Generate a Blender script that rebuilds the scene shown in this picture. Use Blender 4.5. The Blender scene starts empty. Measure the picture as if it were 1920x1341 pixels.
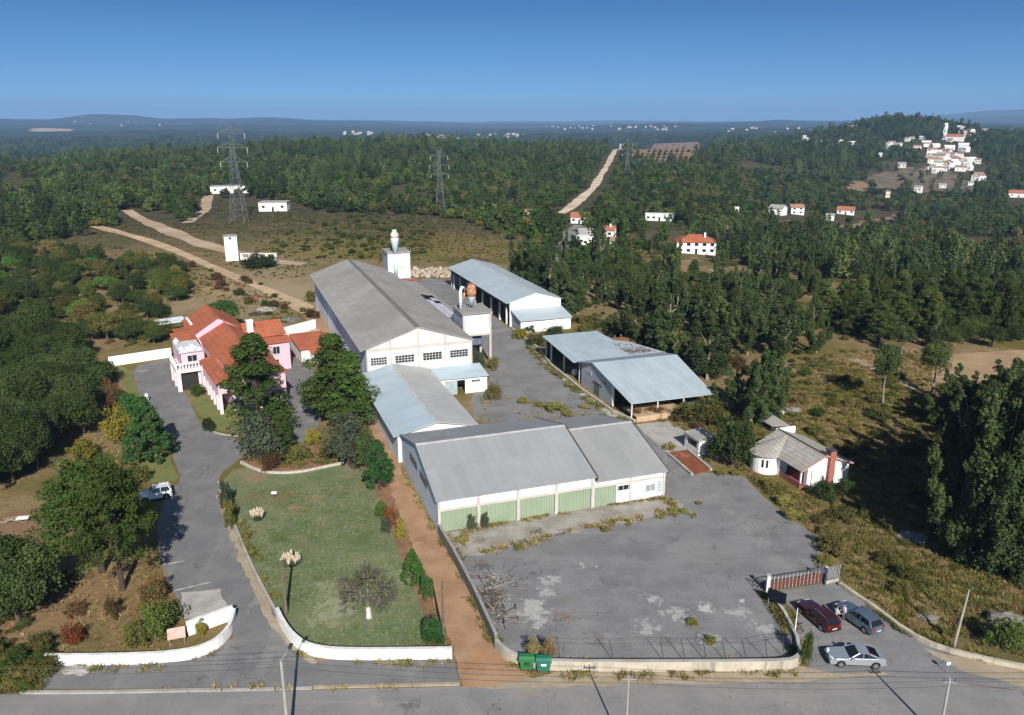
import bpy, bmesh, math, random
import numpy as np
from mathutils import Vector, Matrix
random.seed(7); rng = np.random.default_rng(11)
scene = bpy.context.scene
COL = scene.collection
R_ = math.radians

# ------------------------------------------------------------------ camera, sky, sun, exposure
F_PX, CAM_H, CX, CY = 1490.0, 45.0, 960.0, 670.0
PITCH = math.atan(445.0 / F_PX)
cam_d = bpy.data.cameras.new("camera"); cam = bpy.data.objects.new("camera", cam_d); COL.objects.link(cam)
cam.location = (0, 0, CAM_H); cam.rotation_euler = (math.pi / 2 - PITCH, 0, 0)
cam_d.sensor_width = 36.0; cam_d.lens = 36.0 * F_PX / 1920.0
cam_d.clip_start = 0.5; cam_d.clip_end = 60000.0
scene.camera = cam
SUN_EL, SUN_AZ = R_(33.5), R_(168.5)            # azimuth clockwise from +Y (the view direction)
sun_dir = Vector((math.sin(SUN_AZ) * math.cos(SUN_EL), math.cos(SUN_AZ) * math.cos(SUN_EL), math.sin(SUN_EL)))
sd = bpy.data.lights.new("sun", 'SUN'); sun = bpy.data.objects.new("sun", sd); COL.objects.link(sun)
sd.energy = 5.0; sd.angle = R_(0.5); sd.color = (1.0, 0.945, 0.86)
sun.rotation_euler = sun_dir.to_track_quat('Z', 'Y').to_euler()
world = bpy.data.worlds.new("World"); scene.world = world; world.use_nodes = True
def build_world():
    nt = world.node_tree; N = nt.nodes; L = nt.links; N.clear()
    out = N.new('ShaderNodeOutputWorld'); bg = N.new('ShaderNodeBackground'); L.new(bg.outputs[0], out.inputs[0])
    sky = N.new('ShaderNodeTexSky'); sky.sky_type = 'NISHITA'; sky.sun_disc = False
    sky.sun_elevation = SUN_EL; sky.sun_rotation = SUN_AZ
    sky.altitude = 300; sky.air_density = 1.0; sky.dust_density = 0.3; sky.ozone_density = 3.0
    tc = N.new('ShaderNodeTexCoord'); sp = N.new('ShaderNodeSeparateXYZ'); L.new(tc.outputs['Generated'], sp.inputs[0])
    # the clear upper sky reaches far down on this day: sample the sky higher than the view direction near the horizon
    mr = N.new('ShaderNodeMapRange'); mr.inputs[1].default_value = -0.02; mr.inputs[2].default_value = 0.16
    mr.inputs[3].default_value = 0.16; mr.inputs[4].default_value = 0.62; L.new(sp.outputs[2], mr.inputs[0])
    mx = N.new('ShaderNodeMath'); mx.operation = 'MAXIMUM'; L.new(mr.outputs[0], mx.inputs[0]); L.new(sp.outputs[2], mx.inputs[1])
    cb = N.new('ShaderNodeCombineXYZ'); L.new(sp.outputs[0], cb.inputs[0]); L.new(sp.outputs[1], cb.inputs[1]); L.new(mx.outputs[0], cb.inputs[2])
    nm = N.new('ShaderNodeVectorMath'); nm.operation = 'NORMALIZE'; L.new(cb.outputs[0], nm.inputs[0]); L.new(nm.outputs[0], sky.inputs[0])
    ramp = N.new('ShaderNodeValToRGB'); e = ramp.color_ramp.elements       # air layer over the horizon (elevation as z)
    e[0].position = 0.0; e[0].color = SKY_R[0]; e[1].position = 1.0; e[1].color = SKY_R[-1]
    for p, c in zip((0.035, 0.09, 0.18, 0.33), SKY_R[1:-1]):
        k = e.new(p); k.color = c
    m2 = N.new('ShaderNodeMapRange'); m2.inputs[1].default_value = -0.01; m2.inputs[2].default_value = 0.45; L.new(sp.outputs[2], m2.inputs[0]); L.new(m2.outputs[0], ramp.inputs[0])
    mu = N.new('ShaderNodeMix'); mu.data_type = 'RGBA'; mu.blend_type = 'MULTIPLY'; mu.inputs[0].default_value = 1.0
    L.new(sky.outputs[0], mu.inputs[6]); L.new(ramp.outputs[0], mu.inputs[7]); L.new(mu.outputs[2], bg.inputs[0])
    bg.inputs[1].default_value = 0.062
SKY_R = [(1.05, 1.18, 1.08, 1), (1.16, 1.36, 1.26, 1), (1.22, 1.62, 1.64, 1), (.94, 1.55, 1.74, 1), (.55, 1.20, 1.66, 1), (1.15, 1.06, .95, 1)]
build_world()
vs = scene.view_settings; vs.view_transform = 'Standard'; vs.look = 'None'; vs.exposure = 0.45; vs.gamma = 1.0; vs.use_curve_mapping = False
scene.cycles.max_bounces = 5; scene.cycles.diffuse_bounces = 2; scene.cycles.glossy_bounces = 2; scene.cycles.transmission_bounces = 3
scene.cycles.volume_bounces = 0; scene.cycles.transparent_max_bounces = 8

# ------------------------------------------------------------------ terrain height field and pixel -> ground
cp, sp_ = math.cos(PITCH), math.sin(PITCH)
def ray(x, y):
    a, b = (x - CX) / F_PX, (y - CY) / F_PX
    return np.array([a, cp - b * sp_, -sp_ - b * cp])
TD = [200, 240, 320, 420, 560, 750, 1000, 1300, 1700, 2300, 3200, 4500, 6500, 9000, 13000, 16000]
TC = [-400, 0, 320, 640, 960, 1280, 1600, 1750, 1920, 2300]
TZ = [[0, 0, 0, 2, 4, 6, 6, -10, -25, -30, -28, -12, 5, 50, 25, 0],
      [0, 0, 0, 1, 2, 2, -6, -18, -28, -26, -24, -10, 3, 42, 25, 0],
      [0, 0, 1, 2, 3, 5, 5, -8, -28, -30, -22, -10, 0, 40, 25, 0],
      [0, 0, 1, 3, 5, 9, 15, 4, -30, -40, -18, -16, -10, 18, 25, 0],
      [0, 0, -2, -4, -4, 2, 10, 4, -30, -40, -16, -18, -18, -5, 20, 0],
      [0, -2, -5, -6, -4, 0, 6, 4, -20, -25, -12, -12, -12, 5, 22, 0],
      [0, -3, -8, -13, -17, -14, -3, 4, 10, 12, 6, -5, -4, 12, 25, 0],
      [0, -3, -8, -13, -18, -24, -20, 10, 30, 20, 10, 0, 5, 20, 50, 30],
      [0, -3, -8, -13, -18, -24, -18, -5, 10, 16, 16, 8, 8, 30, 165, 100],
      [0, -3, -8, -12, -16, -20, -14, -5, 10, 16, 16, 8, 8, 30, 150, 100]]
_hyp = math.hypot(F_PX, 445.0)
TA = np.degrees(np.arctan((np.array(TC) - CX) / _hyp))
LD = np.linspace(math.log(150.0), math.log(16000.0), 200)
AZ = np.linspace(-60, 60, 121)
_t1 = np.array([np.interp(LD, np.log(TD), r) for r in TZ])                 # table rows on fine log distances
_t2 = np.array([np.interp(AZ, TA, _t1[:, k]) for k in range(len(LD))]).T   # az x dist
def _smooth(a, n, ax):
    k = np.hanning(n + 2)[1:-1]; k /= k.sum()
    return np.apply_along_axis(lambda v: np.convolve(np.pad(v, n // 2, mode='edge'), k, mode='valid')[:len(v)], ax, a)
_t2 = _smooth(_smooth(_t2, 15, 1), 9, 0)
_lat = rng.random((256, 256))
def vnoise(x, y):
    xi = np.floor(x).astype(int); yi = np.floor(y).astype(int); fx = x - xi; fy = y - yi
    fx = fx * fx * (3 - 2 * fx); fy = fy * fy * (3 - 2 * fy)
    g = lambda i, j: _lat[i & 255, j & 255]
    return (g(xi, yi) * (1 - fx) + g(xi + 1, yi) * fx) * (1 - fy) + (g(xi, yi + 1) * (1 - fx) + g(xi + 1, yi + 1) * fx) * fy - 0.5
def _az_pt(col, d):
    a = math.atan((col - CX) / _hyp); return d * math.sin(a), d * math.cos(a)
BUMPS = [(*_az_pt(185, 8200), 330, 56), (*_az_pt(330, 9000), 600, 30), (*_az_pt(522, 8600), 480, 72), (*_az_pt(60, 9000), 800, 12), (*_az_pt(440, 9400), 500, 14),
         (*_az_pt(1700, 1620), 150, 20), (*_az_pt(1640, 1640), 110, 8), (*_az_pt(1250, 5200), 380, 44), (*_az_pt(1410, 7000), 420, 36), (*_az_pt(1480, 7600), 380, 34), (*_az_pt(1130, 6200), 500, 20),
         (*_az_pt(1880, 13000), 900, 60)]
def height(x, y):
    x = np.asarray(x, float); y = np.asarray(y, float)
    d = np.hypot(x, y); az = np.degrees(np.arctan2(x, y))
    ld = np.clip((np.log(np.maximum(d, 150.0)) - LD[0]) / (LD[1] - LD[0]), 0, len(LD) - 1.001)
    aa = np.clip(np.clip(az, -59.9, 59.9) + 60, 0, 119.99)
    i = ld.astype(int); j = aa.astype(int); fi = ld - i; fj = aa - j
    z = (_t2[j, i] * (1 - fi) + _t2[j, i + 1] * fi) * (1 - fj) + (_t2[j + 1, i] * (1 - fi) + _t2[j + 1, i + 1] * fi) * fj
    for bx, by, r, hgt in BUMPS:
        z = z + hgt * np.exp(-((x - bx) ** 2 + (y - by) ** 2) / (r * r))
    amp = np.clip((d - 260) / 400, 0, 1)
    z = z + amp * (2.6 * vnoise(x / 60, y / 60) + 4.0 * vnoise(x / 170 + 7, y / 170))
    amp2 = np.clip((d - 1500) / 4000, 0, 1)
    z = z + amp2 * (64 * vnoise(x / 1500 + 3, y / 620 + 9) + 12 * vnoise(x / 260, y / 260 + 4))
    behind = np.clip((60 - np.abs(az)) / 15, 0, 1)
    return np.where(d < 200, 0.0, z * behind)
_marchd = np.concatenate([np.geomspace(20, 220, 200), np.geomspace(221, 15500, 1500)])
def at(px, py):
    """point of the terrain seen at photo pixel (px, py)"""
    d = ray(px, py); hl = math.hypot(d[0], d[1])
    if d[2] < 0:
        t0 = -CAM_H / d[2]
        if t0 * hl < 198: return np.array([d[0] * t0, d[1] * t0, 0.0])
    X = d[0] / hl * _marchd; Y = d[1] / hl * _marchd; Z = CAM_H + d[2] / hl * _marchd
    below = np.nonzero(Z < height(X, Y))[0]
    if len(below) == 0: k = len(_marchd) - 1; r = _marchd[k]
    else:
        k = below[0]; lo, hi = _marchd[max(k - 1, 0)], _marchd[k]
        for _ in range(18):
            m = (lo + hi) / 2
            if CAM_H + d[2] / hl * m < float(height(d[0] / hl * m, d[1] / hl * m)): hi = m
            else: lo = m
        r = hi
    x, y = d[0] / hl * r, d[1] / hl * r
    return np.array([x, y, float(height(x, y))])
def depth(P): return P[1] * cp - (P[2] - CAM_H) * sp_
def proj(x, y, z):
    zc = y * cp - (z - CAM_H) * sp_; yc = y * sp_ + (z - CAM_H) * cp
    return CX + F_PX * x / zc, CY - F_PX * yc / zc
def tall(P, py):
    """height above P that reaches photo row py"""
    lo, hi = 0.0, 150.0
    for _ in range(40):
        m = (lo + hi) / 2
        if proj(P[0], P[1], P[2] + m)[1] > py: lo = m
        else: hi = m
    return lo
def in_poly(px, py, poly):
    c = np.zeros(np.shape(px), bool); n = len(poly)
    for i in range(n):
        x1, y1 = poly[i]; x2, y2 = poly[(i + 1) % n]
        if y1 == y2: continue
        c ^= ((y1 > py) != (y2 > py)) & (px < (x2 - x1) * (py - y1) / (y2 - y1) + x1)
    return c

# ------------------------------------------------------------------ material helpers
MATS = {}
def nodes_of(name):
    m = bpy.data.materials.new(name); m.use_nodes = True
    nt = m.node_tree; b = nt.nodes['Principled BSDF']
    return m, nt, nt.nodes, nt.links, b
def _mix(N, L, fac, a, b, mode='MIX'):
    m = N.new('ShaderNodeMix'); m.data_type = 'RGBA'; m.blend_type = mode
    for k, v in ((0, fac), (6, a), (7, b)):
        if isinstance(v, (int, float)): m.inputs[k].default_value = v
        elif isinstance(v, tuple): m.inputs[k].default_value = (*v[:3], 1)
        else: L.new(v, m.inputs[k])
    return m.outputs[2]
def _noise(N, L, vec, scale, detail=4, rough=.55):
    n = N.new('ShaderNodeTexNoise'); n.inputs['Scale'].default_value = scale; n.inputs['Detail'].default_value = detail; n.inputs['Roughness'].default_value = rough
    L.new(vec, n.inputs['Vector']); return n.outputs[0]
def _range(N, L, v, a, b, c=0., d=1., smooth=True):
    m = N.new('ShaderNodeMapRange'); m.inputs[1].default_value = a; m.inputs[2].default_value = b; m.inputs[3].default_value = c; m.inputs[4].default_value = d
    if smooth: m.interpolation_type = 'SMOOTHSTEP'
    L.new(v, m.inputs[0]); return m.outputs[0]
def _scaled(N, L, vec, s):
    v = N.new('ShaderNodeVectorMath'); v.operation = 'MULTIPLY'; v.inputs[1].default_value = s; L.new(vec, v.inputs[0]); return v.outputs[0]
def mat(name, c1, c2=None, scale=1.0, rough=.85, fine=.25, fscale=6.0, streak=None, ribs=None, metal=0.0, blobs=(), bump=0.0, spec=.3, space='pos', contrast=(.35, .65), cracks=None):
    """two-tone procedural surface: c1/c2 mottle, fine grain, rain streaks, sheet ribs, stains (blobs: x, y, r, colour, strength)"""
    if name in MATS: return MATS[name]
    m, nt, N, L, B = nodes_of(name)
    if space == 'pos': vec = N.new('ShaderNodeNewGeometry').outputs['Position']
    else: vec = N.new('ShaderNodeTexCoord').outputs['Object']
    c2 = c2 or tuple(x * .8 for x in c1)
    n1 = _noise(N, L, vec, scale, 5, .6)
    col = _mix(N, L, _range(N, L, n1, *contrast), c1, c2)
    if streak:
        s = _noise(N, L, _scaled(N, L, vec, streak[0]), 1.0, 4, .6)
        col = _mix(N, L, _range(N, L, s, .5, .75, 0, streak[2]), col, streak[1])
    if ribs:
        ax, per, amt, lap = ribs
        oc = N.new('ShaderNodeTexCoord').outputs['Object']; sx = N.new('ShaderNodeSeparateXYZ'); L.new(oc, sx.inputs[0])
        def band(a, p, w):
            q = N.new('ShaderNodeMath'); q.operation = 'PINGPONG'; q.inputs[1].default_value = p / 2; L.new(sx.outputs[a], q.inputs[0]); return _range(N, L, q.outputs[0], 0, w)
        k = band(ax, per, per * .22); col = _mix(N, L, _range(N, L, k, 0, 1, amt, 0, False), col, (.05, .05, .05))
        k = band(1 - ax, lap, .22); col = _mix(N, L, _range(N, L, k, 0, 1, amt * .9, 0, False), col, (.05, .05, .05))
        # single sheets differ a little in tone
        wn = N.new('ShaderNodeTexWhiteNoise'); wn.noise_dimensions = '2D'
        sn = N.new('ShaderNodeVectorMath'); sn.operation = 'SNAP'; sn.inputs[1].default_value = (per, lap, 1) if ax == 0 else (lap, per, 1); L.new(oc, sn.inputs[0]); L.new(sn.outputs[0], wn.inputs['Vector'])
        v_ = _range(N, L, wn.outputs[0], 0, 1, .945, 1.04, False)
        col = _mix(N, L, 1.0, col, v_, 'MULTIPLY')
    if blobs:                                                   # stains have torn, wandering outlines
        nw = N.new('ShaderNodeTexNoise'); nw.inputs['Scale'].default_value = .75; nw.inputs['Detail'].default_value = 7; nw.inputs['Roughness'].default_value = .7; L.new(vec, nw.inputs['Vector'])
        c5 = N.new('ShaderNodeVectorMath'); c5.operation = 'SUBTRACT'; c5.inputs[1].default_value = (.5, .5, .5); L.new(nw.outputs['Color'], c5.inputs[0])
        wp = N.new('ShaderNodeVectorMath'); wp.operation = 'ADD'; L.new(vec, wp.inputs[0]); L.new(_scaled(N, L, c5.outputs[0], (6.5, 5.0, 0)), wp.inputs[1]); bvec = wp.outputs[0]
    for (bx, by, br, bc, bs) in blobs:
        sb = N.new('ShaderNodeVectorMath'); sb.operation = 'SUBTRACT'; sb.inputs[1].default_value = (bx, by, 0); L.new(bvec, sb.inputs[0])
        ln = N.new('ShaderNodeVectorMath'); ln.operation = 'LENGTH'; L.new(sb.outputs[0], ln.inputs[0])
        nn = _noise(N, L, vec, 2.6 / br, 8, .78)
        ad = N.new('ShaderNodeMath'); ad.operation = 'MULTIPLY_ADD'; ad.inputs[1].default_value = br * 2.6; L.new(nn, ad.inputs[0]); L.new(ln.outputs['Value'], ad.inputs[2])
        col = _mix(N, L, _range(N, L, ad.outputs[0], br * 1.62, br * 2.05, bs, 0), col, bc)
    if cracks:
        wv = N.new('ShaderNodeVectorMath'); wv.operation = 'ADD'; L.new(vec, wv.inputs[0]); nv = N.new('ShaderNodeTexNoise'); nv.inputs['Scale'].default_value = .6; nv.inputs['Detail'].default_value = 5; L.new(vec, nv.inputs['Vector']); sv = _scaled(N, L, nv.outputs['Color'], (3.5, 3.5, 0)); L.new(sv, wv.inputs[1])
        for sc_, wd, am in ((cracks[0], .012, cracks[1]), (cracks[0] * 2.7, .02, cracks[1] * .6)):
            vo = N.new('ShaderNodeTexVoronoi'); vo.feature = 'DISTANCE_TO_EDGE'; vo.inputs['Scale'].default_value = sc_; L.new(wv.outputs[0], vo.inputs['Vector'])
            ms_ = _range(N, L, _noise(N, L, vec, .13, 3), .46, .6); mm_ = N.new('ShaderNodeMath'); mm_.operation = 'MULTIPLY'; L.new(_range(N, L, vo.outputs['Distance'], 0, wd, am, 0, False), mm_.inputs[0]); L.new(ms_, mm_.inputs[1]); col = _mix(N, L, mm_.outputs[0], col, (.05, .048, .042))
    f = _noise(N, L, vec, fscale, 6, .7)
    col = _mix(N, L, 1.0, col, _range(N, L, f, .25, .75, 1 - fine, 1 + fine, False), 'MULTIPLY')
    L.new(col, B.inputs['Base Color']); B.inputs['Roughness'].default_value = rough; B.inputs['Metallic'].default_value = metal
    B.inputs['Specular IOR Level'].default_value = spec
    if bump:
        bp = N.new('ShaderNodeBump'); bp.inputs['Strength'].default_value = bump; bp.inputs['Distance'].default_value = .1; L.new(f, bp.inputs['Height']); L.new(bp.outputs[0], B.inputs['Normal'])
    MATS[name] = m; return m
def paint(name, c, rough=.4, metal=0., spec=.5, coat=0.):
    if name in MATS: return MATS[name]
    m, nt, N, L, B = nodes_of(name)
    vec = N.new('ShaderNodeTexCoord').outputs['Object']
    f = _noise(N, L, vec, 3.0, 3); col = _mix(N, L, _range(N, L, f, .3, .7, 0, .35), c, tuple(x * .75 for x in c))
    L.new(col, B.inputs['Base Color']); B.inputs['Roughness'].default_value = rough; B.inputs['Metallic'].default_value = metal; B.inputs['Specular IOR Level'].default_value = spec
    B.inputs['Coat Weight'].default_value = coat; B.inputs['Coat Roughness'].default_value = .05
    MATS[name] = m; return m
def leafmat(name, c1, c2, c3=None, trans=.12, tint=.2, vary=(.68, 1.32)):
    """foliage: each plant and each clump of a plant has its own green"""
    if name in MATS: return MATS[name]
    m, nt, N, L, B = nodes_of(name)
    vec = N.new('ShaderNodeNewGeometry').outputs['Position']; oi = N.new('ShaderNodeObjectInfo').outputs['Random']
    n = _noise(N, L, vec, .55, 3, .6)
    col = _mix(N, L, _range(N, L, n, .35, .65), c1, c2)
    if c3: col = _mix(N, L, _range(N, L, oi, .55, 1.0, 0, .8), col, c3)
    v = N.new('ShaderNodeHueSaturation'); L.new(col, v.inputs['Color'])
    o2 = N.new('ShaderNodeMath'); o2.operation = 'FRACT'; mm = N.new('ShaderNodeMath'); mm.operation = 'MULTIPLY'; mm.inputs[1].default_value = 7.31; L.new(oi, mm.inputs[0]); L.new(mm.outputs[0], o2.inputs[0])
    L.new(_range(N, L, o2.outputs[0], 0, 1, *vary, False), v.inputs['Value']); L.new(_range(N, L, oi, 0, 1, .485, .515, False), v.inputs['Hue'])
    lo = _noise(N, L, vec, .018, 4, .65); col2 = _mix(N, L, 1.0, v.outputs[0], (1.75, 1.5, 1.0), 'MULTIPLY'); vo = _mix(N, L, _range(N, L, lo, .46, .66, 0, tint), v.outputs[0], col2)
    fn = _noise(N, L, vec, 3.0, 2); col = _mix(N, L, 1.0, vo, _range(N, L, fn, .3, .7, .85, 1.4, False), 'MULTIPLY')
    L.new(col, B.inputs['Base Color']); B.inputs['Roughness'].default_value = .9; B.inputs['Specular IOR Level'].default_value = .08
    out = N['Material Output']; tr = N.new('ShaderNodeBsdfTranslucent'); L.new(col, tr.inputs[0]); ms = N.new('ShaderNodeMixShader'); ms.inputs[0].default_value = trans
    L.new(B.outputs[0], ms.inputs[1]); L.new(tr.outputs[0], ms.inputs[2]); L.new(ms.outputs[0], out.inputs[0])
    MATS[name] = m; return m

# ------------------------------------------------------------------ object helpers
OFF = {}
class Frame:
    def __init__(s, o, az):
        s.o = np.array(o, float); s.az = az
        s.u = np.array([math.sin(az), math.cos(az), 0]); s.v = np.array([math.cos(az), -math.sin(az), 0])
    def w(s, a, b, z=0): return s.o + s.v * a + s.u * b + np.array([0, 0, z])
    def ab(s, P): d = np.asarray(P, float) - s.o; return float(d @ s.v), float(d @ s.u)
WORLD = Frame((0, 0, 0), 0.0)
def props(o, label=None, cat=None, group=None, kind=None):
    if label: o['label'] = label
    if cat: o['category'] = cat
    if group: o['group'] = group
    if kind: o['kind'] = kind
    return o
def thing(name, label, cat, fr=WORLD, a=0, b=0, z=0, rot=0, group=None):
    """an Empty at the thing's base; parts given in the frame's own coordinates hang under it"""
    o = bpy.data.objects.new(name, None); COL.objects.link(o); o.empty_display_size = .5
    o.location = fr.w(a, b, z); o.rotation_euler = (0, 0, -fr.az + rot)
    OFF[o.name] = (a, b, z); return props(o, label, cat, group)
class MB:
    def __init__(s): s.v = []; s.f = []
    def add(s, vs, fs):
        n = len(s.v); s.v += [tuple(map(float, p)) for p in vs]; s.f += [tuple(i + n for i in f) for f in fs]; return s
    def box(s, x0, x1, y0, y1, z0, z1):
        return s.add([(x0, y0, z0), (x1, y0, z0), (x1, y1, z0), (x0, y1, z0), (x0, y0, z1), (x1, y0, z1), (x1, y1, z1), (x0, y1, z1)],
                     [(3, 2, 1, 0), (4, 5, 6, 7), (0, 1, 5, 4), (1, 2, 6, 5), (2, 3, 7, 6), (3, 0, 4, 7)])
    def slab(s, pts, th):
        """sheet through pts (counter-clockwise from above) with thickness th downwards"""
        n = len(pts); return s.add(list(pts) + [(p[0], p[1], p[2] - th) for p in pts],
                     [tuple(range(n)), tuple(range(2 * n - 1, n - 1, -1))] + [(i, i + n, (i + 1) % n + n, (i + 1) % n) for i in range(n)])
    def prism(s, poly, axis, t0, t1):
        """2-D polygon in the plane across 'axis' ('x','y','z'), extruded t0..t1"""
        def P(p, t): return (t, p[0], p[1]) if axis == 'x' else (p[0], t, p[1]) if axis == 'y' else (p[0], p[1], t)
        n = len(poly); return s.add([P(p, t0) for p in poly] + [P(p, t1) for p in poly],
                     [tuple(range(n - 1, -1, -1)), tuple(range(n, 2 * n))] + [(i, (i + 1) % n, (i + 1) % n + n, i + n) for i in range(n)])
    def tube(s, path, r, n=6, caps=True):
        P = [Vector(p) for p in path]; rs = r if isinstance(r, (list, tuple)) else [r] * len(P); rings = []; base = len(s.v)
        for i, p in enumerate(P):
            d = (P[min(i + 1, len(P) - 1)] - P[max(i - 1, 0)]).normalized()
            a = d.cross(Vector((0, 0, 1)) if abs(d.z) < .9 else Vector((1, 0, 0))).normalized(); b = d.cross(a)
            for k in range(n):
                t = 2 * math.pi * k / n; s.v.append(tuple(p + (a * math.cos(t) + b * math.sin(t)) * rs[i]))
        for i in range(len(P) - 1):
            for k in range(n):
                q = base + i * n; s.f.append((q + k, q + (k + 1) % n, q + n + (k + 1) % n, q + n + k))
        if caps:
            s.f.append(tuple(base + k for k in range(n))); s.f.append(tuple(base + (len(P) - 1) * n + k for k in range(n - 1, -1, -1)))
        return s
    def lathe(s, prof, c=(0, 0, 0), n=16):
        base = len(s.v)
        for r, z in prof:
            for k in range(n):
                t = 2 * math.pi * k / n; s.v.append((c[0] + r * math.cos(t), c[1] + r * math.sin(t), c[2] + z))
        for i in range(len(prof) - 1):
            for k in range(n):
                q = base + i * n; s.f.append((q + k, q + (k + 1) % n, q + n + (k + 1) % n, q + n + k))
        s.f.append(tuple(base + k for k in range(n - 1, -1, -1))); s.f.append(tuple(base + (len(prof) - 1) * n + k for k in range(n))); return s
    def mesh(s, name, off=(0, 0, 0), smooth=False):
        me = bpy.data.meshes.new(name)
        me.from_pydata([(p[0] - off[0], p[1] - off[1], p[2] - off[2]) for p in s.v], [], s.f); me.update()
        bm = bmesh.new(); bm.from_mesh(me); bmesh.ops.recalc_face_normals(bm, faces=bm.faces); bm.to_mesh(me); bm.free()
        if smooth:
            me.polygons.foreach_set('use_smooth', [True] * len(me.polygons))
        return me
    def build(s, name, material, parent=None, label=None, smooth=False):
        off = (0, 0, 0); p = parent
        while p is not None:
            if p.name in OFF: off = OFF[p.name]; break
            p = p.parent
        me = s.mesh(name, off, smooth); me.materials.append(material)
        o = bpy.data.objects.new(name, me); COL.objects.link(o)
        if parent: o.parent = parent
        if label: o['label'] = label
        return o
def link(name, me, parent=None, loc=(0, 0, 0), rot=0, scale=None):
    o = bpy.data.objects.new(name, me); COL.objects.link(o); o.location = loc; o.rotation_euler = (0, 0, rot)
    if scale: o.scale = scale
    if parent: o.parent = parent
    return o
def raw_mesh(name, V, Fq, material):
    """fast mesh from numpy arrays: V (n,3), Fq (m,k)"""
    me = bpy.data.meshes.new(name); m, k = Fq.shape
    me.vertices.add(len(V)); me.vertices.foreach_set('co', V.astype(np.float32).ravel())
    me.loops.add(m * k); me.loops.foreach_set('vertex_index', Fq.astype(np.int32).ravel())
    me.polygons.add(m); me.polygons.foreach_set('loop_start', np.arange(0, m * k, k, dtype=np.int32)); me.polygons.foreach_set('loop_total', np.full(m, k, dtype=np.int32))
    me.update(calc_edges=True); me.materials.append(material); return me
def densify(poly, step, closed=True):
    out = []; n = len(poly)
    for i in range(n if closed else n - 1):
        a = np.array(poly[i], float); b = np.array(poly[(i + 1) % n], float); k = max(1, int(np.linalg.norm(b - a) / step))
        out += [tuple(a + (b - a) * t / k) for t in range(k)]
    if not closed: out.append(tuple(poly[-1]))
    return out
def chaikin(pts, n=2, closed=False):
    for _ in range(n):
        q = [] if closed else [pts[0]]; m = len(pts)
        for i in range(m if closed else m - 1):
            a, b = np.array(pts[i], float), np.array(pts[(i + 1) % m], float); q += [tuple(a * .75 + b * .25), tuple(a * .25 + b * .75)]
        if not closed: q.append(pts[-1])
        pts = q
    return pts
def sheet(name, pix, z, material, rag=0.0, smooth=0, label=None):
    """flat ground sheet (structure) whose outline is given in photo pixels on the flat foreground"""
    P = [tuple(at(*p)[:2]) for p in pix]
    if smooth: P = chaikin(P, smooth, True)
    if rag:
        P = densify(P, .9); P = [(x + rag * 2 * float(vnoise(np.float64(x * 1.3), np.float64(y * 1.3 + 3))), y + rag * 2 * float(vnoise(np.float64(x * 1.3 + 50), np.float64(y * 1.3)))) for x, y in P]
    bm = bmesh.new(); vs_ = [bm.verts.new((x, y, z)) for x, y in P]; f = bm.faces.new(vs_); f.normal_update()
    if f.normal.z < 0: f.normal_flip()
    bmesh.ops.triangulate(bm, faces=bm.faces); me = bpy.data.meshes.new(name); bm.to_mesh(me); bm.free(); me.materials.append(material)
    o = bpy.data.objects.new(name, me); COL.objects.link(o); o['kind'] = 'structure'
    if label: o['label'] = label
    return o
def strip(name, pix, widths, material, lift=.12, kind='structure'):
    """road or path draped on the terrain along a line of photo pixels"""
    P = chaikin([tuple(at(*p)[:2]) for p in pix], 2); n = len(P)
    W = np.interp(np.linspace(0, 1, n), np.linspace(0, 1, len(widths)), widths)
    D = []; 
    for i in range(n - 1):
        k = max(1, int(math.hypot(P[i + 1][0] - P[i][0], P[i + 1][1] - P[i][1]) / 5))
        for t in range(k): D.append((P[i][0] + (P[i + 1][0] - P[i][0]) * t / k, P[i][1] + (P[i + 1][1] - P[i][1]) * t / k, W[i] + (W[i + 1] - W[i]) * t / k))
    D.append((*P[-1], W[-1])); mb = MB(); C = 4
    for i, (x, y, w) in enumerate(D):
        a, b = D[max(i - 1, 0)], D[min(i + 1, len(D) - 1)]; tx, ty = b[0] - a[0], b[1] - a[1]; l = math.hypot(tx, ty) or 1; nx, ny = ty / l, -tx / l
        w = w * (1 + .6 * float(vnoise(np.float64(x / 14), np.float64(y / 14))))
        for c in range(C + 1):
            s_ = (c / C - .5) * w; X, Y = x + nx * s_, y + ny * s_; dd = math.hypot(X, Y)
            mb.v.append((X, Y, float(height(X, Y)) + (lift * .5 if dd < 200 else .06 + (dd - 200) * .0005)))
        if i:
            for c in range(C): q = i * (C + 1) + c; mb.f.append((q - C - 1, q - C, q + 1, q))
    o = mb.build(name, material); o['kind'] = kind; return o
def field(name, pix, material, step=6, lift=.3, kind='structure'):
    """ground patch draped on the far terrain, outline in photo pixels"""
    P = [at(*p)[:2] for p in pix]; xs = [p[0] for p in P]; ys = [p[1] for p in P]; mb = MB()
    nx = max(4, int((max(xs) - min(xs)) / step)); ny = max(4, int((max(ys) - min(ys)) / step))
    gx = np.linspace(min(xs), max(xs), nx + 1); gy = np.linspace(min(ys), max(ys), ny + 1); X, Y = np.meshgrid(gx, gy)
    ins = in_poly(X + 8 * vnoise(X / 15, Y / 15), Y + 8 * vnoise(X / 15 + 9, Y / 15), [tuple(p) for p in P]); Z = height(X, Y) + .06 + np.maximum(np.hypot(X, Y) - 200, 0) * .0005
    for i in range(ny):
        for j in range(nx):
            if ins[i, j] and ins[i + 1, j] and ins[i, j + 1] and ins[i + 1, j + 1]:
                mb.add([(X[a, b], Y[a, b], Z[a, b]) for a, b in ((i, j), (i, j + 1), (i + 1, j + 1), (i + 1, j))], [(0, 1, 2, 3)])
    if not mb.f: return None
    o = mb.build(name, material); o['kind'] = kind; return o
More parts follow.
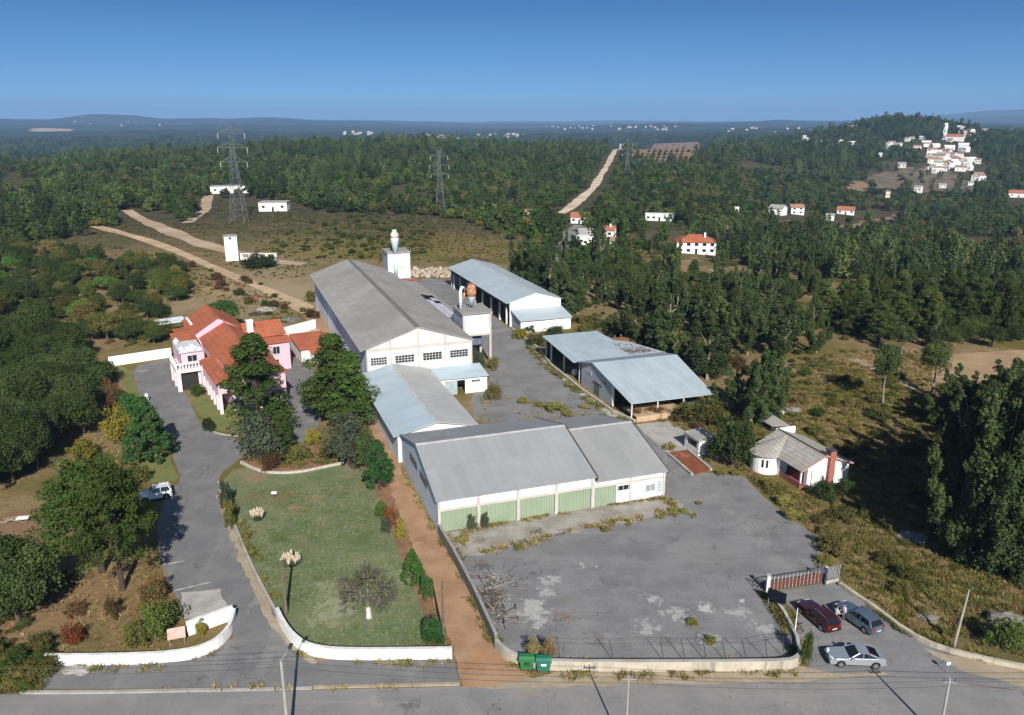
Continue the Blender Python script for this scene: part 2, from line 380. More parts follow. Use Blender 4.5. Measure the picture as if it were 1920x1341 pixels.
# ------------------------------------------------------------------ the ground
def build_terrain():
    az = np.radians(np.concatenate([np.linspace(-180, -62, 40), np.linspace(-60, 60, 321), np.linspace(62, 180, 40)[:-1]]))
    rr = np.concatenate([[0.01], np.linspace(15, 190, 12), np.geomspace(200, 15800, 250), [16000]])
    A, Rr = np.meshgrid(az, rr); X = Rr * np.sin(A); Y = Rr * np.cos(A); Z = height(X, Y)
    n, m = A.shape; V = np.stack([X, Y, Z], -1).reshape(-1, 3)
    i, j = np.meshgrid(np.arange(n - 1), np.arange(m), indexing='ij'); j2 = (j + 1) % m
    Fq = np.stack([i * m + j, i * m + j2, (i + 1) * m + j2, (i + 1) * m + j], -1).reshape(-1, 4)[:, ::-1]
    M_, nt, N, L, B = nodes_of("dry_ground")
    vec = N.new('ShaderNodeNewGeometry').outputs['Position']
    big = _noise(N, L, vec, .035, 4, .6); mid = _noise(N, L, vec, .22, 5, .65); fin = _noise(N, L, vec, 1.6, 6, .7)
    near = _mix(N, L, _range(N, L, mid, .38, .62), (.185, .135, .065), (.27, .19, .11))          # straw / bare soil
    near = _mix(N, L, _range(N, L, big, .42, .6), near, (.135, .115, .034))                       # olive weeds
    near = _mix(N, L, _range(N, L, fin, .5, .68, 0, .5), near, (.07, .07, .025))
    near = _mix(N, L, _range(N, L, fin, .28, .42, .5, 0), near, (.33, .26, .17))
    for px, py, r, c, s in [(190, 1130, 13, (.27, .165, .095), .75), (60, 1120, 9, (.24, .155, .09), .7), (30, 985, 5, (.23, .13, .08), .9), (175, 740, 9, (.29, .20, .12), .8), (190, 800, 7, (.30, .20, .125), .8),
                            (470, 560, 30, (.34, .26, .165), .85), (380, 530, 20, (.36, .25, .14), .8), (560, 540, 20, (.33, .27, .18), .7), (520, 500, 16, (.34, .29, .2), .6), (1330, 690, 12, (.22, .15, .09), .7), (1420, 760, 9, (.17, .14, .08), .6),
                            (1640, 760, 16, (.17, .14, .035), .7), (1560, 1000, 9, (.20, .15, .09), .6), (1700, 1130, 11, (.23, .165, .09), .7), (1500, 700, 9, (.2, .15, .09), .7), (1650, 930, 12, (.17, .135, .04), .6), (1270, 640, 7, (.24, .17, .10), .8), (1170, 590, 6, (.25, .18, .11), .8),
                            (870, 448, 24, (.25, .185, .032), .9), (835, 470, 16, (.22, .17, .035), .8), (905, 470, 14, (.23, .165, .035), .8), (600, 455, 32, (.19, .165, .035), .85), (700, 465, 28, (.175, .16, .032), .8), (540, 470, 20, (.25, .185, .085), .7), (1640, 1120, 14, (.23, .18, .09), .7), (1600, 1040, 12, (.20, .165, .07), .7), (1680, 860, 18, (.17, .15, .045), .8), (1560, 780, 14, (.175, .155, .045), .7), (60, 1240, 6, (.05, .075, .022), .9), (1850, 1200, 7, (.09, .075, .035), .7)]:
        P = at(px, py); sb = N.new('ShaderNodeVectorMath'); sb.operation = 'DISTANCE'; sb.inputs[1].default_value = (P[0], P[1], P[2]); L.new(vec, sb.inputs[0])
        ad = N.new('ShaderNodeMath'); ad.operation = 'MULTIPLY_ADD'; ad.inputs[1].default_value = r * 1.6; L.new(mid, ad.inputs[0]); L.new(sb.outputs['Value'], ad.inputs[2])
        near = _mix(N, L, _mul(N, L, _range(N, L, ad.outputs[0], r * 1.1, r * 2.0, s, 0), _range(N, L, fin, .3, .6, 1, .55)), near, c)
    ln = N.new('ShaderNodeVectorMath'); ln.operation = 'LENGTH'; L.new(vec, ln.inputs[0])
    fl = _noise(N, L, vec, .012, 6, .62); f2 = _noise(N, L, vec, .05, 5, .7)
    wood = _mix(N, L, _range(N, L, fl, .4, .62), (.018, .030, .012), (.052, .070, .026))  # dark and light wood patches also paint in ridge shading
    wood = _mix(N, L, _range(N, L, f2, .55, .75, 0, .8), wood, (.010, .018, .010))
    fl3 = _noise(N, L, vec, .0035, 5, .6)
    wood = _mix(N, L, _range(N, L, fl3, .64, .70, 0, .75), wood, (.19, .15, .10))
    floor_ = _mix(N, L, _range(N, L, mid, .4, .65), (.045, .048, .022), (.10, .082, .045))
    col = _mix(N, L, _range(N, L, ln.outputs['Value'], 230, 420), near, floor_)
    col = _mix(N, L, _range(N, L, ln.outputs['Value'], 1200, 1900), col, wood)
    L.new(col, B.inputs['Base Color']); B.inputs['Roughness'].default_value = 1.0; B.inputs['Specular IOR Level'].default_value = .05
    bp = N.new('ShaderNodeBump'); bp.inputs['Strength'].default_value = .6; bp.inputs['Distance'].default_value = .25; L.new(fin, bp.inputs['Height'])
    bq = N.new('ShaderNodeBump'); bq.inputs['Strength'].default_value = 1.0; bq.inputs['Distance'].default_value = 14.0
    hh = N.new('ShaderNodeMath'); hh.operation = 'MULTIPLY'; L.new(f2, hh.inputs[0]); L.new(_range(N, L, ln.outputs['Value'], 1200, 1900), hh.inputs[1]); L.new(hh.outputs[0], bq.inputs['Height'])
    L.new(bp.outputs[0], bq.inputs['Normal']); L.new(bq.outputs[0], B.inputs['Normal'])
    me = raw_mesh("ground", V, Fq, M_); me.polygons.foreach_set('use_smooth', [True] * len(me.polygons))
    o = link("ground", me); o['kind'] = 'structure'
def _mul(N, L, a, b):
    m = N.new('ShaderNodeMath'); m.operation = 'MULTIPLY'; L.new(a, m.inputs[0]); L.new(b, m.inputs[1]); return m.outputs[0]
build_terrain()
def bl(px, py, r, c, s): P = at(px, py); return (P[0], P[1], r, c, s)

PALE, DARK, RUSTC = (.50, .50, .485), (.085, .085, .09), (.20, .13, .085)
m_yard = mat("yard_asphalt", (.215, .213, .215), (.170, .169, .172), .25, rough=.95, fine=.18, fscale=5, bump=.15, spec=.1, streak=((.09, .7, 1), (.26, .258, .255), .55), cracks=(.16, .6), blobs=[
    bl(1035, 1085, 1.5, PALE, .45), bl(1022, 1110, 1.4, PALE, .5), bl(1093, 1058, .7, PALE, .9), bl(1120, 1060, .5, PALE, .7), bl(1000, 1140, 2.2, PALE, .55), bl(1010, 1165, 1.6, PALE, .55),
    bl(1210, 1175, 1.4, PALE, .45), bl(1270, 1150, 1.7, PALE, .5), bl(1225, 1120, 1.3, PALE, .5), bl(1320, 1140, 1.1, PALE, .75), bl(1385, 1150, 1.3, PALE, .45), bl(1395, 1130, .8, PALE, .8), bl(1330, 1200, 1.4, PALE, .5),
    bl(1430, 1180, 1.6, PALE, .45), bl(930, 1090, 1.8, PALE, .35), bl(1060, 1155, 1.5, RUSTC, .6), bl(1065, 1125, 1.0, RUSTC, .35), bl(920, 1110, 1.6, (.07, .055, .045), .8), bl(900, 1060, 1.5, (.09, .075, .06), .7),
    bl(1200, 1030, 4.0, (.15, .15, .155), .6), bl(1420, 980, 4.0, (.24, .235, .23), .5), bl(1340, 930, 3.0, (.23, .225, .22), .5), bl(1480, 1040, 3.0, (.15, .15, .155), .6), bl(1320, 1040, 5.0, (.225, .22, .21), .5), bl(1120, 1200, 2.0, (.14, .13, .12), .6), bl(1250, 1200, 1.5, (.13, .12, .11), .5), *[bl(1300 + 32 * i, 900 + 30 * i, 1.6, (.265, .26, .25), .5) for i in range(7)], *[bl(1360 + 30 * i, 905 + 32 * i, 1.5, (.13, .13, .132), .45) for i in range(6)], *[bl(1010 + 45 * i, 1195 + 3 * i, 1.2, (.28, .275, .265), .4) for i in range(9)], bl(1160, 1090, 3.0, (.145, .147, .155), .6)])
m_road = mat("road_asphalt", (.235, .23, .224), (.20, .196, .193), .3, cracks=(.2, .45), rough=.9, fine=.13, fscale=6, bump=.12, streak=((.03, .9, 1), (.27, .265, .255), .6), blobs=[
    bl(760, 1325, 1.3, (.12, .12, .125), .8), bl(783, 1318, .7, (.13, .13, .13), .8), bl(930, 1325, .5, (.10, .10, .1), .8), bl(990, 1290, 2.2, (.30, .25, .19), .7), bl(700, 1310, 1.3, (.30, .29, .28), .5), bl(1500, 1310, 3, (.27, .26, .25), .5), bl(300, 1315, 3, (.205, .205, .21), .5)])
m_drive = mat("driveway_asphalt", (.192, .190, .19), (.155, .154, .157), .3, rough=.95, spec=.1, streak=((.5, .06, 1), (.25, .245, .235), .45), cracks=(.2, .5), fine=.14, fscale=5, bump=.15, blobs=[
    bl(400, 830, 3, (.155, .157, .165), .7), bl(440, 960, 2.2, (.235, .232, .225), .7), bl(455, 1040, 2.0, (.25, .245, .235), .6), bl(480, 1130, 1.5, (.26, .25, .235), .6), bl(481, 1137, .6, (.12, .12, .125), .9), bl(385, 1165, 1.2, (.33, .31, .28), .5), bl(270, 695, 1.5, (.33, .31, .29), .6), bl(350, 770, 2.5, (.225, .225, .228), .6),
    bl(355, 1020, 3.5, (.145, .146, .155), .6), bl(500, 1230, 2, (.25, .245, .235), .6), bl(370, 1060, .6, (.11, .105, .10), .8), bl(300, 1275, 3, (.175, .175, .18), .6), bl(580, 790, 1.5, (.28, .27, .26), .5), bl(570, 720, 1.8, (.27, .26, .24), .5)])
m_lane = mat("lane_asphalt", (.215, .212, .21), (.17, .167, .167), .25, cracks=(.18, .5), rough=.9, fine=.13, fscale=5, bump=.15, blobs=[
    bl(1000, 750, 3.5, (.145, .142, .14), .7), bl(930, 780, 3, (.14, .137, .135), .6), bl(1035, 785, 2.2, (.16, .14, .11), .7), bl(960, 650, 3, (.25, .248, .245), .5), bl(1050, 740, 2.5, (.245, .243, .24), .5), bl(930, 620, 2.5, (.24, .235, .225), .5), bl(850, 545, 4, (.2, .195, .185), .6)])
m_conc = mat("old_concrete", (.40, .385, .36), (.31, .295, .27), .5, rough=.92, fine=.16, fscale=4, bump=.2)
m_apron = mat("apron_concrete", (.33, .31, .28), (.24, .215, .18), .4, rough=.95, fine=.2, fscale=3, bump=.3, blobs=[bl(1010, 1000, 1.0, (.09, .07, .055), .85), bl(1055, 1000, 1.0, (.09, .07, .055), .85), bl(1160, 960, 1.5, (.2, .17, .15), .6), bl(900, 1015, 1.0, (.17, .12, .08), .7), bl(1240, 960, 1.5, (.3, .25, .18), .5)])
m_dirt = mat("orange_dirt", (.375, .235, .138), (.30, .178, .10), .35, rough=1., fine=.16, fscale=4, bump=.3, blobs=[bl(840, 1130, 1.2, (.38, .22, .12), .6), bl(790, 1010, 1.5, (.25, .125, .06), .6), bl(900, 1230, 2, (.37, .205, .10), .6), bl(960, 1270, 2, (.33, .22, .13), .6)])
m_path = mat("pale_dirt", (.44, .335, .235), (.34, .245, .16), .08, rough=1., fine=.18, fscale=1.2, bump=.3)
m_brown = mat("brown_dirt", (.26, .165, .095), (.20, .125, .07), .1, rough=1., fine=.2, fscale=1.2, bump=.3)
m_bed = mat("bed_soil", (.26, .145, .075), (.17, .10, .055), .6, rough=1., fine=.3, fscale=4, bump=.5)
m_lawn = mat("lawn_grass", (.115, .150, .070), (.175, .185, .10), .3, rough=1., fine=.38, fscale=3.2, bump=.8, blobs=[
    bl(480, 895, 3.2, (.25, .17, .10), .75), bl(450, 885, 2, (.24, .17, .10), .6), bl(592, 935, 1.6, (.27, .175, .09), .85), bl(552, 955, 2.2, (.26, .165, .085), .8), bl(530, 930, 3.2, (.15, .115, .05), .7), bl(470, 935, 2.6, (.16, .12, .055), .6), bl(670, 895, 3.2, (.17, .155, .08), .6), bl(650, 915, 2, (.16, .14, .075), .5),
    bl(640, 1110, 4.2, (.27, .28, .18), .75), bl(620, 1150, 3.6, (.28, .29, .19), .75), bl(740, 1085, 3.4, (.24, .26, .16), .7), bl(690, 1060, 2.6, (.17, .21, .115), .5), bl(600, 1060, 2.4, (.105, .16, .07), .6), bl(740, 1180, 2.6, (.085, .155, .075), .7), bl(690, 1010, 3.5, (.075, .12, .036), .6), bl(520, 1010, 2.5, (.085, .11, .03), .7), bl(590, 1190, 2.4, (.16, .19, .09), .5), bl(700, 1190, 2.4, (.13, .19, .10), .6), bl(545, 1130, 2.4, (.085, .115, .03), .7), bl(700, 960, 2.2, (.15, .165, .08), .5)])
m_garden = mat("garden_grass", (.17, .17, .05), (.13, .15, .05), .5, rough=1., fine=.3, fscale=3, bump=.6)
m_verge = mat("sandy_verge", (.36, .30, .22), (.29, .235, .16), .4, rough=1., fine=.2, fscale=3, bump=.3)

# foreground sheets, each a few millimetres above the one below
sheet("road", [(-900, 1303), (40, 1302), (560, 1294), (860, 1287), (1000, 1284), (1450, 1272), (1700, 1268), (1880, 1292), (2900, 1330), (3600, 2300), (-1600, 2300)], .012, m_road)
sheet("road_verge", [(880, 1291), (980, 1275), (1050, 1256), (1300, 1254), (1500, 1248), (1560, 1262), (1700, 1264), (1500, 1277), (1300, 1283), (1080, 1287)], .02, m_verge, rag=.25)
sheet("far_verge", [(1730, 1215), (1800, 1232), (1925, 1252), (2400, 1340), (2400, 1375), (1925, 1290), (1800, 1256)], .02, m_verge, rag=.2)
sheet("pavement", [(70, 1292), (88, 1245), (330, 1240), (440, 1195), (520, 1165), (590, 1238), (850, 1234), (862, 1282), (560, 1290)], .016, m_drive)
sheet("driveway", [(245, 688), (300, 676), (325, 668), (326, 716), (350, 738), (372, 790), (394, 811), (447, 822), (470, 845), (440, 868), (413, 888), (407, 910), (436, 980), (480, 1080), (514, 1150), (560, 1212), (610, 1248), (610, 1289), (420, 1291), (430, 1240), (441, 1165), (350, 1150), (322, 1110), (303, 1060), (294, 1010), (300, 955), (318, 915), (342, 905), (325, 860), (318, 838), (262, 742)], .022, m_drive, smooth=1)
sheet("parking_patch", [(338, 1112), (413, 1104), (432, 1152), (345, 1160)], .028, m_conc, rag=.2)
sheet("house_drive", [(528, 690), (548, 668), (590, 690), (606, 760), (600, 800), (560, 838), (520, 850), (532, 790), (540, 740)], .02, m_drive, smooth=1)
sheet("garden", [(355, 740), (420, 745), (470, 770), (470, 808), (440, 812), (398, 806), (378, 786)], .03, m_garden, smooth=1)
sheet("verge_grass", [(250, 852), (316, 848), (334, 900), (300, 905), (255, 900)], .014, m_garden, rag=.3)
sheet("verge_grass", [(215, 680), (238, 690), (270, 748), (240, 745)], .014, m_garden, rag=.3)
sheet("lawn", [(412, 905), (447, 872), (500, 890), (560, 886), (640, 870), (688, 884), (705, 925), (738, 1010), (775, 1100), (806, 1180), (815, 1222), (640, 1230), (590, 1225), (545, 1185), (520, 1145), (482, 1075), (440, 985)], .014, m_lawn, smooth=1)
sheet("planting_strip", [(690, 884), (728, 900), (745, 965), (800, 1090), (843, 1180), (850, 1236), (812, 1226), (806, 1180), (775, 1100), (738, 1010), (705, 925)], .01, m_bed, rag=.2)
sheet("shrub_bed", [(455, 866), (470, 840), (540, 840), (600, 832), (680, 850), (690, 872), (640, 868), (560, 883), (500, 886)], .012, m_bed, rag=.2)
sheet("dirt_track", [(585, 575), (606, 588), (640, 640), (680, 700), (716, 770), (745, 838), (752, 880), (822, 1003), (850, 1045), (935, 1212), (985, 1252), (1010, 1284), (868, 1289), (850, 1215), (800, 1085), (735, 925), (725, 880), (690, 790), (640, 700), (600, 640), (575, 600), (560, 580)], .018, m_dirt, rag=.25)
sheet("yard", [(826, 1003), (1000, 970), (1246, 930), (1246, 880), (1300, 884), (1395, 893), (1425, 925), (1480, 972), (1530, 1003), (1552, 1060), (1570, 1090), (1442, 1110), (1465, 1142), (1493, 1185), (1500, 1240), (1040, 1246), (975, 1235), (930, 1206), (850, 1040)], .01, m_yard)
sheet("apron", [(828, 1003), (1000, 968), (1246, 930), (1285, 945), (1270, 962), (1150, 985), (1020, 1010), (900, 1040), (852, 1040)], .016, m_apron, rag=.3)
sheet("forecourt", [(1442, 1112), (1570, 1092), (1720, 1192), (1800, 1234), (1930, 1262), (1930, 1295), (1700, 1270), (1520, 1268), (1502, 1200), (1470, 1145)], .016, m_yard)
sheet("access_lane", [(895, 800), (878, 742), (912, 730), (922, 690), (905, 650), (860, 590), (800, 545), (780, 520), (840, 524), (880, 560), (935, 598), (985, 640), (1030, 685), (1090, 738), (1150, 782), (1200, 800), (1250, 845), (1300, 890), (1245, 930), (1200, 900)], .012, m_lane, smooth=1)
sheet("lane_kerb_slab", [(985, 640), (1000, 640), (1040, 682), (1100, 734), (1160, 780), (1148, 784), (1088, 740), (1030, 690)], .02, m_conc)
sheet("concrete_pad", [(1192, 796), (1252, 789), (1306, 822), (1290, 846), (1250, 850)], .018, m_conc, rag=.2)
m_palepath = mat('chalky_dirt', (.60, .50, .385), (.46, .35, .24), .1, rough=1., fine=.15, fscale=1.2)
# tracks and clearings farther out
strip("dirt_track", [(585, 585), (530, 558), (470, 530), (400, 502), (330, 470), (270, 448), (215, 434), (165, 420)], [4.5, 4.5, 4, 5, 5, 4], mat('tan_dirt', (.50, .37, .24), (.38, .27, .165), .1, rough=1., fine=.2, fscale=1.2))
strip("dirt_path", [(570, 495), (520, 492), (430, 472), (370, 455), (300, 426), (262, 410), (238, 394)], [4, 5, 7, 8, 6, 5], m_path)
strip("dirt_path", [(352, 418), (372, 402), (386, 385), (390, 366)], [5, 6, 7, 6], m_path)
strip("dirt_road", [(1052, 400), (1068, 391), (1083, 378), (1098, 364), (1114, 352), (1121, 338), (1134, 318), (1143, 303), (1152, 286), (1164, 270)], [4, 6, 8, 6, 6.5, 5, 6, 6, 7], m_palepath)
strip("tarred_road", [(1052, 492), (1050, 470), (1062, 448), (1080, 432), (1088, 422)], [8, 9, 9, 8], m_road)
strip("dirt_path", [(1335, 505), (1365, 520), (1400, 534)], [4, 4], m_path)
strip("dirt_path", [(1540, 570), (1600, 578), (1640, 590), (1680, 602)], [4, 5, 5], m_path)
strip("gravel_path", [(1595, 672), (1640, 690), (1690, 716), (1740, 738)], [2.4, 2.4, 2.2], mat('gravel', (.34, .32, .29), (.24, .22, .19), .4, rough=1., fine=.2))
sheet("ploughed_field", [(1745, 668), (1920, 655), (1990, 660), (1960, 700), (1800, 722), (1750, 715)], .03, mat("ploughed_soil", (.36, .25, .145), (.29, .195, .11), .2, rough=1., fine=.2, fscale=1.5, bump=.5, streak=((.08, .9, 1), (.24, .16, .09), .5)), rag=.5)
m_line = mat("worn_white_line", (.55, .55, .54), (.30, .30, .30), 2., rough=.9)
sheet("parking_line", [(303, 1059), (345, 1051), (345, 1052.4), (303, 1060.6)], .03, m_line); sheet("parking_line", [(326, 1107), (394, 1091), (394, 1092.6), (326, 1108.8)], .036, m_line)
sheet("dusty_margin", [(412, 915), (440, 985), (481, 1080), (515, 1150), (556, 1208), (600, 1240), (585, 1246), (535, 1205), (496, 1150), (461, 1080), (424, 985), (406, 925)], .026, m_verge, rag=.3)
field("olive_grove_soil", [(1180, 285), (1225, 270), (1310, 266), (1335, 280), (1290, 306), (1200, 310)], m_brown, step=4)
field("bare_slope", [(1580, 350), (1610, 338), (1630, 345), (1625, 362), (1590, 365)], m_brown, step=3)
field("bare_slope", [(1300, 470), (1325, 486), (1305, 510), (1280, 505), (1270, 490)], m_brown, step=3)
field("bare_slope", [(1560, 425), (1640, 408), (1690, 398), (1670, 425), (1600, 430)], m_brown, step=3)
field("bare_slope", [(1340, 432), (1370, 415), (1390, 430), (1450, 410), (1500, 415), (1440, 425), (1400, 440)], m_brown, step=4)
field("village_terraces", [(1620, 330), (1700, 310), (1780, 320), (1840, 345), (1820, 362), (1700, 360), (1630, 352)], mat("terrace_soil", (.17, .125, .085), (.10, .085, .05), .06, rough=1., fine=.3, fscale=.5), step=4)
field("quarry_floor", [(48, 243), (90, 239), (145, 243), (130, 247), (60, 248)], m_path, step=25)
field("bare_slope", [(20, 305), (80, 296), (150, 294), (140, 301), (60, 310)], m_brown, step=4)
field("bare_slope", [(170, 288), (260, 287), (280, 292), (180, 294)], m_brown, step=4)
# ------------------------------------------------------------------ buildings of the factory
O_W = at(822, 1000); AZ_W = math.atan((388 - 960) / _hyp)
W = Frame(O_W, AZ_W); G = Frame(O_W, AZ_W + R_(1.3))
m_white = mat("white_render", (.80, .80, .79), (.74, .735, .72), .5, rough=.85, fine=.06, streak=((1.2, 1.2, .18), (.50, .48, .45), .45))
m_white2 = mat("clean_white_render", (.82, .82, .81), (.77, .77, .76), .5, rough=.85, fine=.05, streak=((.9, .9, .2), (.6, .58, .55), .3))
m_whitedirty = mat("weathered_render", (.68, .67, .65), (.60, .585, .56), .6, rough=.9, fine=.09, streak=((1.6, 1.6, .15), (.36, .35, .33), .6))
m_panel = mat("grey_concrete_panel", (.60, .60, .585), (.53, .525, .51), .5, rough=.9, fine=.08, streak=((1.4, 1.4, .2), (.4, .39, .37), .5))
m_shadewall = mat("shade_blue_wall", (.66, .74, .84), (.60, .68, .79), .6, rough=.85, fine=.06, streak=((1.5, 1.5, .14), (.48, .54, .63), .5))  # blue of the shaded left walls is put into the base colour
m_beam = mat("concrete_frame", (.50, .47, .42), (.43, .405, .36), .8, rough=.9, fine=.1)
m_roofG = mat("front_roof_sheet", (.300, .312, .320), (.265, .277, .285), .12, rough=.7, fine=.06, ribs=(0, 1.05, .035, 5.2), streak=((.5, .12, 1), (.24, .24, .235), .3), spec=.35)
m_roofG2 = mat("office_roof_sheet", (.295, .30, .298), (.26, .265, .262), .12, rough=.7, fine=.06, ribs=(0, 1.05, .035, 5.2), streak=((.5, .12, 1), (.235, .235, .23), .3), spec=.35)
m_roofblue = mat("pale_blue_roof_sheet", (.41, .495, .55), (.37, .45, .51), .14, rough=.55, fine=.05, ribs=(1, 1.1, .035, 5.0), streak=((.15, .5, 1), (.30, .36, .40), .4), spec=.4)
m_roofgrey = mat("pale_grey_roof_sheet", (.42, .425, .42), (.37, .375, .365), .14, rough=.55, fine=.05, ribs=(1, 1.1, .06, 5.0), streak=((.15, .5, 1), (.30, .30, .285), .45), spec=.4)
m_roofhall = mat("fibre_cement_roof", (.335, .322, .302), (.275, .265, .25), .1, rough=.95, fine=.1, ribs=(1, 1.0, .08, 1.8), streak=((.12, 1.2, .2), (.19, .183, .172), .55), spec=.1)
m_rooflow = mat("low_roof_sheet", (.32, .31, .29), (.26, .25, .235), .15, rough=.95, fine=.1, ribs=(1, 1.0, .1, 1.6), spec=.1)
m_roofshed = mat("shed_roof_sheet", (.41, .475, .515), (.37, .435, .475), .14, rough=.5, fine=.05, ribs=(1, 1.1, .06, 4.5), streak=((.3, .3, 1), (.29, .34, .38), .4), spec=.4)
m_roofopen = mat("open_shed_roof_sheet", (.395, .465, .505), (.35, .42, .465), .14, rough=.5, fine=.05, ribs=(0, 1.1, .06, 4.5), streak=((.5, .14, 1), (.28, .33, .37), .4), spec=.4)
m_green = mat("green_door_sheet", (.27, .335, .235), (.24, .30, .21), .5, rough=.8, fine=.08, streak=((3, 3, .2), (.30, .33, .26), .5))
m_trim = mat("dark_trim", (.06, .06, .062), None, 1.0, rough=.8)
m_edge = mat("roof_trim", (.46, .46, .455), None, 1.0, rough=.8)
m_glass = mat("dark_glass", (.012, .014, .018), (.03, .035, .04), 1.5, rough=.12, fine=.1, spec=.6)
m_frame = mat("window_frame_paint", (.62, .62, .6), None, 1.0, rough=.7)
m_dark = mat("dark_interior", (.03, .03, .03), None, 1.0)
m_pillar = mat("pale_pillar", (.62, .61, .58), (.54, .53, .5), 1.0, rough=.9, fine=.1)
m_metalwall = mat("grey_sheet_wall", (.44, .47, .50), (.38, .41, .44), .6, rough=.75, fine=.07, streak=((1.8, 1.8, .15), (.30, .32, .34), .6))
m_rust = mat("rusty_steel", (.36, .15, .06), (.50, .40, .30), 1.2, rough=.8, fine=.25, contrast=(.45, .6))
m_galv = mat("pale_blue_duct", (.55, .63, .70), (.46, .54, .6), 1.0, rough=.5, fine=.1)
m_redpaint = mat("red_floor_paint", (.22, .075, .065), (.30, .17, .15), .4, rough=.9, fine=.2)
m_steel = mat("galvanised_steel", (.32, .34, .36), (.26, .28, .30), 1.0, rough=.5, fine=.1, metal=.2)
m_wood = mat("timber_pole", (.16, .125, .09), (.11, .085, .06), 2.0, rough=.95, fine=.2)

def gable_pts(a0, a1, ze, zr, ridge=None, base=0):
    r = (a0 + a1) / 2 if ridge is None else ridge
    return [(a0, base), (a1, base), (a1, ze), (r, zr), (a0, ze)]
def window(parent, axis, t, c0, c1, z0, z1, face=-1, nx=2, nz=1, sill=True, mglass=None, mframe=None, name='window'):
    """frame standing out of a wall, glass set back in it, bars across. axis 'y': the wall plane is b=t; axis 'x': a=t. face: outward sign"""
    mg, mf = mglass or m_glass, mframe or m_frame
    def bx(mb, p0, p1, q0, q1, d0, d1):
        lo, hi = sorted((t + face * d0, t + face * d1))
        mb.box(p0, p1, lo, hi, q0, q1) if axis == 'y' else mb.box(lo, hi, p0, p1, q0, q1)
    w = .07; f = MB()
    bx(f, c0 - w, c1 + w, z1, z1 + w, -.05, .06); bx(f, c0 - w, c1 + w, z0 - w, z0, -.05, .06); bx(f, c0 - w, c0, z0, z1, -.05, .06); bx(f, c1, c1 + w, z0, z1, -.05, .06)
    for i in range(1, nx): x = c0 + (c1 - c0) * i / nx; bx(f, x - .03, x + .03, z0, z1, -.05, .045)
    for i in range(1, nz): z = z0 + (z1 - z0) * i / nz; bx(f, c0, c1, z - .03, z + .03, -.05, .04)
    fo = f.build('window_frame' if name == 'window' else name, mf, parent)
    g = MB(); bx(g, c0, c1, z0, z1, -.04, .015); g.build('pane', mg, fo)
    if sill: s = MB(); bx(s, c0 - .15, c1 + .15, z0 - w - .08, z0 - w, -.05, .16); s.build('sill', mf, fo)
    return fo
def ribbed(mb, a0, a1, b, z0, z1, pitch=.3, d=.07):
    """trapezoid-ribbed sheet door in the plane b"""
    n = max(2, int((a1 - a0) / pitch)); p = (a1 - a0) / n; pts = []
    for i in range(n): x = a0 + i * p; pts += [(x, b), (x + p * .55, b), (x + p * .65, b + d), (x + p * .9, b + d)]
    pts.append((a1, b)); base = len(mb.v)
    for x, y in pts: mb.v.append((x, y, z0)); mb.v.append((x, y, z1))
    for i in range(len(pts) - 1): q = base + 2 * i; mb.f.append((q, q + 2, q + 3, q + 1))
def grass_line(): pass

# --- front warehouse: a long bay with four green doors and a lower office bay
t = thing('warehouse', 'long front warehouse with grey pitched roof and green ribbed doors facing the yard', 'warehouse', G, 0, 0)
D_, ER, ZE, ZR = 20.3, 10.0, 4.2, 7.0
w_ = MB(); w_.prism(gable_pts(0.0, D_, ZE - .12, ZR - .12, ER), 'x', 0.0, .25); w_.build('side_wall', m_shadewall, t, 'side wall with blue shade painted into its colour and two slot windows')
w_ = MB(); w_.prism(gable_pts(0.0, D_, ZE - .12, ZR - .12, ER), 'x', 19.1, 19.35); w_.box(.25, 19.1, D_ - .25, D_, 0, ZE - .14); w_.build('wall', m_panel, t)
r_ = MB()
r_.slab([(-.25, -.3, ZE), (19.45, -.3, ZE), (19.45, ER, ZR), (-.25, ER, ZR)], .1); r_.slab([(-.25, ER, ZR), (19.45, ER, ZR), (19.45, D_ + .3, ZE), (-.25, D_ + .3, ZE)], .1)
ro = r_.build('roof', m_roofG, t)
c_ = MB(); c_.prism([(ER - .35, ZR - .06), (ER, ZR + .06), (ER + .35, ZR - .06), (ER, ZR - .02)], 'x', -.25, 19.45); c_.build('ridge_cap', m_edge, ro)
c_ = MB(); c_.slab([(19.452, -.32, ZE + .03), (19.65, -.32, ZE + .03), (19.65, ER, ZR + .03), (19.452, ER, ZR + .03)], .5); c_.slab([(19.452, ER, ZR + .03), (19.65, ER, ZR + .03), (19.65, D_ + .3, ZE + .03), (19.452, D_ + .3, ZE + .03)], .5); c_.build('verge_trim', m_trim, ro)
f_ = MB()
for x in (0, 4.8, 9.6, 14.4, 19.1): f_.box(x - (.0 if x == 0 else .18), x + (.3 if x == 0 else .18), -.06, .3, 0, ZE - .25)
f_.box(.3, 18.92, .0, .3, 2.62, 2.92); f_.build('concrete_frame', m_beam, t)
for x in (0, 4.8, 9.6, 14.4):
    k = MB(); k.box(x + .19 if x else .31, x + 4.61 if x < 14 else 18.9, .06, .28, 2.93, ZE - .15); k.build('fascia_panel', m_white2, t)
    k = MB(); ribbed(k, x + .19 if x else .31, x + 4.61 if x < 14 else 18.9, .14, 0.0, 2.61); k.build('door', m_green, t)
for u0, u1 in ((10.65, 14.6), (5.2, 8.8)): window(t, 'x', 0.0, u0, u1, 3.3, 3.95, -1, nx=3, sill=False, mframe=m_trim)
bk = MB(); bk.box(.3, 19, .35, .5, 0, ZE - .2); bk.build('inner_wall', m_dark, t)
ZE2, ZR2 = 3.55, 6.3; o_ = MB()
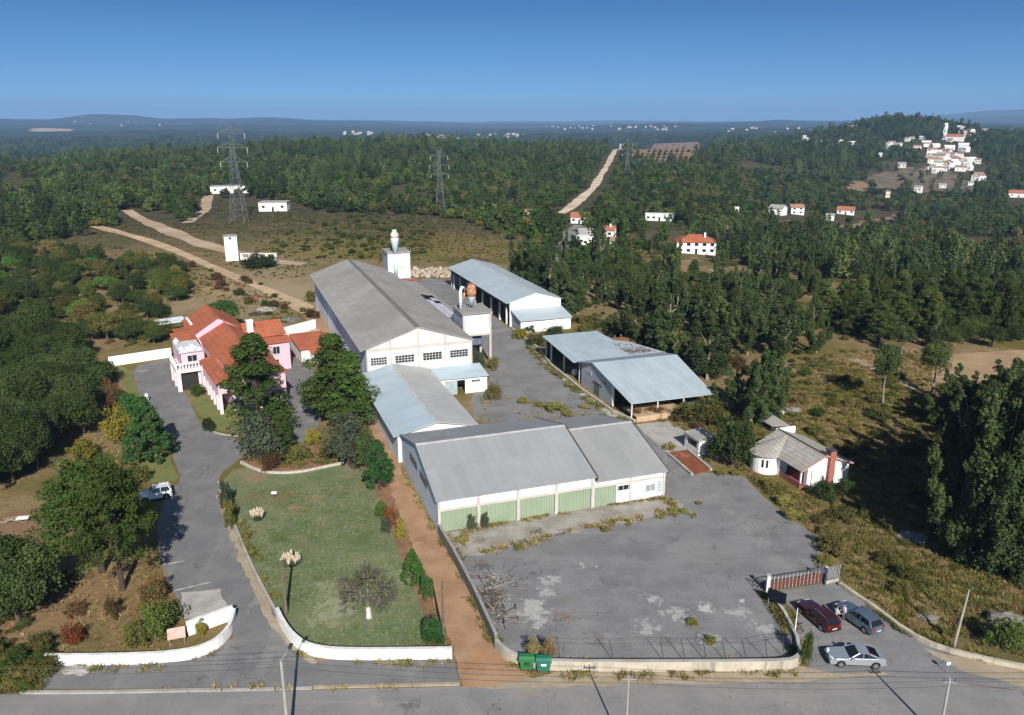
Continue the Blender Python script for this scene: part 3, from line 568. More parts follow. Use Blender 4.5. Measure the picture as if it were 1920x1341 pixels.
o_.prism(gable_pts(0.2, D_, ZE2 - .12, ZR2 - .12, ER), 'x', 28.65, 28.9); o_.box(22.35, 24.05, .08, .3, 2.5, 2.52); o_.box(24.4, 28.65, .1, .35, 0, 2.55); o_.box(22.3, 22.42, .1, .35, 0, 2.55); o_.box(19.65, 28.65, D_ - .25, D_, 0, ZE2 - .14); o_.build('office_wall', m_white2, t)
r_ = MB(); r_.slab([(19.5, -.3, ZE2), (29.15, -.3, ZE2), (29.15, ER, ZR2), (19.5, ER, ZR2)], .1); r_.slab([(19.5, ER, ZR2), (29.15, ER, ZR2), (29.15, D_ + .3, ZE2), (19.5, D_ + .3, ZE2)], .1)
ro = r_.build('office_roof', m_roofG2, t); c_ = MB(); c_.prism([(ER - .3, ZR2 - .05), (ER, ZR2 + .06), (ER + .3, ZR2 - .05), (ER, ZR2 - .02)], 'x', 19.66, 29.15); c_.build('ridge_cap', m_edge, ro)
c_ = MB(); c_.slab([(29.152, -.3, ZE2 + .02), (29.28, -.3, ZE2 + .02), (29.28, ER, ZR2 + .02), (29.152, ER, ZR2 + .02)], .35); c_.slab([(29.152, ER, ZR2 + .02), (29.28, ER, ZR2 + .02), (29.28, D_ + .3, ZE2 + .02), (29.152, D_ + .3, ZE2 + .02)], .35); c_.build('verge_trim', m_trim, ro)
f_ = MB(); f_.box(24.06, 24.39, 0, .3, 0, ZE2 - .16); f_.box(28.62, 28.95, -.03, .3, 0, ZE2 - .16); f_.box(19.29, 24.05, .02, .3, 2.55, 2.8); f_.box(24.4, 28.6, .02, .3, 2.55, 2.8); f_.build('office_frame', m_beam, t)
k = MB(); k.box(19.3, 24.05, .06, .28, 2.81, ZE2 - .15); k.box(24.4, 28.6, .06, .28, 2.81, ZE2 - .15); k.build('office_fascia', m_white2, t)
k = MB(); ribbed(k, 19.3, 22.28, .14, 0.0, 2.54); k.build('door', m_green, t)
d_ = MB(); d_.box(22.43, 24.05, .06, .2, 0.0, 1.72); d_.box(22.43, 24.05, .06, .2, 2.4, 2.49); dd = d_.build('entrance_door', m_white2, t); window(dd, 'y', .08, 22.55, 23.9, 1.74, 2.36, -1, nx=2, sill=False)
window(t, 'y', .1, 26.3, 27.6, 1.0, 1.9, -1, nx=2, mglass=mat("dusty_pane", (.30, .33, .36), (.22, .25, .28), 3., rough=.3)); window(t, 'y', .1, 27.95, 28.45, .7, 2.2, -1, nx=2, nz=4, sill=False, mglass=mat("blue_shutter", (.35, .43, .50), None, 3.))
a_ = MB(); a_.tube([(28.95, .1, 3.1), (29.6, .1, 3.1), (29.6, .1, 3.0)], .035); a_.build('spotlight_arm', m_steel, t)

# --- middle workshop (blue and grey roof)
t = thing('workshop', 'narrow workshop between front warehouse and big hall, one roof slope blue, one grey', 'workshop', W, 0, 20.6)
M0, M1, MV, MR = 20.75, 49.75, 11.4, 5.55
w_ = MB(); w_.box(0, .25, M0, M1, 0, 3.7); w_.build('side_wall', m_shadewall, t)
w_ = MB(); w_.prism(gable_pts(0.26, MV, 3.75, 4.95, MR), 'y', M0, M0 + .25); w_.box(MV - .25, MV, M0 + .25, M1, 0, 3.75); w_.build('wall', m_whitedirty, t)
r_ = MB(); r_.slab([(-.6, M0 - .1, 3.9), (MR, M0 - .1, 5.25), (MR, M1, 5.25), (-.6, M1, 3.9)], .1); ro = r_.build('blue_roof_slope', m_roofblue, t)
r_ = MB(); r_.slab([(MR, M0 - .1, 5.252), (MV + .3, M0 - .1, 3.9), (MV + .3, M1, 3.9), (MR, M1, 5.252)], .1); ro = r_.build('grey_roof_slope', m_roofgrey, t)
c_ = MB(); c_.prism([(MR - .3, 5.2), (MR, 5.34), (MR + .3, 5.2), (MR, 5.26)], 'y', M0 - .1, M1); c_.build('ridge_cap', m_edge, ro)

# --- annex
t = thing('annex', 'small white annex with flat blue roof and open black doorway', 'annex', W, 12.1, 45.2)
A0, A1 = 12.1, 20.95; w_ = MB()
w_.box(A0, 15.6, 45.2, 45.45, 2.5, 3.05); w_.box(A0, 13.4, 45.2, 45.45, 0, 2.5); w_.box(15.6, 17.0, 45.2, 45.45, 2.5, 3.0); w_.box(17.0, A1, 45.2, 45.45, 0, 2.95); w_.box(A1 - .25, A1, 45.45, 49.9, 0, 3.0); w_.box(A0, A0 + .25, 45.45, 49.9, 0, 3.0); w_.build('wall', m_white, t)
d_ = MB(); d_.box(13.4, 15.6, 45.28, 45.38, 0, 2.48); d_.build('door', mat("pale_blue_door", (.36, .44, .47), (.28, .35, .37), 1., rough=.7), t)
window(t, 'y', 45.2, 18.2, 19.6, 1.95, 2.3, -1, nx=4, sill=False)
r_ = MB(); r_.slab([(A0 - .1, 44.9, 3.05), (A1 + .15, 44.7, 3.02), (A1 + .15, 49.95, 3.75), (A0 - .1, 49.95, 3.75)], .12); r_.build('roof', m_roofblue, t)

# --- big hall
t = thing('hall', 'very long hall with weathered grey roof and white gable of four barred windows', 'factory hall', W, 1.2, 50)
H0, H1, HU0, HU1, HE, HR, HM = 1.2, 19.8, 50.0, 123.0, 8.25, 11.35, 10.2
w_ = MB(); w_.box(H0, H0 + .3, HU0 + .35, HU1, 0, 8.1); w_.build('side_wall', m_shadewall, t)
w_ = MB(); w_.prism(gable_pts(H0 + .3, H1, HE - .15, HR - .15, HM), 'y', HU1 - .3, HU1 - .002); w_.box(H1 - .3, H1, HU0 + .35, HU1 - .31, 0, 8.1); w_.build('wall', m_panel, t)
w_ = MB(); w_.prism([(H0, 0), (H1, 0), (H1, 7.55), (H0, 7.55)], 'y', HU0, HU0 + .3); w_.build('gable_wall', m_white2, t)
w_ = MB(); w_.prism([(H0, 8.02), (H1, 8.02), (H1, HE - .1), (HM, HR - .12), (H0, HE - .1)], 'y', HU0 + .02, HU0 + .3); w_.build('gable_panel', m_panel, t)
f_ = MB(); f_.box(H0, H1, HU0 - .1, HU0 + .28, 7.56, 8.0)
for x in (H0, 5.15, 10.0, 14.8, H1 - .35):
    top = HE - .2 + (HR - HE) * (1 - abs(x + .17 - HM) / (HM - H0)); f_.box(x, x + .35, HU0 - .12, HU0 - .003, 0, 7.55); f_.box(x, x + .35, HU0 - .12, HU0 + .018, 8.01, max(8.1, top - .05))
f_.build('concrete_frame', m_beam, t)
for a0, a1 in ((1.9, 4.6), (6.1, 9.35), (10.95, 14.25), (15.8, 19.0)): window(t, 'y', HU0, a0, a1, 5.2, 6.5, -1, nx=6, nz=3)
r_ = MB(); r_.slab([(H0 - 1.1, HU0 - .3, HE - .27), (HM, HU0 - .3, HR), (HM, HU1 + .3, HR), (H0 - 1.1, HU1 + .3, HE - .27)], .14); r_.slab([(HM, HU0 - .3, HR), (H1 + .4, HU0 - .3, HE - .1), (H1 + .4, HU1 + .3, HE - .1), (HM, HU1 + .3, HR)], .14)
ro = r_.build('roof', m_roofhall, t)
c_ = MB(); c_.prism([(HM - .45, HR - .1), (HM, HR + .08), (HM + .45, HR - .1), (HM, HR - .03)], 'y', HU0 - .3, HU1 + .3); c_.build('ridge_cap', mat("ridge_sheet", (.17, .165, .155), None, 1.), ro)
v_ = MB()                                                     # lifted and slipped sheets
def slip(a, b, w, l, s):
    z = HR - abs(a - HM) * ((HR - HE) / (HM - H0)); zz = z + .05; dz = -(HR - HE) / (HM - H0) * l * s
    v_ = MB(); v_.slab([(a, b, zz + .16), (a + l * s, b, zz + dz), (a + l * s, b + w, zz + dz), (a, b + w, zz + .12)] if s > 0 else [(a - l, b, zz - (HR - HE) / (HM - H0) * l), (a, b, zz + .12), (a, b + w, zz + .12), (a - l, b + w, zz - (HR - HE) / (HM - H0) * l)], .06); v_.build('slipped_sheet', m_roofhall, ro)
for a, b in ((3.5, 112), (3.2, 104), (5, 96), (4.4, 90), (5.2, 82), (4.7, 74), (5.5, 66), (3.8, 62), (6.5, 58), (4.2, 99)): slip(a, b, 1.6 + rng.random(), 1.5, -1)
for a, b in ((13, 117), (13.5, 110), (13.2, 104), (13.6, 98), (13.4, 92), (15.0, 84), (15.2, 78), (15.3, 66), (16.4, 60), (17.6, 56)): slip(a, b, 1.2 + rng.random(), 2.2, 1)

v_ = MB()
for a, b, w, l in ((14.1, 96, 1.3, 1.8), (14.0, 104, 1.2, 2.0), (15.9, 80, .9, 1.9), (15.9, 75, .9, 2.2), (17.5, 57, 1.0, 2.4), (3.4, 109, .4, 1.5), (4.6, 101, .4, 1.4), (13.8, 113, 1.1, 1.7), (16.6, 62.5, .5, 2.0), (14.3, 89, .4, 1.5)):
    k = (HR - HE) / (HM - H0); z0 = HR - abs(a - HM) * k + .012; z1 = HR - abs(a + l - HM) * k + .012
    v_ = MB(); v_.add([(a, b, z0), (a + l, b, z1), (a + l, b + w, z1), (a, b + w, z0)], [(0, 1, 2, 3)]); v_.build('roof_hole_patch', m_dark, ro)  # near-black patch lying on the roof paints the dark inside of a hole
for i in range(14): b_ = MB(); b_.box(H0 - .02, H0 - .002, HU0 + 4 + i * 5, HU0 + 4.35 + i * 5, 0, 8.0); b_.build('wall_pilaster', m_panel, t)
# low wing on the right with missing sheets
t = thing('low_wing', 'low grey roofed wing along the far side of the hall with a broken glazed strip', 'factory wing', W, 20.3, 68)
w_ = MB(); w_.box(25.2, 25.45, 67.5, 112, 0, 5.9); w_.box(20.3, 25.2, 67.5, 67.75, 0, 6.4); w_.build('wall', m_panel, t)
r_ = MB(); r_.slab([(20.0, 96.5, 7.3), (25.7, 96.5, 6.1), (25.7, 113, 6.1), (20.0, 113, 7.3)], .12); r_.slab([(20.0, 67.2, 7.3), (21.6, 67.2, 6.97), (21.6, 96.4, 6.97), (20.0, 96.4, 7.3)], .12); r_.slab([(24.6, 67.2, 6.34), (25.7, 67.2, 6.1), (25.7, 96.4, 6.1), (24.6, 96.4, 6.34)], .12); r_.build('roof', m_rooflow, t)
g_ = MB()
for i in range(9):
    b = 69 + i * 3.0
    for s in (0, 1):
        if (i, s) in ((1, 1), (7, 0), (8, 1), (8, 0), (6, 1)): continue
        a0 = 21.65 + s * 1.48; z0 = 6.95 - s * .31; g_.slab([(a0, b, z0), (a0 + 1.4, b, z0 - .29), (a0 + 1.4, b + 2.8, z0 - .29), (a0, b + 2.8, z0)], .04)
g_.build('roof_light', mat("clouded_roof_light", (.58, .54, .60), (.42, .40, .46), .8, rough=.5, fine=.15), t)
f_ = MB()
for i in range(11): f_.box(21.6, 24.6, 67.4 + i * 2.9, 67.5 + i * 2.9, 6.2, 6.32)
f_.box(23.05, 23.12, 67.2, 96.4, 6.5, 6.6); f_.build('purlin', m_trim, t)
s_ = MB(); s_.slab([(20.4, 113.2, 6.6), (25.4, 113.2, 6.6), (26, 121, 6.4), (20.4, 121, 6.4)], .2); s_.build('terrace', m_redpaint, t)
# --- elevated filter block
t = thing('filter_tower', 'white filter block raised on concrete columns beside the hall gable', 'filter tower', W, 21.4, 60.5)
b_ = MB(); b_.box(21.55, 26.75, 60.62, 66.8, 6.1, 10.0); b_.build('block', mat("block_sheet", (.72, .72, .73), (.64, .64, .65), .6, rough=.8, fine=.06, ribs=(2, .45, .12, 50.)), t)
f_ = MB()
for x in (21.35, 26.55):
    f_.box(x, x + .4, 60.45, 60.85, 0 if x > 25 else 6.1, 10.05); f_.box(x, x + .4, 66.5, 66.9, 0, 10.05)
f_.box(21.76, 26.54, 60.47, 60.83, 5.75, 6.15); f_.box(26.56, 26.93, 60.86, 66.49, 5.75, 6.15); f_.build('column', m_beam, t)
b_ = MB(); b_.box(21.35, 21.545, 60.86, 66.49, 5.9, 10.02); b_.build('painted_shade_side', m_metalwall, t)  # grey skin paints the shade on this side of the white block
r_ = MB(); r_.slab([(21.1, 60.2, 10.3), (27.2, 60.2, 10.3), (27.2, 67.1, 10.5), (21.1, 67.1, 10.5)], .25); r_.build('roof', m_rooflow, t)
b_ = MB(); b_.box(22.6, 25.4, 61.8, 65.5, 3.6, 5.7); b_.build('hopper', mat("blue_hopper", (.12, .15, .19), None, 1.), t)
cy = thing('cyclone', 'rusty drum cyclone with blue cone on the filter block roof', 'cyclone', W, 24.1, 63.8, 10.45)
c_ = MB(); c_.lathe([(.22, 10.9), (.86, 12.75), (.88, 12.8)], (24.1, 63.8, 0), 18); c_.build('cone', m_galv, cy, smooth=True)
c_ = MB(); c_.lathe([(.9, 12.8), (.92, 13.4), (.9, 14.4), (.78, 14.75), (.55, 14.8), (.55, 15.1), (.6, 15.12), (.58, 15.2)], (24.1, 63.8, 0), 18); c_.build('drum', m_rust, cy, smooth=True)
c_ = MB(); c_.tube([(23.3, 63.6, 13.9), (22.7, 63.3, 14.4), (22.4, 63.2, 13.4), (22.3, 63.1, 12.2)], .28, 10); c_.build('duct', m_rust, cy, smooth=True)
c_ = MB(); c_.tube([(21.7, 63.0, 10.45), (21.7, 63.0, 14.2)], .32, 10); c_.tube([(21.7, 63.0, 14.2), (22.1, 63.4, 14.7), (22.6, 63.6, 14.5)], .3, 10); c_.build('riser', m_galv, cy, smooth=True)
c_ = MB()
for dx, dy in ((-.6, -.6), (.6, -.6), (-.6, .6), (.6, .6)): c_.tube([(24.1 + dx, 63.8 + dy, 10.45), (24.1 + dx * .9, 63.8 + dy * .9, 12.7)], .05, 5)
c_.build('stand', m_steel, cy)
# --- far block with chimney
t = thing('silo_block', 'white tower block at the far end of the hall beside its chimney duct', 'tower block', W, 19.0, 118)
b_ = MB(); b_.box(19.2, 24.6, 118, 124, 6.0, 13.0); b_.build('wall', m_white2, t)
b_ = MB(); b_.box(19.05, 19.195, 118, 124, 6, 13); b_.build('painted_shade_side', m_metalwall, t)  # thin grey sheet, shade painted over the white left wall
b_ = MB(); b_.box(19.0, 24.75, 117.93, 117.995, 9.15, 9.5); b_.box(24.605, 24.8, 117.9, 124, 6.0, 13.0); b_.build('band', m_beam, t)
r_ = MB(); r_.slab([(18.8, 117.6, 13.3), (25.0, 117.6, 13.3), (25.0, 124.3, 13.4), (18.8, 124.3, 13.4)], .28); r_.build('roof', m_rooflow, t)
t = thing('chimney_duct', 'tall pale blue cyclone duct with a rusty head in front of the far tower block', 'chimney', W, 20.9, 117, 7)
c_ = MB(); c_.tube([(20.9, 117.2, 7.0), (20.9, 117.2, 12.9)], .5, 12); c_.build('pipe', m_galv, t, smooth=True)
c_ = MB(); c_.lathe([(.45, 12.9), (1.0, 16.2), (1.02, 17.0)], (20.9, 117.2, 0), 16); c_.build('cone', m_galv, t, smooth=True)
c_ = MB(); c_.lathe([(1.03, 17.0), (1.0, 18.0), (.6, 18.4), (.6, 19.0), (.7, 19.05)], (20.9, 117.2, 0), 16); c_.build('head', mat("faded_rust", (.55, .38, .28), (.70, .66, .62), 1.2, rough=.8), t, smooth=True)

# --- open-fronted store (B)
t = thing('storage_shed', 'long storage shed with pale blue roof, open dark bays and white end gable', 'storage shed', W, 40, 85.7)
B0, B1, BU0, BU1, BE, BRz = 39.9, 52.4, 85.7, 134.0, 5.75, 7.5; BM = 46.2
w_ = MB(); w_.prism(gable_pts(B0, B1, BE - .15, BRz - .15, BM), 'y', BU0, BU0 + .3); w_.build('gable_wall', m_white2, t)
w_ = MB(); w_.box(B1 - .3, B1, BU0 + .3, BU1, 0, BE - .15); w_.prism(gable_pts(B0, B1 - .31, BE - .15, BRz - .3, BM), 'y', BU1 - .3, BU1 - .002); w_.build('back_wall', m_metalwall, t)
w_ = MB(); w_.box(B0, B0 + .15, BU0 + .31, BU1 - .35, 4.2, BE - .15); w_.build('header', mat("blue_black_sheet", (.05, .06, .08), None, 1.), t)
for u in (88.3, 93.0, 99.2, 105.8, 112, 118.5, 125.3, 131.3):
    p_ = MB(); p_.box(B0 - .05, B0 + .35, u - .2, u + .2, 0, 4.2); p_.build('column', m_pillar, t)
r_ = MB(); r_.slab([(B0 - .9, BU0 - .15, BE - .25), (BM, BU0 - .15, BRz), (BM, BU1 + .3, BRz), (B0 - .9, BU1 + .3, BE - .25)], .1); r_.slab([(BM, BU0 - .15, BRz), (B1 + .5, BU0 - .15, BE - .1), (B1 + .5, BU1 + .3, BE - .1), (BM, BU1 + .3, BRz)], .1)
ro = r_.build('roof', m_roofshed, t); c_ = MB(); c_.prism([(BM - .35, BRz - .06), (BM, BRz + .07), (BM + .35, BRz - .06), (BM, BRz - .02)], 'y', BU0 - .15, BU1 + .3); c_.build('ridge_cap', m_edge, ro)
w_ = MB(); w_.prism([(79.9, 0), (BU0 - .003, 0), (BU0 - .003, 3.75), (79.9, 2.55)], 'x', 40.3, 40.5); w_.build('lean_to_side', m_metalwall, t)
w_ = MB(); w_.box(40.3, 46.05, 79.7, 79.9, 0, 2.35); w_.box(46.3, 52.3, 79.7, 79.9, 0, 2.4); w_.prism([(79.9, 0), (BU0, 0), (BU0, 3.7), (79.9, 2.5)], 'x', 52.1, 52.3); w_.build('lean_to_wall', m_white2, t)
w_ = MB(); w_.box(46.05, 46.3, 79.66, 79.9, 0, 2.5); w_.build('lean_to_column', m_pillar, t)
r_ = MB(); r_.slab([(40.0, 79.3, 2.75), (52.6, 79.3, 2.75), (52.6, BU0 - .01, 4.0), (40.0, BU0 - .01, 4.0)], .1); r_.build('lean_to_roof', m_roofshed, t)

# --- open sheds (C): butterfly pair
t = thing('open_shed', 'grey walled open shed whose front roof slope shelters timber bays', 'open shed', W, 38, 24)
C0, C1 = 37.8, 52.6
w_ = MB(); w_.prism([(31.0, 0), (42.9, 0), (42.9, 4.0), (37.8, 5.15), (31.0, 3.95)], 'x', C0, C0 + .2); w_.build('side_wall', m_metalwall, t)
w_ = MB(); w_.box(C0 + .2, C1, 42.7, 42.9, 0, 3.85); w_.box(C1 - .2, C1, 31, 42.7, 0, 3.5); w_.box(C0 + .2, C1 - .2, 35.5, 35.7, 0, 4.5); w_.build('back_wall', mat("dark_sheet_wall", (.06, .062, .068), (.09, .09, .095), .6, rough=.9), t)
r_ = MB(); r_.slab([(37.2, 23.6, 2.95), (52.3, 23.6, 2.75), (54.2, 38.4, 5.1), (37.6, 38.4, 5.3)], .1); r_.build('front_roof', m_roofopen, t)
r_ = MB(); r_.slab([(37.6, 38.45, 5.25), (54.2, 38.45, 5.05), (54.4, 43.3, 4.15), (37.0, 43.3, 4.15)], .1); r_.build('rear_roof', mat("painted_shade_sheet", (.27, .32, .36), (.24, .29, .33), .3, rough=.6, ribs=(0, 1.1, .06, 4.5)), t)  # darker copy of the roof sheet paints shade on the rear slope
for a, b in ((37.6, 24), (42.2, 24), (46.9, 24), (51.6, 24)):
    p_ = MB(); p_.box(a - .09, a + .09, b - .09, b + .09, 0, 2.75); p_.build('post', m_pillar, t)
p_ = MB(); p_.prism([(30.75, 0), (31.25, 0), (31.1, 4.0), (30.85, 4.0)], 'x', C0 - .02, C0 + .3); p_.build('front_pillar', m_white2, t)
window(t, 'x', C0, 38.9, 40.6, 2.95, 3.3, -1, nx=2, sill=False); window(t, 'x', C0, 33.0, 34.7, 2.85, 3.3, -1, nx=2, sill=False)
d_ = MB(); d_.box(C0 - .06, C0 - .002, 35.6, 37.5, 0, 2.05); d_.build('door', mat("grey_sliding_door", (.16, .17, .18), None, 1.), t)
d_ = MB(); d_.box(C0 - .12, C0 - .003, 34.6, 38, 2.1, 2.22); d_.build('door_rail', m_trim, t)
k = MB()
for i, (a0, a1) in enumerate(((37.9, 40.1), (40.2, 42.1), (42.3, 44.2), (44.3, 46.4))): k.slab([(a0, 22.9, .9), (a1, 22.9, .9), (a1, 27.5, .95), (a0, 27.5, .95)], .12); k.box(a0, a1, 22.9, 23.0, 0, .78); k.box(a1, a1 + .08, 22.9, 27.5, 0, 1.05)
k.build('timber_bay', mat("sandy_boards", (.46, .34, .22), (.38, .27, .17), 1.0, rough=.9, fine=.15), t)
k = MB()
for i in range(9):
    k.tube([(46.6 + i * .5, 24.2, 0.1), (48.2 + i * .5, 24.2, 1.7)], .03, 4); k.tube([(48.2 + i * .5, 24.25, 0.1), (46.6 + i * .5, 24.25, 1.7)], .03, 4)
k.build('lattice', m_steel, t)
t = thing('rear_shed', 'open rear shed with broken blue roof littered with leaves beside the lane', 'open shed', W, 38, 44)
r_ = MB(); r_.slab([(36.4, 43.5, 4.05), (55, 43.5, 4.05), (51.4, 52, 4.3), (49.5, 53, 4.35), (49.0, 60.0, 4.6), (37.2, 60.0, 4.65)], .1); r_.build('roof', m_roofopen, t)
for a, b in ((37.8, 50.5), (37.8, 56.6), (38, 44.1), (50, 44.1), (48.6, 59.5), (38, 59.6)):
    p_ = MB(); p_.box(a - .12, a + .12, b - .12, b + .12, 0, 4.0); p_.build('column', m_white2 if b in (56.6,) else m_pillar, t)
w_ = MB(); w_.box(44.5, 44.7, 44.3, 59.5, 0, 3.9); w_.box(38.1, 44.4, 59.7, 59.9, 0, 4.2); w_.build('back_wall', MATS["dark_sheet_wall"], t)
lt = MB()
for i in range(260):
    a, b = 48 + rng.random() * 5.5, 44.2 + abs(rng.normal(0, 3.2)); 
    if b > 52 or a + (b - 44) * .5 > 54: continue
    s = .12 + .25 * rng.random(); z = 4.07 + (b - 43.5) * .036; lt.add([(a, b, z + .02), (a + s, b + .1, z + .05), (a + s * .8, b + s, z + .03), (a - .1, b + s, z + .06)], [(0, 1, 2, 3)])
q = lt.build('leaf_litter', mat("dead_leaves", (.17, .11, .085), (.11, .075, .06), 2., rough=1.)); q.location = W.o; q.rotation_euler = (0, 0, -W.az); q['kind'] = 'stuff'
t = thing('storage_tank', 'white round tank lying beside the open shed wall', 'tank', W, 38.9, 48.0); k = MB(); k.lathe([(.1, .0), (.5, .1), (.62, .45), (.6, .9), (.35, 1.15), (.12, 1.2)], (38.9, 48.0, 0), 14); k.build('vessel', m_white2, t, smooth=True); k = MB(); k.lathe([(.14, 1.18), (.14, 1.3), (.05, 1.32)], (38.9, 48.0, 0), 10); k.build('cap', m_trim, t)
t = thing('timber_rack', 'rusty brown stacked timber racks behind the open shed', 'rack', W, 51.5, 54)
k = MB()
for i in range(7): k.box(51.2 + i * .25, 55.5 + i * .2, 52.5 + i * 1.3, 52.9 + i * 1.3, .3 + .28 * (i % 3), 2.1 + .2 * (i % 2)); k.box(51 + i * .3, 56, 52.6 + i * 1.3, 53.5 + i * 1.3, 2.2 + .2 * (i % 2), 2.35 + .2 * (i % 2))
k.build('boards', mat("rusty_boards", (.26, .14, .06), (.17, .10, .05), 1., rough=.95, fine=.2), t)
for i in range(4):
    for b in (52.4, 61.4): k = MB(); k.tube([(51.1 + i * 1.4, b, 0), (51.1 + i * 1.4, b, 2.9)], .06, 5); k.build('upright', m_rust, t)

# --- guard hut, weighbridge
P = at(1309, 855); a, b = W.ab(P); t = thing('guard_hut', 'little white hut with sloping grey lid roof beside the rusty weighbridge', 'hut', W, a, b)
w_ = MB(); w_.box(a, a + .12, b, b + 3.6, 0, .9); w_.box(a, a + .12, b, b + .5, .9, 2.1); w_.box(a, a + .12, b + 2.9, b + 3.6, .9, 2.1); w_.box(a, a + .12, b, b + 3.6, 1.9, 2.2); w_.box(a + .12, a + 2.6, b, b + .12, 0, 2.35); w_.box(a + 2.48, a + 2.6, b + .12, b + 3.6, 0, 2.4); w_.box(a + .12, a + 2.48, b + 3.48, b + 3.6, 0, 2.35); w_.build('wall', m_white2, t)
g_ = MB(); g_.box(a + .04, a + .08, b + .5, b + 2.9, .9, 1.9); g_.build('window', m_glass, t)
r_ = MB(); r_.slab([(a - .2, b - .2, 2.3), (a + 2.8, b - .2, 2.55), (a + 2.8, b + 3.8, 2.55), (a - .2, b + 3.8, 2.3)], .12); r_.build('roof', m_rooflow, t)
q = [at(*p) for p in ((1252, 849), (1288, 845), (1331, 882), (1300, 891))]; t = thing('weighbridge', 'rust red steel weighbridge deck between two low concrete curbs', 'weighbridge', WORLD, q[0][0], q[0][1])
k = MB(); k.slab([(p[0], p[1], .14) for p in (q[3], q[2], q[1], q[0])], .14); k.build('deck', mat("rusted_plate", (.235, .075, .035), (.17, .05, .028), .8, rough=.9, fine=.25, blobs=[(q[0][0] + 2, q[0][1] - 1, 1.5, (.35, .2, .14), .4)]), t)
k = MB(); d = Vector((q[3] - q[0])).normalized(); n = Vector((-d.y, d.x, 0)) * .35
for A_, B_, s in ((q[1], q[2], 1), (q[0], q[3], -1)):
    A_, B_ = Vector(A_), Vector(B_); o2 = n * s; k.slab([(A_.x, A_.y, .3), (B_.x, B_.y, .3), (B_.x + o2.x, B_.y + o2.y, .3), (A_.x + o2.x, A_.y + o2.y, .3)], .3)
k.build('curb', m_conc, t)

# --- white house on the right, turned like the yard
m_slate = mat("grey_roof_tiles", (.34, .315, .285), (.27, .25, .23), .8, rough=.95, fine=.2, ribs=(0, .45, .25, .6), spec=.1)
m_slatex = mat("grey_roof_tiles_side", (.42, .39, .35), (.34, .315, .285), .8, rough=.95, fine=.15, ribs=(1, .45, .25, .6), spec=.1)
m_brick = mat("red_brick", (.36, .13, .10), (.29, .10, .08), 2., rough=.9, fine=.2, ribs=(2, .18, .35, 50.))
m_pinktrim = mat("pink_verge", (.50, .27, .24), None, 1.)
P = at(1499, 917); a, b = W.ab(P); S = Frame(W.w(a, b), W.az + R_(1.0)); t = thing('bungalow', 'white bungalow with grey tiled roof, round turret end and red brick chimney', 'house', S, 0, 0)
SW, SL, SE, SR, rm = 7.4, 9.2, 2.75, 4.3, 3.3
w_ = MB(); w_.prism(gable_pts(1.0, SW, SE - .1, SR - .15, rm), 'y', 0, .22); w_.box(SW - .22, SW, .22, SL, 0, SE - .1); w_.prism(gable_pts(.02, SW - .23, SE - .1, SR - .2, rm), 'y', SL - .2, SL - .003); w_.box(1.0, 1.2, .23, 4.2, 0, SE - .3); w_.box(0, .2, 4.2, SL - .2, 0, SE - .12); w_.box(.2, 1.0, 4.2, 4.4, 0, SE - .2); w_.build('wall', m_white2, t)
k = MB(); k.box(0, 1.0, 0.1, 4.2, -.0, .35); k.box(.0, .06, .1, 4.2, .35, .8); k.build('porch', m_brick, t); k = MB(); k.box(.02, .2, .05, .23, .8, SE - .15); k.build('porch_post', m_white2, t)
k = MB(); k.box(.94, .996, .6, 3.9, .36, 2.3); k.build('porch_panel', mat("dark_red_panel", (.12, .025, .025), None, 1.), t)
k = MB(); k.lathe([(2.0, 0), (2.0, SE - .12)], (-.3, 6.7, 0), 28); k.build('turret', m_white2, t, smooth=False)
for ang in (222, 238):
    th = R_(ang); cx_, cy_ = -.3 + 2.01 * math.cos(th), 6.7 + 2.01 * math.sin(th); g_ = MB(); ex = Vector((-math.sin(th), math.cos(th), 0)) * .14; nn = Vector((math.cos(th), math.sin(th), 0)) * .02
    g_.add([(cx_ - ex.x + nn.x, cy_ - ex.y + nn.y, 1.0), (cx_ + ex.x + nn.x, cy_ + ex.y + nn.y, 1.0), (cx_ + ex.x + nn.x, cy_ + ex.y + nn.y, 2.0), (cx_ + nn.x, cy_ + nn.y, 2.15), (cx_ - ex.x + nn.x, cy_ - ex.y + nn.y, 2.0)], [(0, 1, 2, 3, 4)]); g_.build('slit_window', m_glass, t)
r_ = MB(); r_.slab([(-.3, -.35, SE - .1), (rm, -.35, SR), (rm, SL + .1, SR), (-.3, SL + .1, SE - .1)], .12)
ro = r_.build('roof_slope', m_slatex, t)
c_ = MB()
for i in range(16):
    a0, a1 = R_(84 + i * 12), R_(96 + i * 12); rr_ = 2.4; cx_, cy_ = -.3, 6.7
    p0, p1 = (cx_ + rr_ * math.cos(a0), cy_ + rr_ * math.sin(a0)), (cx_ + rr_ * math.cos(a1), cy_ + rr_ * math.sin(a1)); c_.slab([(rm - .1, 7.2, SR + .006), (p0[0], p0[1], SE - .08), (p1[0], p1[1], SE - .08)], .1)
c_.build('turret_roof', m_slatex, t)
r_ = MB(); r_.slab([(rm, -.35, SR + .01), (SW + .4, -.35, SE - .05), (SW + .4, SL + .1, SE - .05), (rm, SL + .1, SR + .01)], .12); r_.build('roof_slope', m_slatex, t)
c_ = MB(); c_.tube([(rm, -.35, SR + .04), (rm, SL + .1, SR + .04)], .1, 6); c_.build('ridge_tiles', m_trim, ro)
c_ = MB(); c_.prism([(-.32, SE - .28), (rm, SR - .16), (SW + .42, SE - .25), (SW + .42, SE - .02), (rm, SR + .06), (-.32, SE - .06)], 'y', -.42, -.352); c_.build('verge', m_pinktrim, ro)
c_ = MB(); c_.box(rm - .2, rm + 2.9, SL + .1, SL + .4, 3.4, 4.3); c_.build('parapet', m_white2, t)
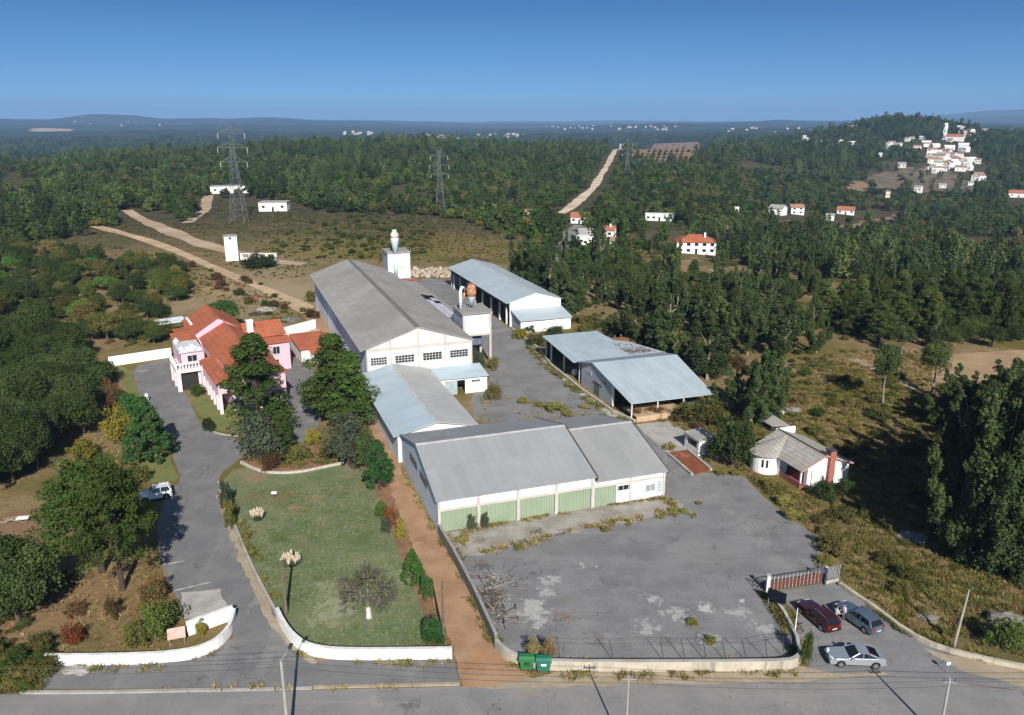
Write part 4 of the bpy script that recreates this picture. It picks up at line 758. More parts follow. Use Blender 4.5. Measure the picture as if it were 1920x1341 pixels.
c_ = MB(); c_.box(3.9, 4.75, -.5, -.005, 0, SR + .45); c_.box(3.95, 4.7, -.004, .5, 2.9, SR + .45); ch = c_.build('chimney', m_brick, t); c_ = MB(); c_.box(3.8, 4.85, -.55, .55, SR + .455, SR + .55); c_.build('chimney_cap', m_trim, ch)
for x0, x1 in ((2.3, 3.5), (5.1, 6.3)): window(t, 'y', 0, x0, x1, .9, 1.9, -1, nx=2, mglass=mat("white_shutter", (.70, .69, .67), None, 2.), mframe=m_white2)
c_ = MB(); c_.tube([(1.6, -.06, 0), (1.6, -.06, 2.4)], .04, 5); c_.build('downpipe', m_trim, t)
P = at(1452, 800); a, b = W.ab(P); t = thing('ruined_shed', 'low collapsed shed with sagging grey roof behind the bungalow', 'ruin', W, a, b)
k = MB(); k.slab([(a - 2.0, b - 1.8, 1.1), (a + 1.0, b - 2.2, .9), (a + .6, b + 3.4, 1.6), (a - 2.2, b + 3.6, 1.4)], .12); k.build('roof', m_rooflow, t); k = MB(); k.box(a - 1.9, a + .8, b - 1.6, b - 1.4, 0, .8); k.box(a - 1.9, a - 1.7, b - 1.4, b + 3.2, 0, .9); k.build('wall', m_dark, t)
# ------------------------------------------------------------------ villa and garden buildings
V = Frame(at(419.5, 776.5), R_(-30))
m_pink = mat("pink_render", (.72, .46, .545), (.66, .42, .50), .5, rough=.9, fine=.06, streak=((1.2, 1.2, .2), (.52, .38, .42), .4))
m_pinkpale = mat("pale_pink_render", (.74, .60, .64), (.68, .55, .59), .5, rough=.9, fine=.06)
m_tilex = mat("red_roof_tiles", (.42, .135, .068), (.34, .105, .055), .35, rough=.9, fine=.14, ribs=(1, .5, .22, .9), spec=.1, streak=((.5, .5, .5), (.30, .10, .05), .45))
m_tiley = mat("red_roof_tiles_cross", (.42, .135, .068), (.34, .105, .055), .35, rough=.9, fine=.14, ribs=(0, .5, .22, .9), spec=.1, streak=((.5, .5, .5), (.30, .10, .05), .45))
t = thing('villa', 'pink two storey villa with stepped red tile roofs and an arcaded front wing', 'villa', V, 0, 0)
def hip_block(v0, v1, u0, u1, ze, zr, axis, base=0, over=.4, nm='wing_wall', rn='roof', mw=None, name_lbl=None):
    w = MB(); mm = (v0 + v1) / 2; um = (u0 + u1) / 2
    if axis == 'u':
        w.prism(gable_pts(v0, v1, ze - .1, zr - .12, None, base), 'y', u0, u1); w.build(nm, mw or m_pink, t)
        k = (zr - ze) / (mm - v0); e = ze - over * k
        r = MB(); r.slab([(v0 - over, u0 - over, e), (mm, u0 - over, zr), (mm, u1 + over, zr), (v0 - over, u1 + over, e)], .14); r.slab([(mm, u0 - over, zr), (v1 + over, u0 - over, e), (v1 + over, u1 + over, e), (mm, u1 + over, zr)], .14); ro = r.build(rn, m_tilex, t)
        c = MB(); c.tube([(mm, u0 - over, zr + .03), (mm, u1 + over, zr + .03)], .13, 6); c.build('ridge_tiles', m_tilex, ro)
    else:
        w.prism([(u0, base), (u1, base), (u1, ze - .1), (um, zr - .12), (u0, ze - .1)], 'x', v0, v1); w.build(nm, mw or m_pink, t)
        k = (zr - ze) / (um - u0); e = ze - over * k
        r = MB(); r.slab([(v0 - over, u0 - over, e), (v1 + over, u0 - over, e), (v1 + over, um, zr), (v0 - over, um, zr)], .14); r.slab([(v0 - over, um, zr), (v1 + over, um, zr), (v1 + over, u1 + over, e), (v0 - over, u1 + over, e)], .14); ro = r.build(rn, m_tiley, t)
        c = MB(); c.tube([(v0 - over, um, zr + .03), (v1 + over, um, zr + .03)], .13, 6); c.build('ridge_tiles', m_tiley, ro)
    return ro
hip_block(1.6, 10.2, 11.0, 27.0, 6.5, 8.7, 'u', nm='main_wall', rn='main_roof')
hip_block(.4, 9.2, 26.3, 38.0, 7.3, 9.9, 'u', nm='rear_wall', rn='rear_roof')
hip_block(9.0, 15.6, 21.3, 28.4, 6.6, 8.3, 'v', nm='side_wing_wall', rn='side_wing_roof')
w_ = MB(); w_.box(9.5, 16.0, 19.2, 21.2, 0, 5.4); w_.build('side_wing_front', m_pink, t)
r_ = MB(); r_.slab([(9.4, 18.8, 5.45), (16.3, 18.8, 5.45), (16.3, 21.3, 6.1), (9.4, 21.3, 6.1)], .14); r_.build('lower_roof', m_tiley, t)
# front wing: arcade below, glazed gallery above, two roof steps
a_ = MB(); n = 5; W0, W1 = 0.0, 14.2
for i in range(n + 1):
    u = W0 + (W1 - W0) * i / n; a_.box(-.45, .05, max(u - .35, 0), min(u + .35, W1), 0, 2.35)
for i in range(n):
    u0, u1 = W0 + (W1 - W0) * i / n + .35, W0 + (W1 - W0) * (i + 1) / n - .35; um, rr_ = (u0 + u1) / 2, (u1 - u0) / 2
    pts = [(u0, 2.36)] + [(um - rr_ * math.cos(R_(k)), 2.36 + .75 * math.sin(R_(k))) for k in range(20, 161, 20)] + [(u1, 2.36), (u1, 3.4), (u0, 3.4)]; a_.prism(pts, 'x', -.45, .05)
for i in range(n + 1):
    u = W0 + (W1 - W0) * i / n; a_.box(-.45, .05, max(u - .35, 0), min(u + .35, W1), 2.35, 3.4)
a_.build('arcade', m_pinkpale, t)
w_ = MB(); w_.box(1.6, 10.0, .2, 10.9, 0, 5.6); w_.box(.06, 1.58, 10.95, 14.2, 0, 5.4); w_.box(2.0, 10.2, -.05, .19, 0, 5.2); w_.build('front_wing_wall', m_pink, t)
w_ = MB(); w_.box(-.45, 2.6, 0, .2, 3.42, 4.2); w_.box(-.45, -.25, .21, 14.2, 3.42, 4.2); w_.box(.0, 1.58, .21, 14.2, 3.41, 3.5); w_.build('gallery_parapet', m_pink, t)
for i in range(8):
    u = .3 + i * 1.95; window(t, 'x', -.33, u, u + 1.6, 4.3, 5.2, -1, nx=2, sill=False)
window(t, 'y', .05, -.2, 1.4, 4.3, 5.2, -1, nx=2, sill=False)
w_ = MB(); w_.box(-.35, 2.0, .21, 14.2, 5.3, 5.38); w_.build('gallery_lintel', m_white2, t)
r_ = MB(); r_.slab([(-.9, -.6, 5.4), (1.6, -.6, 6.25), (1.6, 14.0, 6.25), (-.9, 14.0, 5.4)], .14); r_.build('lower_roof', m_tilex, t)
w_ = MB(); w_.box(1.5, 1.6, -.3, 14.0, 6.1, 6.55); w_.build('roof_step', m_white2, t)
r_ = MB(); r_.slab([(1.45, -.4, 6.6), (4.2, -.4, 7.5), (4.2, 15.0, 7.5), (1.45, 15.0, 6.6)], .14); r_.slab([(4.2, -.4, 7.5), (10.6, -.4, 5.6), (10.6, 11, 5.6), (4.2, 11, 7.5)], .14); r_.build('gallery_roof', m_tilex, t)
c_ = MB(); c_.prism([(1.6, 5.6), (10.2, 5.6), (4.2, 7.36), (1.6, 6.5)], 'y', -.04, .19); c_.build('gable', m_pink, t)
# porch tower with ornate balcony
w_ = MB(); w_.box(-4.6, -3.9, 15.0, 15.7, 0, 3.3); w_.box(-4.6, -3.9, 22.4, 23.1, 0, 3.3); w_.box(-.6, .05, 14.3, 15.7, 0, 3.3); w_.box(-4.6, -3.9, 18.6, 19.3, 0, 3.3); w_.box(-4.6, .0, 15.0, 23.1, 3.3, 3.9); w_.box(-1.0, .35, 15.71, 24, 0, 3.29); w_.build('porch', m_pinkpale, t)
w_ = MB(); w_.box(-3.4, .38, 16.0, 22.8, 3.91, 6.6); w_.build('porch_room', m_pink, t)
b_ = MB()
for i in range(9): b_.lathe([(.10, 3.92), (.15, 4.2), (.08, 4.45), (.12, 4.75)], (-4.45 + i * .52, 15.15, 0), 8)
for i in range(14): b_.lathe([(.10, 3.92), (.15, 4.2), (.08, 4.45), (.12, 4.75)], (-4.45, 15.7 + i * .54, 0), 8)
b_.box(-4.65, .0, 15.0, 15.3, 4.76, 4.95); b_.box(-4.65, -4.3, 15.31, 23.1, 4.76, 4.95); b_.build('balustrade', m_white2, t)
c_ = MB(); c_.box(-3.7, .2, 15.7, 23.0, 6.62, 6.9); c_.lathe([(.5, 6.9), (.62, 7.2), (.3, 7.5), (.12, 7.8)], (-3.2, 16.3, 0), 10); c_.lathe([(.5, 6.9), (.62, 7.2), (.3, 7.5), (.12, 7.8)], (-3.2, 22.4, 0), 10); c_.prism([(-3.7, 6.91), (.2, 6.91), (-1.6, 8.2)], 'y', 15.72, 16.0); c_.build('ornament', mat("ornate_plaster", (.66, .66, .68), (.42, .43, .47), 2.2, rough=.9, fine=.2), t)
window(t, 'y', 16.0, -2.4, -.9, 4.9, 6.0, -1, nx=2); d_ = MB(); d_.box(-3.85, -.65, 15.72, 15.76, 0, 3.25); d_.build('porch_dark_panel', m_dark, t)  # solid near-black panel paints the shade inside the porch
r_ = MB(); r_.slab([(-3.6, 23.2, 6.9), (.5, 23.2, 6.9), (.5, 27.5, 7.5), (-3.6, 27.5, 7.5)], .14); r_.slab([(-2.5, 27.4, 6.9), (.5, 27.4, 7.2), (.5, 33, 7.2), (-2.5, 33, 6.9)], .14); r_.build('side_roof', m_tiley, t)
w_ = MB(); w_.box(-3.3, .39, 23.3, 27.3, 0, 6.8); w_.box(-2.2, .39, 27.4, 32.6, 0, 6.8); w_.build('side_annex_wall', m_pinkpale, t)
for v in (11, 13.5): window(t, 'y', 19.2, v - .6, v + .6, 3.2, 4.6, -1, nx=2)
for v in (10.8, 13.2): window(t, 'y', 19.2, v - .6, v + .6, .8, 2.1, -1, nx=2)
for v in (4, 7): window(t, 'y', -.05, v - .6, v + .6, 3.3, 4.6, -1, nx=2)
c_ = MB(); c_.box(9.2, 10.3, 22.0, 22.9, 7.2, 9.3); c_.build('chimney', m_white2, t); c_ = MB(); c_.box(9.1, 10.4, 21.9, 23.0, 9.302, 9.5); c_.build('chimney_cap', m_white2, t)
w_ = MB(); w_.box(.6, 1.0, 31.0, 37.0, 7.75, 8.05); w_.build('roof_flashing', m_white2, t)
# garage
P = at(556, 685); t = thing('garage', 'white garage with single red tiled slope and small porch roof right of the pink villa', 'garage', V, 17.8, 22.0)
w_ = MB(); w_.box(18.8, 19.05, 22.0, 30.0, 0, 2.6); w_.prism([(22, 0), (30, 0), (30, 4.0), (22, 2.6)], 'x', 24.55, 24.8); w_.box(19.06, 24.54, 22, 22.25, 0, 2.55); w_.box(19.06, 24.54, 29.7, 29.95, 0, 3.9); w_.build('wall', m_whitedirty, t)
r_ = MB(); r_.slab([(18.4, 21.6, 2.65), (25.1, 21.6, 2.65), (25.1, 29.2, 4.0), (18.4, 29.2, 4.0)], .14); r_.build('roof', m_tiley, t)
r_ = MB(); r_.slab([(20.3, 19.9, 1.95), (23.5, 19.9, 1.95), (23.5, 21.95, 2.45), (20.3, 21.95, 2.45)], .12); r_.build('porch_roof', m_tiley, t)
w_ = MB(); w_.box(20.5, 20.7, 20.1, 21.95, 0, 2.0); w_.box(23.1, 23.3, 20.1, 21.95, 0, 2.0); w_.box(20.71, 23.09, 20.1, 20.3, 0, 1.0); w_.build('porch_wall', m_whitedirty, t)
d_ = MB(); d_.box(19.2, 20.2, 21.94, 21.997, 0, 2.1); d_.build('door', m_frame, t)
P = at(322, 632); hc = tall(P, 606); t = thing('carport', 'small carport with milky white sheet roof behind the pink villa', 'carport', Frame(P, R_(-30)), 0, 0)
k = MB(); k.slab([(-2.6, 0, hc), (3.2, 0, hc + .2), (3.2, 4.5, hc + .3), (-2.6, 4.5, hc + .1)], .12); k.build('roof', mat("milky_roof", (.72, .75, .76), (.55, .6, .62), .6, rough=.5), t)
for a, b in ((-2.3, .3), (2.9, .3), (-2.3, 4.2), (2.9, 4.2)): k = MB(); k.box(a - .1, a + .1, b - .1, b + .1, 0, hc - .1); k.build('post', m_white2, t)

# ------------------------------------------------------------------ walls and fences
def wall_line(name, label, pix, h, th, material, cap=None, smooth=0, cat='wall', z0=0, group=None, hts=None):
    P = [tuple(at(*p)[:2]) for p in pix]
    if smooth: P = chaikin(P, smooth)
    t = thing(name, label, cat, WORLD, P[0][0], P[0][1], group=group); mb = MB(); cb = MB(); n = len(P); L_, R2 = [], []
    for i in range(n):
        a, b = P[max(i - 1, 0)], P[min(i + 1, n - 1)]; d = Vector((b[0] - a[0], b[1] - a[1], 0)).normalized(); nn = (-d.y * th / 2, d.x * th / 2)
        L_.append((P[i][0] + nn[0], P[i][1] + nn[1])); R2.append((P[i][0] - nn[0], P[i][1] - nn[1]))
    H = np.interp(np.linspace(0, 1, n), np.linspace(0, 1, len(hts)), hts) if hts else [h] * n
    def ribbon(mb, za, zb, e=0):
        b0 = len(mb.v)
        for i in range(n):
            l, r = Vector(L_[i]), Vector(R2[i]); d = (l - r).normalized() * e; l, r = l + d, r - d
            mb.v += [(l.x, l.y, za(i)), (r.x, r.y, za(i)), (r.x, r.y, zb(i)), (l.x, l.y, zb(i))]
            if i: q = b0 + 4 * (i - 1); mb.f += [(q + j, q + (j + 1) % 4, q + 4 + (j + 1) % 4, q + 4 + j) for j in range(4)]
        mb.f += [(b0, b0 + 1, b0 + 2, b0 + 3), (b0 + 4 * (n - 1), b0 + 4 * (n - 1) + 3, b0 + 4 * (n - 1) + 2, b0 + 4 * (n - 1) + 1)]
    ribbon(mb, lambda i: z0 - .1, lambda i: z0 + H[i]); mb.build('wall_body', material, t)
    if cap: ribbon(cb, lambda i: z0 + H[i] + .002, lambda i: z0 + H[i] + .07, .03); cb.build('coping', cap, t)
    return t, P
m_wallw = mat("whitewashed_wall", (.80, .80, .78), (.73, .73, .71), .8, rough=.9, fine=.07, streak=((1.2, 1.2, .5), (.45, .42, .37), .6))
m_capw = mat("worn_coping", (.74, .735, .72), (.56, .55, .52), 1.5, rough=.9, fine=.15)
m_wallc = mat("stained_concrete_wall", (.50, .445, .35), (.39, .35, .28), .7, rough=.95, fine=.12, streak=((1.6, 1.6, .2), (.17, .15, .13), .7))
m_walld = mat("grey_block_wall", (.20, .19, .18), (.15, .145, .14), 1., rough=.95, fine=.12)
wall_line('boundary_wall', 'white curved wall sweeping from the verge round the left of the driveway mouth', [(88, 1246), (200, 1246), (330, 1241), (395, 1226), (430, 1195), (438, 1172), (441, 1158)], 1.0, .25, m_wallw, m_capw, 2)
wall_line('boundary_wall', 'short straight white wall with a gap end set back left of the driveway', [(352, 1192), (380, 1181), (438, 1160)], 1.4, .25, m_wallw, m_capw)
wall_line('boundary_wall', 'long white wall curving along the bottom of the lawn beside the road', [(521, 1158), (530, 1178), (548, 1205), (575, 1226), (620, 1235), (700, 1236), (848, 1234)], 1.05, .28, m_wallw, m_capw, 2)
wall_line('boundary_wall', 'clean white garden wall running left from the pink villa into the wood', [(205, 687), (322, 669)], 1.9, .25, m_white2)
wall_line('boundary_wall', 'white garden wall running right from the pink villa to the garage', [(527, 634), (592, 616)], 2.2, .3, m_white2)
wall_line('yard_wall', 'tall grey block wall dividing the orange dirt track from the yard', [(824, 1004), (850, 1048), (890, 1125), (930, 1213)], 1.35, .25, m_walld, mat("dull_coping", (.30, .29, .27), None, 1.))
wall_line('yard_wall', 'stained concrete front wall of the yard along the road', [(930, 1216), (950, 1237), (980, 1248), (1030, 1257), (1250, 1257), (1470, 1256), (1492, 1250), (1500, 1238)], .95, .3, m_wallc, m_conc, 2)
wall_line('yard_wall', 'low weedy curb wall between the yard and the gate forecourt', [(1500, 1236), (1494, 1200), (1470, 1152), (1440, 1112)], .45, .3, m_conc)
wall_line('field_wall', 'low stone curb between the forecourt and the dry field', [(1574, 1098), (1640, 1142), (1700, 1188), (1760, 1218), (1850, 1240), (1960, 1262)], .4, .35, m_wallc, None, 1)
wall_line('garden_edging', 'crooked pale stone edging between the lawn and the shrub bed', [(452, 868), (475, 880), (505, 888), (560, 887), (610, 876), (645, 869)], .3, .3, mat("pale_field_stone", (.50, .47, .42), (.36, .33, .29), 2.5, rough=.95, fine=.25), None, 2)
wall_line('garden_edging', 'thin stone edging along the right side of the driveway', [(410, 905), (438, 980), (462, 1040), (486, 1090), (518, 1150)], .25, .25, m_conc, None, 1)
wall_line('garden_edging', 'curved concrete edging below the villa garden', [(378, 790), (396, 809), (420, 816), (446, 818)], .18, .2, m_conc, None, 1)
#
for lab, pp in (('long pale kerb along the road in front of the left white wall', [(38, 1299), (200, 1298), (415, 1294)]), ('sunken pale kerb across the driveway mouth', [(417, 1294), (585, 1290)]), ('yellowed kerb along the road below the lawn wall', [(588, 1289), (862, 1283)])):
    wall_line('kerb', lab, pp, .13 if 'sunken' not in lab else .06, .32, m_conc if 'yellow' not in lab else m_verge, None, 0, 'kerb')
wall_line('lane_wall', 'low stone curb wall along the lane in front of the open sheds', [(960, 618), (1010, 655), (1032, 685), (1090, 732), (1150, 774), (1190, 792)], .5, .35, m_wallc)
k = thing('rubble_wall', 'long pale rubble bank behind the far end of the hall', 'rubble', WORLD, *at(770, 512)[:2]); mb = MB()
for i in range(170):
    P = at(768 + rng.random() * 75, 503 + rng.random() * 17); s = .3 + .8 * rng.random(); mb.add([(P[0] + s * (rng.random() - .5) * 2 * c[0], P[1] + s * c[1] * (.6 + .5 * rng.random()), P[2] + s * c[2] * (.5 + .6 * rng.random())) for c in [(-1, -1, 0), (1, -1, 0), (1, 1, 0), (-1, 1, 0), (-.6, -.6, 1), (.6, -.6, 1), (.5, .6, 1), (-.6, .5, 1)]], [(4, 5, 6, 7), (0, 1, 5, 4), (1, 2, 6, 5), (2, 3, 7, 6), (3, 0, 4, 7)])
o_ = mb.build('stones', mat("pale_rubble", (.46, .40, .32), (.36, .30, .23), 1., rough=1., fine=.2), k)

# fence posts leaning along the front wall, with wires
pl = [(1000, 1243), (1050, 1243), (1150, 1245), (1245, 1246), (1285, 1246), (1325, 1246), (1362, 1245), (1400, 1244), (1440, 1243), (1472, 1239), (1490, 1222), (1484, 1190)]
tops = []
for i, p in enumerate(pl):
    P = at(*p); t = thing('fence_post', 'rusty leaning fence post in the row along the yard front wall', 'fence post', WORLD, P[0], P[1], .9 if i < 10 else .4, group='fence posts along the yard front wall')
    z = .9 if i < 10 else .4; lean = (-.45 + .2 * rng.random(), .35 * rng.random()); k = MB(); top = (P[0] + lean[0], P[1] + .3 + lean[1], z + 1.25); k.tube([(P[0], P[1] + .3, z - .6), top], .035, 5); k.build('post', m_trim, t); tops.append(top)
for hgt, lb in ((0, 'top strand of rusty wire strung along the leaning fence posts'), (.5, 'lower strand of rusty wire strung along the leaning fence posts')):
    k = MB(); k.tube([(x - (x - x) * hgt, y, z - hgt) for x, y, z in tops], .012, 4); props(k.build('fence_wire', m_trim), lb, 'wire')

# sliding gate and fence panel
A_, B_ = Vector(at(1436, 1110)), Vector(at(1546, 1093)); t = thing('sliding_gate', 'barred sliding gate with rusty red lower half across the yard entrance', 'gate', WORLD, A_.x, A_.y)
d = (B_ - A_); Ln = d.length; d.normalize(); nn = Vector((-d.y, d.x, 0)); k = MB(); k2 = MB()
for i in range(int(Ln / .42)):
    p = A_ + d * (i * .42); k.tube([(p.x, p.y, .12), (p.x, p.y, 1.75)], .03, 4)
k.build('bars', mat("pale_gate_paint", (.62, .61, .6), (.40, .32, .29), 2., rough=.8), t)
for z in (.1, .85, 1.7): k2.tube([(A_.x, A_.y, z), (B_.x, B_.y, z)], .045, 5)
k2.build('rails', m_trim, t)
k3 = MB(); q = nn * .05
k3.add([(A_.x + q.x, A_.y + q.y, .15), (B_.x + q.x, B_.y + q.y, .15), (B_.x + q.x, B_.y + q.y, 1.15), (A_.x + q.x, A_.y + q.y, 1.15), (A_.x + q.x * 1.5, A_.y + q.y * 1.5, .15), (B_.x + q.x * 1.5, B_.y + q.y * 1.5, .15), (B_.x + q.x * 1.5, B_.y + q.y * 1.5, 1.15), (A_.x + q.x * 1.5, A_.y + q.y * 1.5, 1.15)], [(0, 1, 2, 3), (7, 6, 5, 4), (3, 2, 6, 7), (0, 4, 5, 1), (0, 3, 7, 4), (1, 5, 6, 2)]); k3.build('panel', mat("rusty_red_panel", (.15, .035, .02), (.09, .035, .03), 3., rough=.9, fine=.3), t)
for px, py, lb in ((1438, 1112, 'white gate pillar at the left end of the sliding gate'), (1546, 1096, 'dark blue steel gate post at the right end of the sliding gate')):
    P = at(px, py); tt = thing('gate_pillar', lb, 'gate post', WORLD, P[0], P[1]); k = MB(); w = .16 if px < 1500 else .09; k.box(P[0] - w, P[0] + w, P[1] - w, P[1] + w, 0, 2.0); k.build('shaft', m_pillar if px < 1500 else mat("dark_blue_paint", (.03, .05, .09), None, 1.), tt); k = MB(); k.box(P[0] - w - .05, P[0] + w + .05, P[1] - w - .05, P[1] + w + .05, 2.002, 2.1); k.build('cap', m_conc, tt)
A_, B_ = Vector(at(1548, 1094)), Vector(at(1572, 1088)); t = thing('barred_fence', 'short blue grey barred fence panel right of the gate', 'fence', WORLD, A_.x, A_.y); d = (B_ - A_); k = MB()
for i in range(9): p = A_ + d * (i / 8); k.tube([(p.x, p.y, .3), (p.x, p.y, 1.9)], .03, 4)
k.build('bars', m_metalwall, t); k = MB(); k.tube([(A_.x, A_.y, .4), (B_.x, B_.y, .4)], .04, 4); k.tube([(A_.x, A_.y, 1.85), (B_.x, B_.y, 1.85)], .04, 4); k.build('rails', m_trim, t); k = MB(); k.slab([(A_.x, A_.y - .1, .29), (B_.x, B_.y - .1, .29), (B_.x, B_.y + .1, .29), (A_.x, A_.y + .1, .29)], .29); k.build('base', m_conc, t)
P = at(1412, 1100); Q = at(1440, 1109); t = thing('rail_fence', 'blackened low rail fence left of the gate', 'fence', WORLD, P[0], P[1]); k = MB(); k.tube([(P[0], P[1], 1.0), (Q[0], Q[1], 1.1)], .05, 5); k.build('rails', m_trim, t); k = MB()
for i in range(4): f = i / 3; k.tube([(P[0] + (Q[0] - P[0]) * f, P[1] + (Q[1] - P[1]) * f, 0), (P[0] + (Q[0] - P[0]) * f, P[1] + (Q[1] - P[1]) * f, 1.1)], .05, 5)
k.build('posts', m_trim, t)
P = at(1456, 1136); t = thing('notice_board', 'dark blank board on two legs behind the forecourt curb', 'board', WORLD, P[0], P[1]); k = MB(); k.add([(P[0] - .9, P[1] + .2, .7), (P[0] + .5, P[1] - .9, .7), (P[0] + .5, P[1] - .9, 1.9), (P[0] - .9, P[1] + .2, 1.9), (P[0] - .86, P[1] + .26, .7), (P[0] + .54, P[1] - .84, .7), (P[0] + .54, P[1] - .84, 1.9), (P[0] - .86, P[1] + .26, 1.9)], [(0, 1, 2, 3), (7, 6, 5, 4), (0, 4, 5, 1), (3, 2, 6, 7), (0, 3, 7, 4), (1, 5, 6, 2)]); k.build('panel', mat("dark_board", (.012, .014, .022), None, 1., rough=1., spec=.02), t)
k = MB(); k.tube([(P[0] - .8, P[1] + .12, 0), (P[0] - .8, P[1] + .12, .75)], .04, 5); k.tube([(P[0] + .4, P[1] - .82, 0), (P[0] + .4, P[1] - .82, .75)], .04, 5); k.build('legs', m_steel, t)

# ------------------------------------------------------------------ poles, wires, lamps, bins
m_polec = mat("pole_concrete", (.36, .35, .33), (.29, .28, .265), 1.5, rough=.95, fine=.12)
def pole(px, py, top, label, material, r=.13, arm=None, lean=(0, 0), name='utility_pole', cat='pole', group=None):
    P = at(px, py); h = tall(P, top); t = thing(name, label, cat, WORLD, P[0], P[1], group=group)
    k = MB(); k.tube([(P[0], P[1], -.2), (P[0] + lean[0], P[1] + lean[1], h)], [r, r * .6], 8); k.build('shaft', material, t)
    if arm == 'cross':
        k = MB(); k.box(P[0] - .5, P[0] + .5, P[1] - .05, P[1] + .05, h - .35, h - .27); k.build('crossarm', m_steel, t)
        for x in (-.42, 0, .42): k = MB(); k.lathe([(.03, h - .27), (.05, h - .2), (.03, h - .1), (.045, h - .05)], (P[0] + x, P[1], 0), 8); k.build('insulator', m_trim, t)
    if arm == 'lamp':
        k = MB(); k.tube([(P[0], P[1], h - .1), (P[0] + .2, P[1] + .6, h + .25), (P[0] + .35, P[1] + 1.1, h + .3)], .035, 5); k.build('arm', m_steel, t); k = MB(); k.box(P[0] + .25, P[0] + .5, P[1] + .9, P[1] + 1.5, h + .22, h + .36); k.build('lamp_head', m_trim, t)
    return (P[0] + lean[0], P[1] + lean[1], h)
p1 = pole(543, 1405, 1238, 'concrete street lamp pole in front of the driveway mouth', m_polec, .16, 'lamp', name='street_lamp', cat='street lamp')
p2 = pole(1172, 1410, 1266, 'slim pole in the road centre foreground whose shadow points at the bins', m_polec, .09, 'cross')
p3 = pole(1760, 1385, 1272, 'grey pole near the silver car carrying the wires', m_polec, .13, 'cross')
pole(832, 1205, 1090, 'dark wooden pole standing in shrubs between lawn and dirt track', m_wood, .14)
pole(537, 1152, 1050, 'thick dark wooden pole at the left edge of the lawn', m_wood, .18)
pole(1788, 1212, 1106, 'leaning timber pole in the dry field beside the road', mat("pale_timber", (.36, .33, .29), (.28, .26, .23), 1.5, rough=.95), .13, lean=(.5, .1))
pole(1490, 1188, 1140, 'thin white post at the curb beside the dark red car', m_white2, .06, name='post', cat='post')
pole(1247, 872, 822, 'thin flagpole at the corner of the front warehouse', m_steel, .05, name='flagpole', cat='flagpole')
pole(601, 468, 438, 'short wooden pole in the meadow behind the hall', m_wood, .12)
def wire(a, b, sag, label, r=.02):
    k = MB(); n = 22; k.tube([(a[0] + (b[0] - a[0]) * i / n, a[1] + (b[1] - a[1]) * i / n, a[2] + (b[2] - a[2]) * i / n - sag * 4 * (i / n) * (1 - i / n)) for i in range(n + 1)], r, 4)
    props(k.build('overhead_wire', m_trim), label, 'wire')
for dz, lb in ((-.05, 'upper'), (-.55, 'lower')):
    wire((p1[0], p1[1], p1[2] + dz), (p2[0], p2[1], p2[2] - .1 + dz), .35, lb + ' overhead wire between the street lamp and the slim road pole')
    wire((p2[0], p2[1], p2[2] - .1 + dz), (p3[0], p3[1], p3[2] - .1 + dz), .4, lb + ' overhead wire between the slim road pole and the grey pole near the car')
    wire((p3[0], p3[1], p3[2] - .1 + dz), (p3[0] + 26, p3[1] + .5, p3[2] + dz), .4, lb + ' overhead wire leaving the grey pole to the right')
    wire((p1[0] - 24, p1[1] - .3, p1[2] + dz - .3), (p1[0], p1[1], p1[2] + dz), .3, lb + ' overhead wire reaching the street lamp from the left')
m_bin = paint("green_bin_plastic", (.025, .16, .05), .45)
m_bin2 = paint("teal_bin_plastic", (.02, .15, .10), .45)
def bin_(px, py, mm, label, rot):
    P = at(px, py); t = thing('waste_bin', label, 'waste bin', Frame((P[0], P[1], 0.02), rot), 0, 0)
    k = MB(); b = [(-.6, -.42), (.6, -.42), (.6, .42), (-.6, .42)]; k.v = [(x * .88, y * .85, .2) for x, y in b] + [(x, y, 1.15) for x, y in b]; k.f = [(3, 2, 1, 0), (4, 5, 6, 7), (0, 1, 5, 4), (1, 2, 6, 5), (2, 3, 7, 6), (3, 0, 4, 7)]; k.build('tub', mm, t)
    k = MB(); k.prism([(-.47, 1.16), (.45, 1.16), (.47, 1.24), (.2, 1.42), (-.25, 1.42), (-.47, 1.26)], 'x', -.66, .66); k.build('lid', mm, t)
    k = MB(); k.box(-.7, .7, -.48, -.43, 1.06, 1.14); k.build('rim', mm, t)
    for x in (-.45, .45):
        for y in (-.3, .3): k = MB(); k.prism([(y + .1 * math.cos(R_(q)), .1 + .1 * math.sin(R_(q))) for q in range(0, 360, 45)], 'x', x - .04, x + .04); k.build('wheel', m_trim, t)
    k = MB(); k.box(-.22, .22, -.46, -.435, .75, .95); k.build('sticker', m_white2 if mm is m_bin2 else m_dark, t)
bin_(988, 1254, m_bin, 'bright green wheeled waste bin, the nearer to the dirt track', .05); bin_(1019, 1257, m_bin2, 'teal green wheeled waste bin with white mark beside the yard wall', .02)
P = at(515, 932); t = thing('garden_lamp', 'small white lamp box on a short stem in the lawn', 'garden lamp', WORLD, P[0], P[1]); k = MB(); k.tube([(P[0], P[1], 0), (P[0], P[1], .5)], .04, 6); k.build('stem', m_trim, t); k = MB(); k.box(P[0] - .32, P[0] + .32, P[1] - .15, P[1] + .15, .5, .75); k.build('head', m_white2, t)
P = at(276, 752); t = thing('bollard', 'white gate bollard at the left edge of the upper driveway', 'bollard', WORLD, P[0], P[1]); k = MB(); k.box(P[0] - .22, P[0] + .22, P[1] - .22, P[1] + .22, 0, 1.1); k.build('shaft', m_white2, t); k = MB(); k.lathe([(.3, 1.1), (.22, 1.25), (.05, 1.4)], (P[0], P[1], 0), 10); k.build('cap', m_white2, t)
